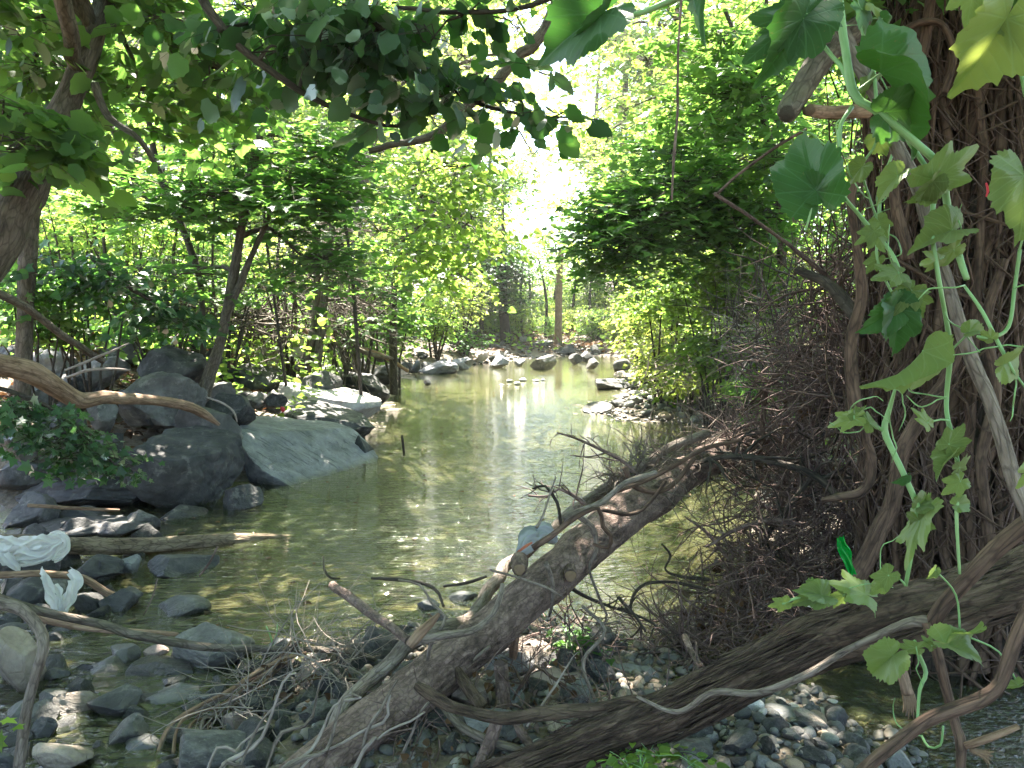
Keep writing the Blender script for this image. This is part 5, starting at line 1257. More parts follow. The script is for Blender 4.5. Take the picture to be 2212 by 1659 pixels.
for i, (u, v, Y, r) in enumerate([(1122, 1229, 3.12, 15), (1232, 1243, 3.33, 15)]):
    b = P(u, v, Y); d = np.array([-.25, -1, .15]); d /= np.linalg.norm(d)
    mb = MB(); tube(mb, [b - d * -.0 + d * 0.0 + np.array([0, .12, 0]), b + np.array([0, .03, 0]), b], np.array([r * 1.3, r * 1.1, r]) * Y / FOC, 20, .01, rough=.003, seed=i)
    st = mb.build('branch_stub', M['bark_trunk'], troot)
    th = np.linspace(0, 6.283, 20, endpoint=False)
    mb = MB(); rr = r * .82 * Y / FOC * (1 + .08 * np.sin(3 * th))
    ring = b + np.stack([np.cos(th) * rr, np.full(20, -.0085), np.sin(th) * rr], -1)
    mb.add(np.vstack([ring, b + [0, -.013, 0]]), np.stack([np.arange(20), (np.arange(20) + 1) % 20, np.full(20, 20)], -1), np.full(20, 3))
    mb.build('cut_end', M['wood_core'], troot)
# bark lifting off
mb = MB(); stickp = pl([(885, 1395, 16), (905, 1370, 18), (930, 1345, 14), (948, 1325, 5)], 2.72, 2.75)
tube(mb, stickp[:, :3], stickp[:, 3] * .7, 8, .02, rough=.004, seed=8); mb.build('loose_bark', M['wood_tan'], troot)

# shaggy vine log at bottom right
LG = [(930, 1770, 2.45, 30), (1040, 1700, 2.40, 34), (1160, 1655, 2.36, 38), (1300, 1596, 2.32, 45), (1467, 1533, 2.28, 49), (1635, 1447, 2.24, 48), (1790, 1377, 2.20, 55), (1972, 1327, 2.15, 62), (2212, 1255, 2.1, 60), (2450, 1190, 2.05, 58)]
q = pl(LG)
lroot = empty('shaggy_log', q[3, :3], 'thick dark log with deeply shredded bark rising to the right across the bottom right', 'fallen tree')
mb = MB(); tube(mb, q[:, :3], q[:, 3], 84, .012, wob=.012, wfreq=2.2, rough=.014, rfreq=40, rstretch=.13, seed=31)
mb.build('trunk', M['bark_shred'], lroot)
stick('side_branch', '', [(900, 1478, 8), (925, 1495, 13), (981, 1528, 13), (1082, 1550, 14), (1183, 1540, 14), (1284, 1532, 15), (1368, 1518, 17), (1430, 1528, 19)], 'bark_shred', 2.45, 2.30, parent=lroot, seg=28, step=.015, rough=.005, rfreq=60, seed=33)
rs3 = np.random.default_rng(90)
mb = MB(); n = 420       # peeling strips of bark
tsel = rs3.uniform(1.5, len(LG) - 2, n); i0 = tsel.astype(int); f_ = (tsel - i0)[:, None]
qc = q[i0] * (1 - f_) + q[i0 + 1] * f_
ax = q[i0 + 1, :3] - q[i0, :3]; ax /= np.linalg.norm(ax, axis=1)[:, None]
th = rs3.uniform(0, 6.28, n); up_ = np.cross(ax, [0, 1, 0]); up_ /= np.linalg.norm(up_, axis=1)[:, None]; sd = np.cross(ax, up_)
rad = up_ * np.cos(th)[:, None] + sd * np.sin(th)[:, None]
Lh = rs3.uniform(.05, .16, n)[:, None]
pts = np.stack([qc[:, :3] + rad * qc[:, 3:4] * 1.02 + ax * Lh * k + rad * .012 * abs(k) * rs3.random((n, 1)) for k in (-1, -.3, .4, 1)], 1)
multi_tube(mb, pts, np.array([.001, .0055, .005, .001])[None] * rs3.uniform(.6, 1.5, (n, 1)), 4)
mb.build('bark_strips', M['bark_shred'], lroot)

# smooth branch with fork lying along the shaggy log
broot = empty('forked_branch', P(2013, 1345, 1.85), 'smooth brown forked branch lying along and hanging below the shaggy log', 'branch')
for i, (pts, a, b, m_) in enumerate([
    ([(1375, 1505, 4), (1463, 1538, 6), (1541, 1496, 8), (1635, 1497, 8), (1737, 1460, 9), (1821, 1410, 9), (1905, 1369, 10), (1972, 1343, 12), (2013, 1345, 16)], 2.05, 1.85, 'wood_grey'),
    ([(2013, 1350, 16), (2040, 1305, 16), (2074, 1268, 16), (2141, 1197, 17), (2212, 1135, 18), (2330, 1050, 18)], 1.85, 1.75, 'bark_red'),
    ([(2005, 1345, 15), (2020, 1395, 12), (2040, 1474, 12), (2067, 1575, 11), (2077, 1608, 13), (2074, 1700, 9)], 1.85, 1.75, 'bark_red')]):
    stick('limb', '', pts, m_, a, b, parent=broot, seg=20, step=.015, rough=.0015, seed=40 + i)
stick('snapped_end', '', [(2085, 1612, 7), (2120, 1600, 7), (2160, 1585, 7), (2200, 1568, 6)], 'wood_tan', 1.76, 1.72, parent=broot, seg=12, seed=44)
for k in range(6):
    stick('splinter', '', [(2095, 1618, 6), (2125, 1622 + k * 3, 5), (2150 - k * 3, 1615 + k * 9, 1)], 'wood_core', 1.76, 1.73, parent=broot, seg=6, seed=45 + k)
stick('hanging_branch', 'curved brown branch sweeping up through the bottom right corner', [(1800, 1740, 16), (1871, 1659, 15), (1939, 1602, 15), (2006, 1555, 15), (2074, 1528, 16), (2124, 1507, 16), (2161, 1474, 14), (2191, 1389, 14), (2212, 1339, 14), (2250, 1260, 14)], 'bark_red', 1.55, 1.6, seg=22, step=.015, rough=.002, seed=50)
sb = empty('snapped_branch', P(1935, 1406, 2.35), 'short snapped pale branch hanging down below the shaggy log', 'branch')
stick('limb', '', [(1925, 1380, 14), (1937, 1420, 13), (1952, 1467, 12), (1960, 1500, 12)], 'wood_tan', 2.35, 2.3, parent=sb, seg=14, seed=51)
for k in range(7):
    stick('splinter', '', [(1950 + k * 3, 1490, 5), (1955 + k * 4, 1520, 4), (1950 + k * 6, 1540 + (k * 7) % 15, 1)], 'wood_core', 2.31, 2.3, parent=sb, seg=5, seed=52 + k)

# logs, branches and posts standing about
L_ = [
 ('driftwood_branch', 'smooth brown driftwood limb curving down from the left edge onto the boulders', [(-120, 770, 4.8, 22), (0, 788, 5.2, 24), (67, 805, 5.4, 25), (118, 835, 5.6, 22), (168, 864, 5.8, 18), (200, 862, 5.9, 15), (225, 858, 6.0, 14), (270, 862, 6.2, 13), (337, 866, 6.5, 12), (398, 876, 6.8, 12), (438, 893, 7.0, 10), (474, 918, 7.1, 4)], 'wood_tan', 24, .003),
 ('dead_branch', 'thin dark branch reaching in from the left edge above the curved driftwood', [(-80, 610, 5.2, 9), (0, 637, 5.6, 9), (67, 670, 6, 9), (135, 724, 6.5, 8), (222, 778, 7.2, 6)], 'bark', 12, .002),
 ('log', 'straight bark covered log lying across the left pool with its tip in the water', [(-90, 1172, 4.8, 19), (0, 1172, 4.95, 19), (152, 1180, 5.15, 18), (303, 1179, 5.4, 18), (438, 1170, 5.6, 17), (540, 1167, 5.75, 15), (600, 1163, 5.83, 10), (636, 1158, 5.9, 3)], 'log_bark', 40, .006),
 ('broken_branch', 'branch with a bare pale snapped end holding the hanging plastic bag', [(-60, 1240, 4.1, 8), (0, 1242, 4.2, 8), (100, 1240, 4.3, 8), (175, 1246, 4.35, 8), (230, 1280, 4.4, 8), (262, 1292, 4.42, 7), (290, 1305, 4.45, 5)], 'wood_tan', 14, .002),
 ('long_branch', 'long thin dark branch running across the lower left over the rounded rock', [(-80, 1270, 3.2, 9), (0, 1292, 3.25, 10), (67, 1312, 3.3, 10), (168, 1339, 3.35, 10), (236, 1356, 3.4, 10), (286, 1372, 3.42, 10), (371, 1385, 3.45, 10), (472, 1398, 3.5, 9), (640, 1400, 3.5, 7), (745, 1404, 3.45, 7), (810, 1425, 3.4, 5)], 'bark', 14, .002),
 ('bare_branch', 'pale peeled branch just under the long thin dark branch', [(-40, 1290, 3.5, 8), (0, 1304, 3.55, 8), (100, 1340, 3.6, 8), (200, 1358, 3.65, 7), (303, 1367, 3.7, 6), (384, 1374, 3.72, 4)], 'wood_tan', 12, .001),
 ('upright_vine', 'thick grey vine bending down the lower left edge', [(-60, 1300, 2.6, 12), (0, 1308, 2.6, 12), (50, 1325, 2.58, 12), (84, 1366, 2.55, 12), (91, 1407, 2.5, 12), (74, 1474, 2.5, 11), (57, 1542, 2.5, 11), (42, 1658, 2.5, 12), (38, 1720, 2.5, 12)], 'wood_grey', 16, .002),
 ('stick', 'blunt brown stick leaning on the fallen trunk from the left', [(718, 1264, 3.55, 10), (745, 1280, 3.45, 10), (795, 1319, 3.3, 10), (840, 1352, 3.15, 9), (885, 1386, 3.0, 9)], 'bark_trunk', 14, .002),
 ('splintered_post', 'short splintered post standing under the leaning trunk', [(1130, 1290, 3.3, 13), (1120, 1330, 3.3, 12), (1110, 1400, 3.35, 11), (1105, 1450, 3.4, 9)], 'wood_tan', 14, .004),
 ('post', 'grey weathered stump piece standing left of the pink boulder', [(1083, 1430, 2.9, 15), (1088, 1480, 2.9, 15), (1085, 1530, 2.88, 16), (1080, 1570, 2.86, 15)], 'bark_trunk', 18, .004),
 ('root_piece', 'weathered forked root at the bottom below the side branch', [(1072, 1555, 2.5, 15), (1058, 1600, 2.48, 16), (1035, 1660, 2.45, 17), (1020, 1720, 2.4, 18)], 'bark_trunk', 18, .004),
 ('root_piece', 'dark stump leaning left of the grey weathered stump piece', [(985, 1440, 2.95, 9), (1000, 1470, 2.9, 13), (1020, 1500, 2.85, 14), (1045, 1530, 2.82, 13)], 'bark_shred', 18, .005),
 ('dead_branch', 'long rough root lying under the side branch toward the bottom', [(935, 1500, 2.6, 8), (990, 1560, 2.55, 9), (1050, 1595, 2.5, 10), (1120, 1620, 2.45, 10), (1190, 1655, 2.4, 9), (1240, 1690, 2.35, 8)], 'bark', 12, .003),
 ('root_piece', 'gnarled root below the side branch right of the forked root', [(1110, 1545, 2.55, 9), (1125, 1580, 2.5, 12), (1145, 1610, 2.48, 10), (1155, 1640, 2.46, 5)], 'bark_trunk', 12, .004),
 ('hanging_twig', 'thin straight twig hanging down into the middle of the view', [(1475, -60, 2.0, 3), (1472, 60, 2.0, 3), (1466, 160, 2.0, 3.2), (1462, 260, 2.0, 3), (1455, 350, 2.0, 3), (1451, 431, 2.0, 2)], 'twig', 7, .0006),
 ('bent_twig', 'thin dark twig slanting down from the bright gap toward the brush pile', [(1545, 418, 3.6, 4), (1600, 455, 3.7, 4), (1669, 505, 3.8, 4), (1740, 560, 3.9, 5), (1800, 610, 4, 5)], 'twig', 8, .001),
 ('bent_twig', 'dark twig rising right from the tip of the slanting twig to the broken limb', [(1548, 418, 3.6, 3), (1600, 370, 3.6, 3), (1689, 307, 3.5, 3), (1740, 280, 3.4, 3)], 'twig', 8, .001),
 ('dead_branch', 'fallen pole jutting from the bank toward the far left rocks', [(700, 735, 15, 5), (760, 750, 16, 5), (820, 765, 17, 5), (880, 800, 18.5, 4)], 'wood_tan', 10, .004),
 ('dead_branch', 'second fallen pole above the brown angular boulder', [(690, 760, 14, 4), (740, 745, 15, 5), (800, 765, 16, 5), (850, 775, 17, 3)], 'bark', 10, .004),
 ('stick', 'short black stick poking up from the water mid stream', [(868, 940, 9.6, 2.5), (870, 955, 9.6, 3), (874, 985, 9.6, 2.5)], 'bark_dark', 7, .001),
 ('dead_branch', 'fallen limb across the ground between the slanting and twin stemmed trees', [(560, 700, 13, 4), (620, 705, 13, 5), (660, 715, 13, 6), (720, 735, 13, 6)], 'wood_tan', 10, .004),
 ('thin_stick', 'pale thin stick lying on the boulders under the short dark branch', [(140, 800, 6.6, 2), (190, 780, 6.7, 3), (240, 760, 6.8, 2.5), (280, 740, 6.9, 1.5)], 'wood_pale', 7, .001),
 ('thin_stick', 'pale twig lying across the grey slab above the driftwood', [(145, 815, 6.6, 3), (190, 800, 6.6, 4), (235, 798, 6.7, 3), (280, 800, 6.7, 2)], 'wood_pale', 7, .001),
 ('thin_stick', 'arched white twig on the slab above the big dark boulder', [(448, 858, 7.6, 2), (480, 870, 7.5, 2.5), (502, 890, 7.4, 2.5), (510, 912, 7.4, 1.5)], 'wood_pale', 7, .0005),
 ('thin_stick', 'straight brown stick on the dark boulder above the straight log', [(60, 1090, 5.3, 4), (150, 1098, 5.5, 4), (258, 1103, 5.7, 3)], 'wood_tan', 8, .001),
 ('curved_twig', 'arched dark twig curling over the water right of the trunk', [(1362, 1330, 3.8, 3), (1368, 1290, 3.8, 4), (1395, 1262, 3.8, 4), (1440, 1258, 3.9, 4), (1500, 1265, 4, 4), (1560, 1280, 4, 3)], 'bark_dark', 8, .001),
 ('curved_twig', 'looped stiff twig standing at the water edge of the brush pile', [(1430, 1175, 4.2, 2), (1448, 1200, 4.2, 3), (1436, 1232, 4.1, 3), (1470, 1245, 4.1, 4), (1530, 1250, 4.1, 4)], 'bark_dark', 8, .001),
 ('thin_stick', 'pale reddish stick lying in the riffle toward the brush pile', [(1305, 1400, 3.9, 4), (1350, 1398, 3.9, 5), (1420, 1390, 3.95, 5), (1490, 1375, 4, 4)], 'wood_tan', 8, .001),
 ('thin_stick', 'dark twig with side shoots floating left of the leaning trunk', [(803, 1248, 4.6, 3), (850, 1252, 4.5, 4), (910, 1256, 4.4, 4), (945, 1275, 4.3, 4), (960, 1310, 4.1, 3)], 'bark_dark', 8, .001),
 ('thin_stick', 'dark twig in the water just above the wet blue grey rock', [(960, 1268, 4.4, 3), (1010, 1260, 4.3, 4), (1050, 1245, 4.2, 3)], 'bark_dark', 8, .001),
 ('thin_stick', 'thin upright stick in the water beside the small dark rocks at left', [(698, 1201, 4.2, 2), (704, 1230, 4.1, 3), (716, 1246, 4.1, 3), (735, 1248, 4.1, 2)], 'bark_dark', 8, .001),
]
for i, (nm, lb, pts, mt, seg, rgh) in enumerate(L_):
    stick(nm, lb, pts, mt, seg=seg, rough=rgh, wob=.008 if seg < 20 else .004, seed=60 + i, step=.02 if pts[0][2] < 9 else .15, rfreq=45)

# stub of a broken limb on the vine hung tree is a part of that tree, see below
# vine hung tree ----------------------------------------------------------
vt = empty('vine_hung_tree', (2.05, 3.75, 0), 'broad trunk at the right smothered in tangled reddish brown vines', 'tree')
core = [(2.12, 3.85, -.2, .34), tp(2060, 1200, 3.8, 130), tp(2050, 900, 3.8, 120), tp(2080, 600, 3.8, 118), tp(2100, 300, 3.8, 125), tp(2090, 50, 3.8, 135), tp(2080, -200, 3.9, 130), (2.2, 3.9, 6.5, .2)]
cq = np.array(core)
mb = MB(); cp, cr, ct, cs = tube(mb, cq[:, :3], cq[:, 3], 48, .05, rough=.03, rfreq=14, rstretch=.2, seed=70)
mb.build('trunk', M['bark_dark'], vt)
rv = np.random.default_rng(71)
def strands(n, k, r0, r1, off, wander, full, mat, name, dz=(.5, 3.5), seed=0, hair=False):
    H = cp[:, 2]
    z0 = rv.uniform(-.1, 3.6 if not full else .5, n); ln = rv.uniform(*dz, n)
    z = z0[:, None] + ln[:, None] * np.linspace(0, 1, k)[None]
    th = rv.uniform(0, 6.28, n)[:, None] + np.cumsum(rv.normal(0, wander, (n, k)), 1)
    cx = np.interp(z, H, cp[:, 0]); cy2 = np.interp(z, H, cp[:, 1]); r = np.interp(z, H, cr)
    o = rv.uniform(off[0], off[1], n)[:, None] + np.cumsum(rv.normal(0, .018 if not hair else .03, (n, k)), 1)
    o = np.clip(o, .0, .42)
    p = np.stack([cx + np.cos(th) * (r + o), cy2 + np.sin(th) * (r + o) * 1.0, z + rv.normal(0, .02, (n, k))], -1)
    # smooth
    for _ in range(1): p[:, 1:-1] = (p[:, :-2] + 2 * p[:, 1:-1] + p[:, 2:]) / 4
    q_ = np.stack([np.repeat(p[:, :-1], 1, 1)[:, i] * (1 - t) + p[:, i + 1] * t for i in range(k - 1) for t in (0, .5)] + [p[:, -1]], 1)
    m_ = MB(); rr = rv.uniform(r0, r1, n)[:, None] * np.linspace(1.1, .7, q_.shape[1])[None] * (1 + .15 * rv.normal(0, 1, (n, q_.shape[1])).clip(-1, 1))
    multi_tube(m_, q_, rr, 6)
    o_ = m_.build(name, M[mat], vt)
    return o_
strands(90, 14, .008, .026, (.0, .12), .20, True, 'bark_red', 'vine_stems', (2.5, 5.0))['kind'] = 'stuff'
strands(340, 12, .003, .011, (.0, .17), .32, False, 'bark_red', 'thin_vines', (.8, 3.0))['kind'] = 'stuff'
strands(900, 7, .0015, .004, (.0, .16), .25, False, 'twig', 'aerial_roots', (.15, .9), hair=True)['kind'] = 'stuff'
strands(500, 6, .0015, .0035, (.02, .20), .35, False, 'bark_red', 'rootlets', (.05, .5), hair=True)['kind'] = 'stuff'
strands(420, 8, .0018, .005, (.05, .34), .22, False, 'bark_red', 'hanging_roots', (.25, 1.1), hair=True)['kind'] = 'stuff'
for i, (pts, a, b, mt) in enumerate([
    ([(2075, 740, 10), (2040, 825, 14), (2006, 876, 16), (1956, 960, 17), (1939, 1027, 17), (1925, 1095, 18), (1905, 1137, 19), (1865, 1221, 20), (1838, 1262, 21), (1800, 1330, 22), (1760, 1400, 22)], 3.3, 3.5, 'bark_red'),
    ([(1865, 920, 6), (1872, 950, 8), (1883, 990, 9), (1878, 1040, 9), (1855, 1066, 9), (1815, 1073, 8), (1775, 1080, 5)], 3.2, 3.3, 'bark_red'),
    ([(1870, 20, 14), (1850, 62, 24), (1787, 112, 26), (1740, 180, 25), (1706, 236, 24), (1700, 246, 16)], 3.3, 2.95, 'bark'),
    ([(1870, 240, 16), (1804, 243, 15), (1770, 241, 15), (1747, 239, 14)], 3.3, 3.0, 'wood_tan'),
    ([(1880, 340, 9), (1840, 420, 9), (1850, 520, 10), (1860, 640, 12), (1838, 760, 13), (1850, 900, 14)], 3.4, 3.5, 'bark_red'),
    ([(1720, 583, 8), (1787, 613, 11), (1838, 667, 13), (1870, 720, 14)], 4.0, 3.7, 'bark_dark'),
    ([(2010, 0, 12), (1990, 120, 11), (1940, 220, 11), (1930, 400, 12), (1960, 560, 12)], 3.35, 3.35, 'bark_red'),
    ([(1940, 130, 6), (1960, 60, 7), (2030, 50, 6), (2060, 120, 6), (2040, 200, 5)], 3.3, 3.3, 'bark_red'),
    ([(2170, 560, 10), (2130, 700, 11), (2150, 850, 12), (2120, 1000, 12), (2140, 1180, 13)], 3.3, 3.3, 'bark_red')]):
    stick('limb' if mt in ('bark', 'wood_tan', 'bark_dark') else 'vine_stem', '', pts, mt, a, b, parent=vt, seg=18, step=.02, rough=.004, rfreq=60, seed=72 + i)
lb = MB(); cl = [clump(1860, -60, 3.4, 220, 90, .5, 30), (2.3, 4.4, 5.2, 1.8, 1.8, .7, 240), (.9, 6.5, 6.4, 1.9, 2.0, .6, 220), (3.5, 6, 6, 1.8, 2, .8, 180), (1.0, 3.7, 5.3, 1.8, 1.5, .5, 400), (3.2, 3.2, 5.0, 1.6, 1.4, .5, 300), (2.4, 1.0, 4.6, 2.4, 2.0, .8, 420), (2.5, -2, 3.8, 2.8, 1.8, 1.4, 340), (4.8, 1.5, 3.4, 1.4, 2.6, 1.4, 260), (2.4, 8.6, 7.6, 2.2, 1.6, .6, 160)]  # all but the first clump unseen, added overhead and behind to darken the foreground
pos, dr, nr, sz, T, C = sprays(np.random.default_rng(79), cl, 9, .11, .55, .5, .3)
put_leaves(lb, 'maple', pos, dr, nr, sz); lb.build('crown', M['leaf_maple'], vt, smooth=False)

# ---------------------------------------------------------------- brush pile
def tangle(mb, rg_, vol, n, length, r, k=7, curl=.5, up=0.0, seg=4, aim=None):
    C = []
    for (u, v, Y, ru, rv_, ry) in vol:
        c = clump(u, v, Y, ru, rv_, ry, 1)
        d = rg_.normal(size=(n // len(vol), 3)); d /= np.linalg.norm(d, axis=1)[:, None]
        C.append(np.array(c[:3]) + d * (rg_.random(len(d)) ** .5)[:, None] * np.array(c[3:6]))
    C = np.vstack(C); m = len(C)
    d = rg_.normal(size=(m, 3)); d[:, 2] += up
    if aim is not None: d = d + np.array(aim)
    d /= np.linalg.norm(d, axis=1)[:, None]
    L = length * rg_.uniform(.35, 1.5, m) / k
    pts = [C]; 
    cv = rg_.normal(0, curl * .25, (m, 3))
    for j in range(k - 1):
        d = d + cv + rg_.normal(0, curl * .35, (m, 3)); d /= np.linalg.norm(d, axis=1)[:, None]
        pts.append(pts[-1] + d * L[:, None])
    P_ = np.stack(pts, 1)
    P_[..., 2] = np.maximum(P_[..., 2], -.02 + .04 * rg_.random((m, 1)))
    R_ = r * (rg_.random(m)[:, None] ** 2 * 1.7 + .45) * np.linspace(1, .35, k)[None]
    multi_tube(mb, P_, R_, seg)
    # side shoots
    sel = rg_.random(m) < .6; j = k // 2
    S = P_[sel, j]; dd = rg_.normal(size=(sel.sum(), 3)); dd /= np.linalg.norm(dd, axis=1)[:, None]
    q_ = np.stack([S + dd * length * .35 * t + rg_.normal(0, .008, S.shape) * (t > 0) for t in (0, .35, .7, 1)], 1)
    q_[..., 2] = np.maximum(q_[..., 2], 0)
    multi_tube(mb, q_, R_[sel, j:j + 1] * np.array([.8, .65, .5, .3])[None], 3)
rb = np.random.default_rng(80)
mb = MB()
tangle(mb, rb, [(1740, 1000, 4.9, 170, 190, .6), (1790, 1150, 4.4, 120, 130, .5), (1640, 960, 5.4, 110, 60, .4), (1720, 1080, 4.8, 130, 110, .5), (1820, 850, 4.7, 80, 130, .5)], 1150, .6, .0040, curl=.55)
tag(mb.build('brush_pile', M['twig']), 'dense tangle of fine dead twigs heaped against the vine hung tree', 'brush pile', kind='stuff')
mb = MB()
tangle(mb, rb, [(1760, 720, 5.0, 130, 130, .6), (1700, 800, 5.4, 110, 90, .6), (1640, 700, 6.0, 100, 80, .6)], 190, .8, .0042, curl=.45, up=.3)
tag(mb.build('brush_pile', M['bark_dark']), 'open tangle of black twigs rising behind the vine hung tree', 'brush pile', kind='stuff')
mb = MB()
tangle(mb, rb, [(1800, 640, 4.2, 80, 120, .35), (1830, 800, 4.1, 70, 130, .35), (1760, 820, 4.6, 110, 110, .5)], 520, .6, .0034, curl=.5)
tag(mb.build('brush_pile', M['twig']), 'airy grey twigs standing up along the left side of the vine hung tree', 'brush pile', kind='stuff')
mb = MB()
tangle(mb, rb, [(1600, 1300, 4.1, 130, 50, .35), (1500, 1385, 3.8, 130, 40, .3), (1700, 1240, 4.0, 90, 80, .3), (1640, 1190, 4.2, 90, 60, .3)], 850, .42, .0030, curl=.5)
tag(mb.build('brush_pile', M['twig']), 'low heap of washed up twigs at the riffle behind the shaggy log', 'brush pile', kind='stuff')
mb = MB()
tangle(mb, rb, [(1430, 1015, 4.45, 90, 40, .12), (1520, 985, 4.8, 100, 40, .15), (1600, 960, 5.2, 80, 40, .2), (1360, 1040, 4.15, 50, 30, .1)], 520, .40, .0030, curl=.7)
tag(mb.build('twig_tangle', M['wood_grey']), 'tangle of pale twigs wrapped round the upper end of the leaning trunk', 'twig tangle', kind='stuff')
mb = MB()
tangle(mb, rb, [(1150, 1420, 3.3, 200, 60, .3), (1250, 1360, 3.5, 90, 60, .3), (1000, 1560, 2.8, 160, 60, .2), (1300, 1560, 2.6, 120, 40, .2)], 260, .38, .0022, curl=.5)
tag(mb.build('twig_tangle', M['twig']), 'fine dead twigs scattered under the leaning trunk', 'twig tangle', kind='stuff')
mb = MB()
tangle(mb, rb, [(680, 1400, 3.6, 100, 30, .2), (600, 1470, 3.3, 110, 50, .2), (500, 1540, 3.0, 100, 50, .2), (740, 1440, 3.3, 60, 40, .2)], 240, .40, .0022, curl=.35)
tag(mb.build('twig_tangle', M['wood_pale']), 'washed up twigs on the stones left of the trunk foot', 'twig tangle', kind='stuff')
mb = MB()
tangle(mb, rb, [(640, 700, 13, 160, 45, 1.2), (520, 690, 13, 120, 40, 1), (350, 660, 12, 130, 40, 1), (730, 690, 14, 70, 60, 1)], 520, 1.5, .010, curl=.35)
tag(mb.build('brush_pile', M['bark']), 'dead sticks and vines littering the left bank behind the boulders', 'brush pile', kind='stuff')
mb = MB()
tangle(mb, rb, [(1560, 780, 11.5, 130, 60, .9), (1480, 800, 12.5, 110, 35, .8), (1640, 730, 9, 100, 70, .8)], 300, .9, .0045, curl=.5)
tag(mb.build('brush_pile', M['wood_pale']), 'dry tangled stems on the sunny right bank', 'brush pile', kind='stuff')

def dead(label, pts, mat='twig', Y0=4.5, Y1=4.5, side=7, sl_=.22, seed=0, name='dead_branch', group=None):
    q = pl(pts, Y0, Y1); mb = MB()
    p, r, t, s = tube(mb, q[:, :3], q[:, 3], 9, .03, wob=.015, rough=.001, seed=seed)
    rg_ = np.random.default_rng(seed + 1)
    for depth, (cnt, L) in enumerate(((side, sl_), )):
        j = rg_.integers(len(p) // 6, len(p) - 1, cnt)
        d = t[j] * .5 + rg_.normal(0, .7, (cnt, 3)); d /= np.linalg.norm(d, axis=1)[:, None]
        Ls = L * rg_.uniform(.4, 1.4, cnt)[:, None]
        pts_ = [p[j]]
        for k in range(5):
            d = d + rg_.normal(0, .22, d.shape); d /= np.linalg.norm(d, axis=1)[:, None]
            pts_.append(pts_[-1] + d * Ls / 5)
        q_ = np.stack(pts_, 1)
        multi_tube(mb, q_, r[j][:, None] * np.linspace(.6, .2, 6)[None], 5)
        b = q_[:, 3]; d2 = rg_.normal(0, 1, b.shape); d2 /= np.linalg.norm(d2, axis=1)[:, None]
        q2 = np.stack([b + d2 * Ls * .45 * x + rg_.normal(0, .004, b.shape) * (x > 0) for x in (0, .4, .8, 1)], 1)
        multi_tube(mb, q2, r[j][:, None] * np.array([.35, .3, .22, .12])[None], 4)
    return tag(mb.build(name, M[mat]), label, 'branch', group)
dead('thick dark branch arching over the water in front of the brush pile', [(1480, 1040, 5), (1517, 1000, 6), (1602, 988, 7), (1703, 1006, 8), (1770, 1037, 9), (1810, 1075, 9)], 'bark_dark', 4.5, 4.0, 10, .25, 1)
dead('dark branch curving down the middle of the brush pile', [(1760, 660, 5), (1790, 720, 7), (1808, 790, 8), (1790, 880, 8), (1740, 960, 7)], 'bark_dark', 4.4, 4.5, 9, .3, 2)
dead('reddish branch slanting from the brush pile to the lower left', [(1780, 720, 5), (1700, 790, 6), (1662, 830, 6), (1650, 900, 6), (1652, 960, 5)], 'bark_red', 4.6, 4.7, 10, .3, 3)
dead('bare branch standing over the water at the left tip of the twig tangle', [(1390, 1060, 5), (1370, 1020, 4), (1320, 985, 4), (1262, 960, 3), (1200, 940, 2)], 'twig', 4.0, 4.4, 9, .18, 4)
dead('branched twig rising from the leaning trunk beside the water', [(1270, 1110, 5), (1240, 1080, 4), (1205, 1060, 3), (1180, 1080, 3), (1140, 1075, 2)], 'twig', 3.7, 3.7, 8, .16, 5)
dead('twig sprouting upward from the middle of the leaning trunk', [(1215, 1140, 4), (1205, 1090, 4), (1180, 1055, 3), (1150, 1060, 2)], 'bark_dark', 3.4, 3.4, 5, .10, 6)
dead('black twig hanging under the leaning trunk over the riffle', [(1235, 1270, 4), (1290, 1300, 4), (1330, 1315, 3), (1400, 1340, 3), (1450, 1390, 2)], 'bark_dark', 3.5, 3.6, 8, .18, 7)
dead('dark stiff twig crossing the riffle beneath the curved twig', [(1330, 1285, 4), (1360, 1320, 4), (1395, 1365, 3)], 'bark_dark', 3.5, 3.4, 4, .12, 8)
dead('brown stick leaning out of the low twig heap onto the shaggy log', [(1468, 1375, 7), (1490, 1410, 7), (1523, 1445, 7)], 'bark_trunk', 2.7, 2.4, 3, .08, 9)
dead('pale twig curling below the trunk above the pink boulder', [(1262, 1300, 4), (1300, 1340, 4), (1302, 1370, 4), (1262, 1420, 5), (1265, 1460, 4), (1285, 1510, 3)], 'wood_grey', 3.1, 2.9, 6, .10, 10)
dead('reddish twig standing over the pink boulder', [(1110, 1505, 3), (1130, 1470, 4), (1160, 1430, 4), (1190, 1455, 4), (1225, 1480, 3)], 'bark_red', 2.9, 2.9, 7, .12, 11)
dead('straight pale stick below the side branch', [(1135, 1565, 3), (1165, 1525, 3), (1200, 1480, 3), (1240, 1430, 2)], 'wood_pale', 2.5, 2.6, 2, .06, 12)
dead('stick lying from under the trunk toward the stump pieces', [(950, 1480, 4), (1000, 1445, 4), (1060, 1400, 3)], 'wood_grey', 2.95, 3.0, 2, .08, 13)
dead('black branch leaning behind the thick arching branch', [(1600, 1290, 4), (1640, 1200, 5), (1690, 1110, 6), (1760, 1020, 6)], 'bark_dark', 4.2, 4.2, 12, .25, 14)
dead('grey branch at the bottom of the brush pile by the water', [(1520, 1180, 3), (1580, 1150, 5), (1660, 1125, 6), (1740, 1130, 6)], 'twig', 4.1, 4.1, 10, .22, 15)
dead('twig bent over the water below the brush pile', [(1480, 1110, 2), (1530, 1150, 4), (1580, 1220, 4), (1590, 1280, 4)], 'twig', 4.3, 4.1, 8, .2, 16)
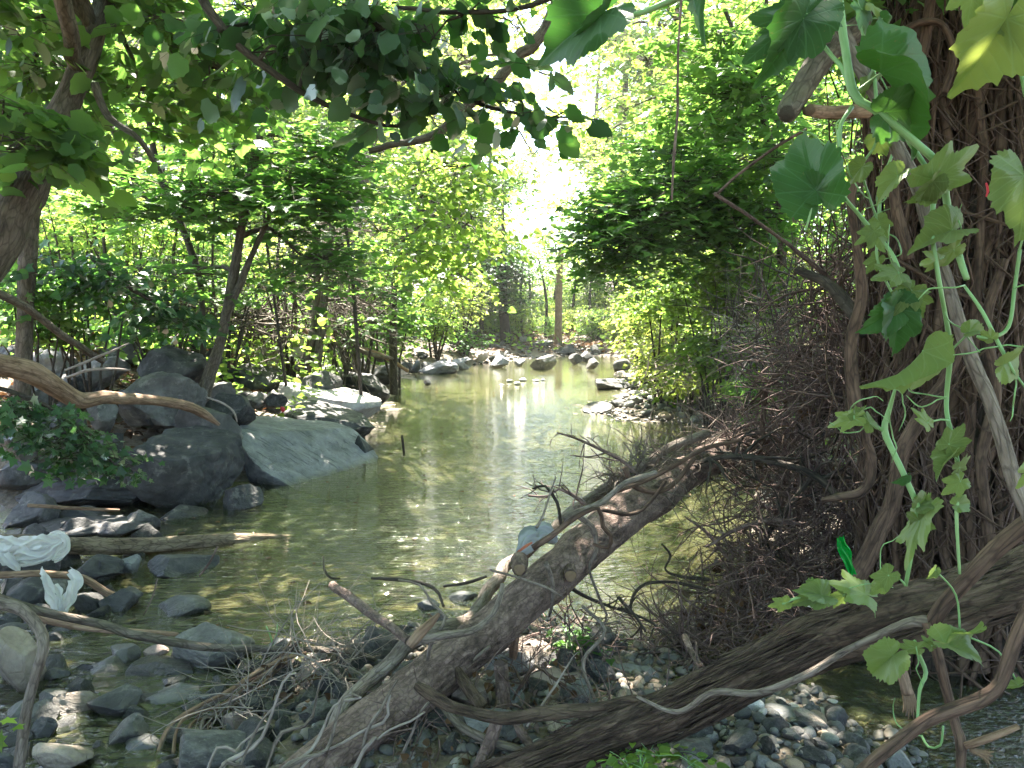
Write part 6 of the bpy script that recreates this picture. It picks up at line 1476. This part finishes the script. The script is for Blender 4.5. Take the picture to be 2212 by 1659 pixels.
for i in range(9):   # dead vines curving from the mud to the trunk foot
    o = rb.uniform(-18, 18, 8)
    stick('dead_vine', 'dead vine arching over the near stones in a loose bundle left of the trunk', [(640 + o[0], 1395 + o[1], 3), (560 + o[2], 1450 + i * 4, 4), (470 + o[3], 1500 + i * 7, 4), (385 + o[4] + i * 8, 1570 + o[5], 4), (325 + i * 16, 1650, 4), (310 + i * 17, 1720, 4)],
          ['wood_tan', 'wood_grey', 'bark_red'][i % 3], 3.4, 2.7, seg=8, wob=.02, seed=120 + i, group='dead vines left of the trunk foot')
for i in range(10):  # whitish roots along the bottom
    u0 = 400 + i * 42; o = rb.uniform(-30, 30, 8)
    stick('pale_root', 'whitish root snaking over the stones at the foot of the leaning trunk', [(u0 + o[0], 1690 + o[1] * .3, 3.5 + i % 3), (u0 + 40 + o[2], 1630 + o[3], 3.5 + i % 3), (u0 + 90 + o[4], 1610 + o[5], 4), (u0 + 140 + o[6], 1565 + o[7] - (i % 3) * 25, 3), (u0 + 185, 1530 + o[1] - (i % 4) * 22, 2.5)],
          ['wood_pale', 'wood_grey'][i % 2], 2.5, 2.65, seg=9, wob=.045, seed=140 + i, group='whitish roots at the trunk foot')
for i, (a, b, c, d) in enumerate([(310, 1330, 340, 1250), (430, 1245, 470, 1180), (575, 1352, 590, 1410), (600, 1345, 585, 1400)]):
    stick('thin_stick', ['thin twig bending up behind the pale broken branch end', 'thin twig slanting up from the straight log', 'green shoot standing in the pool by the long branch', 'second green shoot in the pool leaning right'][i],
          [(a, b, 1.5), ((a + c) / 2 + 4, (b + d) / 2, 2), (c, d, 1.5)], 'twig' if i < 2 else 'stem_green', 4.2 if i < 2 else 3.6, 4.3 if i < 2 else 3.6, seg=6, seed=170 + i)

def caught(label, vol, n, size, seed, parent=None, kind_='ovate', leaf='leaf_dead'):
    rg_ = np.random.default_rng(seed); C = []
    for (u, v, Y, ru, rv_, ry) in vol:
        c = clump(u, v, Y, ru, rv_, ry, 1); d = rg_.normal(size=(n // len(vol), 3)); d /= np.linalg.norm(d, axis=1)[:, None]
        C.append(np.array(c[:3]) + d * (rg_.random(len(d)) ** .4)[:, None] * np.array(c[3:6]))
    C = np.vstack(C); C[:, 2] = np.maximum(C[:, 2], .03); m_ = len(C)
    mb = MB(); put_leaves(mb, kind_, C, rg_.normal(0, 1, (m_, 3)) - [0, 0, .5], rg_.normal(0, 1, (m_, 3)), size * rg_.uniform(.5, 1.3, m_))
    o = mb.build('dead_leaves', M[leaf], parent)
    if parent is None: tag(o, label, 'dead leaves', kind='stuff')
    else: o['kind'] = 'stuff'
caught('brown dead leaves caught all through the brush pile', [(1740, 1000, 4.8, 150, 170, .5), (1640, 1250, 4.2, 120, 80, .3), (1560, 1330, 4.0, 120, 50, .3), (1800, 860, 4.6, 100, 120, .5)], 260, .05, 601)
caught('brown leaf scraps and debris lying under the leaning trunk', [(1150, 1480, 3.0, 200, 60, .3), (950, 1600, 2.7, 160, 50, .2), (640, 1480, 3.2, 130, 60, .3)], 150, .035, 602)
# ---------------------------------------------------------------- leafy sprig at left, weeds
def sprig(name, label, stem, clumps, kind, leaf, size, per, length, seed, hang=.5, cat='branch', bark='bark_dark', flat=.5, up=False):
    rg_ = np.random.default_rng(seed)
    q = pl(stem); root = empty(name, q[0, :3], label, cat)
    mb = MB(); tube(mb, q[:, :3], q[:, 3], 10, .04, wob=.01, seed=seed)
    pos, dr, nr, sz, T, C = sprays(rg_, clumps, per, size, length, flat, .4, hang)
    multi_tube(mb, T, np.linspace(1, .4, 4)[None] * (.0012 if hang == 0 else .003) * np.ones((len(T), 1)), 4)
    for c in clumps:
        j = np.linalg.norm(q[:, :3] - np.array(c[:3]), axis=1).argmin()
        tube(mb, limb_path(rg_, q[j, :3], np.array(c[:3]), .05), np.array([.006, .005, .004, .003]) * (.3 if up or hang == 0 else 1), 6, .08)
    if up: dr[:, 2] = np.abs(dr[:, 2]) + .3
    mb.build('stem', M[bark], root)
    lb = MB(); put_leaves(lb, kind, pos, dr, nr, sz); lb.build('leaves', M[leaf], root, smooth=False)
    return root
sprig('leafy_sprig', 'drooping sprig of small glossy leaves over the boulders at the left', [(-40, 830, 4.9, 5), (40, 850, 5, 5), (120, 890, 5.1, 4), (190, 950, 5.2, 3), (250, 1010, 5.3, 2)],
      [clump(60, 900, 5, 75, 50, .25, 26), clump(140, 930, 5.1, 65, 45, .25, 30), clump(200, 970, 5.2, 55, 35, .2, 24), clump(255, 1010, 5.3, 40, 28, .15, 14), clump(20, 870, 4.9, 50, 35, .2, 14), clump(140, 1000, 5.2, 50, 22, .2, 8)],
      'maple', 'leaf_sheen', .062, 7, .22, 401)
sprig('leafy_sprig', 'bright green leaves poking in at the bottom left corner', [(-60, 1560, 2.3, 3), (-20, 1540, 2.3, 3), (5, 1530, 2.3, 2)], [clump(-5, 1560, 2.3, 18, 45, .06, 4)], 'maple', 'leaf_light', .055, 4, .08, 402)
sprig('weed', 'small green weed growing beneath the shaggy log', [(1370, 1720, 2.1, 3), (1372, 1660, 2.15, 2), (1375, 1620, 2.2, 2)], [clump(1375, 1632, 2.2, 60, 30, .12, 16), clump(1500, 1655, 2.2, 40, 22, .1, 7)], 'ovate', 'leaf_light', .035, 6, .10, 403, 0, 'weed', 'stem_green')
sprig('weed', 'little water weed behind the splintered post', [(1225, 1420, 3.5, 2), (1228, 1390, 3.5, 2), (1222, 1360, 3.5, 1.5)], [clump(1225, 1380, 3.5, 50, 32, .12, 14)], 'ovate', 'leaf_dark', .04, 5, .12, 404, 0, 'weed', 'stem_green')
sprig('weed', 'green tuft at the back of the brush pile near the water', [(1600, 880, 8.5, 2), (1602, 850, 8.5, 2), (1600, 830, 8.5, 1.5)], [clump(1605, 840, 8.5, 36, 28, .2, 22)], 'maple', 'leaf_light', .07, 6, .2, 405, 0, 'weed', 'stem_green')
sprig('leafy_sprig', 'low branch of leaves drooping over the boulders beside the slanting tree', [(200, 560, 7.5, 5), (260, 610, 7.5, 5), (330, 650, 7.6, 4), (400, 680, 7.8, 3)],
      [clump(250, 610, 7.5, 90, 40, .4, 26), clump(340, 660, 7.6, 80, 30, .4, 22), clump(400, 690, 7.8, 60, 22, .3, 14), clump(150, 580, 7.4, 90, 40, .4, 22)], 'ovate', 'leaf_sheen', .10, 7, .35, 406, .3)
# ---------------------------------------------------------------- grape like vine leaves, close to the lens
def grape_mesh(seed, lobed, fold, cup, mat):
    rg_ = np.random.default_rng(seed)
    A = [0, 14, 30, 50, 66, 84, 112, 135, 158, 174, 180]
    Rr = [1, .78, .58, .88, .66, .52, .66, .52, .42, .20, .04] if lobed else [1, .86, .74, .84, .74, .66, .66, .55, .42, .2, .04]
    n = 96
    a = np.linspace(-180, 180, n, endpoint=False)
    sc1 = 1 + .07 * rg_.normal(size=2)
    r = np.interp(np.abs(a), A, Rr) * np.where(a > 0, sc1[0], sc1[1])
    tooth = np.abs(((np.abs(a) / 11.0) % 1) - .35)
    r = r * (1 - .13 * tooth) * (1 + .03 * rg_.normal(size=n))
    rings = [0.0, .3, .55, .78, 1.0]
    V, Lc = [], []
    for k, q_ in enumerate(rings):
        x = np.sin(np.radians(a)) * r * q_; y = np.cos(np.radians(a)) * r * q_
        rho = np.hypot(x, y)
        z = fold * np.abs(x) - cup * rho ** 2 + .05 * np.sin(a * .12 + seed) * rho ** 1.5 + .035 * np.cos(y * 14) * np.abs(x)
        z += .10 * fbm(np.stack([x * 2.2, y * 2.2, x * 0 + seed], -1), 2, seed) * rho
        V.append(np.stack([x, y, z], -1)); Lc.append(np.stack([x, y, x * 0], -1))
    V = np.concatenate(V); Lc = np.concatenate(Lc)
    idx = np.arange(len(V)).reshape(len(rings), n)
    F = np.stack([idx[:-1], idx[1:], np.roll(idx[1:], -1, 1), np.roll(idx[:-1], -1, 1)], -1).reshape(-1)
    mb = MB(); mb.add(V, F, np.full(len(F) // 4, 4), Lc)
    me = mb.mesh('leaf', M[mat]); return me
GRM = {(m_, k): grape_mesh(800 + k, k % 2 == 0, [.15, .55, -.25, .9][k], [.25, .35, .1, .5][k], m_) for m_ in ('leaf_vine', 'leaf_vine_dark') for k in range(4)}
rl = np.random.default_rng(81)
cP, sP = math.cos(PITCH), math.sin(PITCH)
EX, EZ, EY = np.array([1, 0, 0.]), np.array([0, sP, cP]), np.array([0, cP, -sP])   # right, up, away
def vleaf(parent, base, tip, Y, var=0, mat='leaf_vine', yaw=0.0, pitch=0.25, wfac=.74):
    """base and tip in picture pixels; yaw turns the blade about its midrib, pitch tips it towards / away"""
    k = Y / FOC
    dx, dy = (tip[0] - base[0]) * k, -(tip[1] - base[1]) * k
    L = math.hypot(dx, dy)
    d = (EX * dx + EZ * dy) / L
    d = d * math.cos(pitch) + EY * math.sin(pitch); d /= np.linalg.norm(d)
    nrm = -EY - d * np.dot(-EY, d); nrm /= np.linalg.norm(nrm)
    x = np.cross(d, nrm)
    nrm2 = nrm * math.cos(yaw) + x * math.sin(yaw); x2 = np.cross(d, nrm2)
    s = L / math.cos(pitch) * .86; wx = s * wfac
    o = bpy.data.objects.new('leaf', GRM[(mat, var)])
    m4 = Matrix(((x2[0] * wx, d[0] * s, nrm2[0] * s, 0), (x2[1] * wx, d[1] * s, nrm2[1] * s, 0), (x2[2] * wx, d[2] * s, nrm2[2] * s, 0), (0, 0, 0, 1)))
    b = Vector(P(base[0], base[1], Y))
    m4.translation = b - Vector(parent.location)
    o.matrix_basis = m4
    col.objects.link(o); o.parent = parent
    return o

def vine(label, stems, leaves, Y, mat='stem_green', tend=6, seed=0, name='vine'):
    root = empty(name, P(stems[0][0][0], stems[0][0][1], Y), label, 'vine')
    for i, st in enumerate(stems):
        stick('stem', '', [(a, b, Y + .03 * math.sin(j + i), c) for j, (a, b, c) in enumerate(st)], mat, parent=root, seg=10, step=.012, wob=.002, rough=.0004, seed=seed + i)
    for i, lf in enumerate(leaves):
        b, t, var = lf[0], lf[1], lf[2]
        opt = lf[3] if len(lf) > 3 else {}
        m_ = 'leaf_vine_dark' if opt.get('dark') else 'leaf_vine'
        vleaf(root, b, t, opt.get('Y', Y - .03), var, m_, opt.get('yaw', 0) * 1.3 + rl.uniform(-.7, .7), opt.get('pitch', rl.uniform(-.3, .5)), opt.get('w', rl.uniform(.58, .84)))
        # leaf stalk to the nearest stem point
        allp = [(p[0], p[1]) for st in stems for p in st]
        q0 = min(allp, key=lambda p: (p[0] - b[0]) ** 2 + (p[1] - b[1]) ** 2)
        dd = math.hypot(q0[0] - b[0], q0[1] - b[1])
        if 6 < dd < 220:
            stick('leaf_stalk', '', [(q0[0], q0[1], Y, 2.6), ((q0[0] + b[0]) / 2 + dd * .12, (q0[1] + b[1]) / 2 - dd * .1, Y, 2.2), (b[0], b[1], opt.get('Y', Y - .03), 2)], mat, parent=root, seg=7, step=.02, rough=0, seed=i)
    if tend:
        for i in range(tend):
            mb = MB()
            st = stems[rl.integers(len(stems))]; p = st[rl.integers(len(st))]
            a = rl.uniform(0, 6.28); pts = []
            u, v = p[0], p[1]
            for j in range(7):
                pts.append(P(u, v, Y - .02 + rl.uniform(-.02, .02))); a += rl.normal(0, .35) + .25; u += math.cos(a) * rl.uniform(12, 24); v += math.sin(a) * rl.uniform(12, 24)
            tube(mb, pts, [.0014] * 5 + [.001, .0007], 6, .01)
            mb.build('tendril', M[mat], root)
    return root

vine('vine with a thick green angular stem and large leaves hanging down the right foreground',
     [[(1808, -40, 9), (1811, 0, 9), (1824, 101, 8), (1844, 202, 9), (1888, 236, 8), (1972, 303, 8), (2033, 364, 8), (2047, 438, 7), (2074, 553, 7), (2090, 603, 6)],
      [(1960, 300, 5), (2000, 360, 5), (2016, 388, 6), (2013, 505, 5), (2030, 620, 5), (2040, 674, 5), (2053, 758, 6), (2047, 859, 5), (2050, 909, 5), (2074, 1027, 5), (2067, 1108, 4), (2072, 1240, 3)],
      [(1841, 232, 5), (1817, 270, 4), (1814, 320, 5), (1807, 354, 4), (1817, 414, 4), (1855, 462, 4), (1888, 502, 5), (1925, 545, 4), (1942, 590, 6), (1939, 613, 6)]],
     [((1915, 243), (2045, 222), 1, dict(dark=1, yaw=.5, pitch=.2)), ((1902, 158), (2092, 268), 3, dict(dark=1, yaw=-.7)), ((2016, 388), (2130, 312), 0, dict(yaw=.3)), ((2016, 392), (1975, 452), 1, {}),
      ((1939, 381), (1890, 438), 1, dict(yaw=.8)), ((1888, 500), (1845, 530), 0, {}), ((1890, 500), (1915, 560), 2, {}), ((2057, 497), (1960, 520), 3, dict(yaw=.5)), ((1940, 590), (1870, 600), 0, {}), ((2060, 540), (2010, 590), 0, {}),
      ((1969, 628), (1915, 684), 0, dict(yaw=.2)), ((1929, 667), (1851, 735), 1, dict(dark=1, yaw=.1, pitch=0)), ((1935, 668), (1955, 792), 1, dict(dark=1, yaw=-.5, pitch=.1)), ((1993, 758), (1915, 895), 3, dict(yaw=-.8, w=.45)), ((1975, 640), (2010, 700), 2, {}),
      ((2094, 717), (2146, 702), 3, {}), ((2003, 913), (1968, 872), 0, {}), ((2050, 960), (2085, 900), 2, {}), ((2060, 985), (1995, 1010), 3, dict(yaw=.9)), ((2072, 1010), (2125, 985), 0, {}), ((2074, 1040), (2030, 1075), 0, {}),
      ((2068, 1090), (2120, 1085), 1, {}), ((2030, 560), (1965, 580), 2, {})], 1.45, tend=9, seed=200)
vine('vine strand with pale lobed leaves dangling down beside the brush pile',
     [[(1935, 840, 3), (1922, 886, 5), (1912, 930, 7), (1932, 977, 6), (1956, 1027, 6), (1983, 1095, 6), (1979, 1137, 5), (1969, 1197, 5), (1956, 1265, 4)], [(1910, 932, 4), (1880, 915, 3), (1845, 905, 3)]],
     [((1844, 903), (1784, 922), 0, dict(yaw=.3)), ((1850, 902), (1885, 868), 2, {}), ((1880, 915), (1850, 868), 2, {}), ((1993, 1112), (1922, 1244), 0, dict(yaw=.5, w=.5)), ((1985, 1125), (2015, 1190), 2, {}),
      ((1919, 1243), (1880, 1290), 0, dict(yaw=.1)), ((1956, 1030), (1925, 1052), 1, dict(dark=1)), ((1985, 1092), (2035, 1060), 3, {})], 1.55, tend=5, seed=220)
vine('thin vine strand trailing leaves along the top of the shaggy log',
     [[(1905, 1250, 3), (1868, 1282, 3), (1820, 1290, 3), (1774, 1285, 3), (1730, 1290, 3), (1690, 1305, 2.5)], [(1820, 1290, 2), (1830, 1250, 2)]],
     [((1868, 1282), (1777, 1240), 0, dict(yaw=.2)), ((1905, 1250), (1875, 1300), 1, {}), ((1774, 1285), (1706, 1262), 1, dict(yaw=.4)), ((1774, 1287), (1700, 1296), 3, {}), ((1695, 1303), (1655, 1318), 0, {}), ((1825, 1285), (1800, 1330), 2, {})], 1.9, tend=3, seed=240)
vine('vine tips with leaves hanging from the top right corner',
     [[(2150, -30, 5), (2170, 40, 5), (2195, 110, 5), (2215, 210, 4)], [(2202, 540, 4), (2191, 623, 4), (2178, 707, 4), (2141, 731, 4), (2110, 728, 3)], [(2084, 616, 3), (2124, 674, 4), (2161, 748, 4), (2191, 805, 3)]],
     [((2175, 40), (2110, 212), 3, dict(yaw=.4)), ((2190, 60), (2235, 120), 0, {}), ((2110, -40), (2090, 62), 0, {}), ((2168, 788), (2250, 762), 1, {}), ((2212, 380), (2200, 545), 1, dict(yaw=.3)), ((2240, 1000), (2196, 1070), 0, {}), ((2141, 731), (2105, 712), 2, {})], 1.35, tend=5, seed=260)
vine('slim green vine runners with small leaves down the left side of the vine hung tree',
     [[(1750, -30, 5), (1757, 61, 5), (1790, 111, 5), (1821, 148, 5), (1840, 205, 5)], [(1858, -30, 4), (1861, 50, 4), (1875, 118, 4), (1888, 168, 4), (1893, 300, 3), (1862, 360, 3), (1880, 430, 3), (1905, 500, 3)], [(1930, 330, 3), (1905, 400, 3), (1900, 480, 3), (1895, 560, 3), (1930, 640, 3)]],
     [((1861, 20), (1895, 78), 0, dict(dark=1)), ((1885, 10), (1930, 30), 2, {}), ((1905, 40), (1935, 60), 1, dict(dark=1)), ((1876, 180), (1925, 150), 2, {}), ((1893, 300), (1925, 345), 1, {}), ((1862, 360), (1830, 400), 1, {}), ((1900, 480), (1930, 520), 0, {}), ((1895, 560), (1870, 600), 2, {})], 1.6, tend=8, seed=280)
vine('vine shoot with drooping leaves below the shaggy log',
     [[(1975, 1385, 4), (1979, 1403, 5), (1999, 1453, 5), (1986, 1490, 4), (1981, 1568, 3)], [(2040, 1389, 3), (2074, 1369, 3)], [(1990, 1590, 2.5), (2005, 1615, 2.5), (2030, 1612, 2.5), (2036, 1570, 2.5)]],
     [((2074, 1369), (2162, 1364), 1, dict(yaw=.2)), ((2040, 1389), (2146, 1418), 1, dict(yaw=-.2)), ((1980, 1400), (1925, 1402), 0, {}), ((1929, 1416), (1871, 1494), 3, dict(yaw=.6)), ((2012, 1395), (1990, 1370), 0, {}), ((2020, 1231), (2000, 1255), 1, {}), ((2200, 1480), (2165, 1500), 2, {})], 1.7, tend=2, seed=300)
vine('short vine shoot with very large shaded leaves hanging at the top centre right',
     [[(1560, -40, 7), (1450, 0, 6), (1380, 28, 5), (1300, 35, 5)], [(1760, -60, 5), (1743, 45, 4)], [(1480, -60, 5), (1500, -10, 4)], [(1790, 440, 4), (1765, 415, 4), (1740, 500, 2)]],
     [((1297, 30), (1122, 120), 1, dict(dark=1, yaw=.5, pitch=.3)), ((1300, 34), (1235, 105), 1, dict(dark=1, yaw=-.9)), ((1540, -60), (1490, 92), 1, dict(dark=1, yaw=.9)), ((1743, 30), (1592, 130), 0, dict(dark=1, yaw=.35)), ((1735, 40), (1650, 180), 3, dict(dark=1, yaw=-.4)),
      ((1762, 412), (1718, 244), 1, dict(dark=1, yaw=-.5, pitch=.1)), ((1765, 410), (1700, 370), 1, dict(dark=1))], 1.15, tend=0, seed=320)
stick('woody_vine', 'knobbly brown woody vine running down the right foreground behind the green stem',
      [(1755, -60, 13), (1770, 0, 13), (1804, 40, 14), (1844, 118, 14), (1905, 229, 15), (1939, 320, 14), (1983, 404, 14), (2006, 489, 13), (2023, 545, 13), (2050, 623, 13), (2074, 707, 14), (2107, 798, 15), (2134, 859, 15), (2165, 960, 15), (2191, 1044, 15), (2212, 1095, 15), (2260, 1200, 15)],
      'wood_grey', 1.62, 1.5, 'vine', 330, 22, .012, .004, .0022, 50)

# ---------------------------------------------------------------- litter the flood left
def crumple(name, mat, pts, seed, parent=None, wr=.75, seg=40, step=.008):
    """thin wrinkled plastic gathered along a line"""
    q = pl(pts); p, r = crom(q[:, :3], q[:, 3], step)
    mb = MB(); th = np.linspace(0, 6.283, seg, endpoint=False)
    t = np.gradient(p, axis=0); t /= np.linalg.norm(t, axis=1)[:, None]
    a = np.cross(t, [0, 1, 0.1]); a /= np.linalg.norm(a, axis=1)[:, None]; b = np.cross(t, a)
    s = np.arange(len(p)) * step
    g = np.stack(np.broadcast_arrays(np.cos(th)[None] * 1.6, np.sin(th)[None] * 1.6, s[:, None] * 9), -1)
    rid = 1 - np.abs(fbm(g * 1.7 + seed, 3, seed))
    rr = r[:, None] * (1 + wr * (rid - .7) + .12 * np.sin(5 * th[None] + s[:, None] * 30))
    V = p[:, None] + a[:, None] * (np.cos(th)[None] * rr)[..., None] + b[:, None] * (np.sin(th)[None] * rr * .6)[..., None]
    idx = np.arange(len(p) * seg).reshape(len(p), seg)
    F = np.stack([idx[:-1], np.roll(idx[:-1], -1, 1), np.roll(idx[1:], -1, 1), idx[1:]], -1).reshape(-1)
    mb.add(V.reshape(-1, 3), F, np.full(len(F) // 4, 4))
    return mb.build(name, M[mat], parent)
def strip(name, mat, pts, width, seed, parent=None, crease=.3):
    q = pl(pts); p, w_ = crom(q[:, :3], q[:, 3], .006)
    n = 15; off = np.linspace(-1, 1, n)
    t = np.gradient(p, axis=0); t /= np.linalg.norm(t, axis=1)[:, None]
    a = np.cross(t, [0, 1, .05]); a /= np.linalg.norm(a, axis=1)[:, None]; b = np.cross(t, a)
    s = np.arange(len(p)) * .006
    zz = crease * w_[:, None] * (np.cos(off[None] * 6 + 5 * vnoise(np.stack([s * 9, s * 0, s * 0 + seed], -1), seed)[:, None]) + .5 * fbm(np.stack(np.broadcast_arrays(s[:, None] * 22, off[None] * 2.5, seed * 1.0), -1), 3, seed))
    V = p[:, None] + a[:, None] * (off[None] * w_[:, None] * (1 + .2 * vnoise(np.stack([s * 30, s * 0, s * 0], -1), seed + 2)[:, None]))[..., None] + b[:, None] * zz[..., None]
    idx = np.arange(len(p) * n).reshape(len(p), n)
    F = np.stack([idx[:-1, :-1], idx[:-1, 1:], idx[1:, 1:], idx[1:, :-1]], -1).reshape(-1)
    mb = MB(); mb.add(V.reshape(-1, 3), F, np.full(len(F) // 4, 4))
    return mb.build(name, M[mat], parent)
bg = empty('plastic_bag', P(60, 1190, 4.7), 'crumpled white plastic bag caught on the straight log at the left edge', 'plastic bag')
for k, pts in enumerate([[(-60, 1160, 4.74, 13), (0, 1172, 4.7, 16), (60, 1176, 4.66, 18), (110, 1168, 4.66, 16), (142, 1158, 4.7, 10)],
                         [(-60, 1186, 4.7, 14), (0, 1192, 4.66, 17), (50, 1198, 4.63, 18), (100, 1194, 4.63, 16), (138, 1176, 4.66, 10)],
                         [(-40, 1196, 4.68, 10), (10, 1208, 4.64, 12), (60, 1214, 4.62, 11), (100, 1206, 4.63, 6)],
                         [(12, 1196, 4.62, 13), (26, 1212, 4.61, 12), (38, 1226, 4.61, 7), (42, 1236, 4.61, 2)]]):
    strip('bag_fold', 'plastic', pts, .01, 60 + k, bg, .42)
strip('bag_handle', 'plastic', [(108, 1156, 4.7, 7), (128, 1152, 4.66, 8), (145, 1168, 4.66, 8), (138, 1195, 4.66, 7), (115, 1212, 4.67, 6)], .01, 7, bg)
bg = empty('plastic_bag', P(130, 1300, 4.2), 'torn white plastic bag hanging in a V from the pale broken branch', 'plastic bag')
strip('bag_strap', 'plastic', [(88, 1232, 4.25, 9), (95, 1245, 4.2, 12), (110, 1285, 4.2, 13), (125, 1322, 4.2, 14)], .01, 8, bg)
strip('bag_strap', 'plastic', [(150, 1232, 4.25, 10), (165, 1252, 4.2, 16), (152, 1285, 4.2, 15), (132, 1322, 4.2, 12)], .01, 9, bg)
strip('bag_fold', 'plastic', [(120, 1262, 4.22, 5), (128, 1285, 4.2, 9), (130, 1310, 4.19, 8), (131, 1334, 4.19, 9)], .01, 66, bg, .6)
strip('bag_tail', 'plastic', [(130, 1330, 4.2, 10), (132, 1360, 4.2, 14), (140, 1395, 4.2, 15), (146, 1425, 4.2, 12)], .01, 11, bg)
bg = empty('plastic_wrapper', P(1157, 1165, 3.3), 'cloudy blue white plastic wrapper with orange edge caught on the leaning trunk', 'plastic wrapper')
crumple('wrapper_body', 'plastic_blue', [(1118, 1196, 3.30, 6), (1132, 1182, 3.32, 16), (1146, 1164, 3.34, 24), (1160, 1160, 3.36, 17), (1174, 1150, 3.37, 24), (1188, 1160, 3.38, 15), (1200, 1172, 3.4, 5)], 12, bg)
strip('printed_edge', 'orange', [(1110, 1200, 3.27, 2), (1122, 1190, 3.26, 3.5), (1136, 1180, 3.26, 3.5), (1150, 1172, 3.27, 2)], .01, 13, bg)
crumple('plastic_scrap', 'plastic', [(1722, 1300, 3.2, 8), (1740, 1296, 3.2, 12), (1760, 1300, 3.2, 12), (1775, 1304, 3.2, 6)], 14).update_tag()
tag(bpy.data.objects['plastic_scrap'], 'white plastic scrap in the twigs just behind the shaggy log', 'plastic scrap')
tag(strip('plastic_strip', 'bottle_green', [(1816, 1160, 3.1, 10), (1822, 1185, 3.1, 13), (1832, 1215, 3.1, 12), (1842, 1242, 3.1, 8)], .01, 15, None, .5), 'bright green folded plastic strip stuck in the brush beside the vine', 'plastic strip')
tag(strip('red_scrap', 'red', [(2070, 1535, 2.6, 6), (2090, 1530, 2.6, 11), (2112, 1522, 2.6, 7)], .01, 16), 'dark red scrap in the water behind the bottom right branches', 'plastic scrap')
tag(strip('red_ribbon', 'red', [(2130, 395, 3.2, 2), (2134, 410, 3.2, 4), (2130, 425, 3.2, 2)], .01, 17), 'tiny red scrap caught in the vines of the big trunk', 'plastic scrap')
tag(crumple('red_scrap', 'red', [(606, 880, 8.7, 2), (611, 884, 8.7, 5), (612, 890, 8.7, 2)], 18), 'small red scrap on the dark boulder', 'plastic scrap')
p0 = P(643, 748, 12.8)
mb = MB()
def bx(mb, c, s, rot=0):
    v = np.array([(x, y, z) for x in (-1, 1) for y in (-1, 1) for z in (-1, 1)], float) * np.array(s) / 2
    v += .004 * rs3.normal(size=v.shape)
    cr_, sr_ = math.cos(rot), math.sin(rot); v = v @ np.array([[cr_, 0, -sr_], [0, 1, 0], [sr_, 0, cr_]])
    mb.add(v + c, [0, 1, 3, 2, 4, 6, 7, 5, 0, 4, 5, 1, 2, 3, 7, 6, 0, 2, 6, 4, 1, 5, 7, 3], [4] * 6)
bx(mb, p0, (.19, .05, .34), .06); bx(mb, p0 + [.01, -.03, .02], (.15, .02, .27), .1)
tag(mb.build('board', M['board'], smooth=False), 'pale broken board standing beside the twin stemmed tree', 'board')

# ---------------------------------------------------------------- hazy air over the stream
mb = MB(); bx(mb, np.array([0, 208.0, 16.0]), (840, 452, 36)); hz = mb.build('haze', None, smooth=False)
for v_ in hz.data.vertices: v_.co = [round(c) for c in v_.co]
hz.location = (0, 0, 0)
m, n, out = newmat('hazy air')
pv = N_(n, 'ShaderNodeVolumePrincipled'); pv.inputs['Color'].default_value = (.93, .97, .92, 1); pv.inputs['Density'].default_value = 0.0006
pv.inputs['Anisotropy'].default_value = 0.5
n.links.new(pv.outputs[0], out.inputs['Volume'])
hz.data.materials.append(m)
tag(hz, 'pale hazy air over the stream', 'haze', kind='stuff')

rw = np.random.default_rng(610)
fx = rw.uniform(-3, 3, 260); fy = rw.uniform(3.2, 20, 260) ; kk = poly_dist(fx, fy, WATER) < -.1
fx, fy = fx[kk], fy[kk]; nn = len(fx); aa = rw.uniform(0, 6.28, nn)
mb = MB(); put_leaves(mb, 'ovate', np.stack([fx, fy, np.full(nn, .006)], -1), np.stack([np.cos(aa), np.sin(aa), aa * 0], -1), np.array([0, 0, 1.0]) + rw.normal(0, .05, (nn, 3)), rw.uniform(.02, .055, nn))
tag(mb.build('floating_leaves', M['leaf_dead']), 'little fallen leaves floating here and there on the water', 'fallen leaves', kind='stuff')
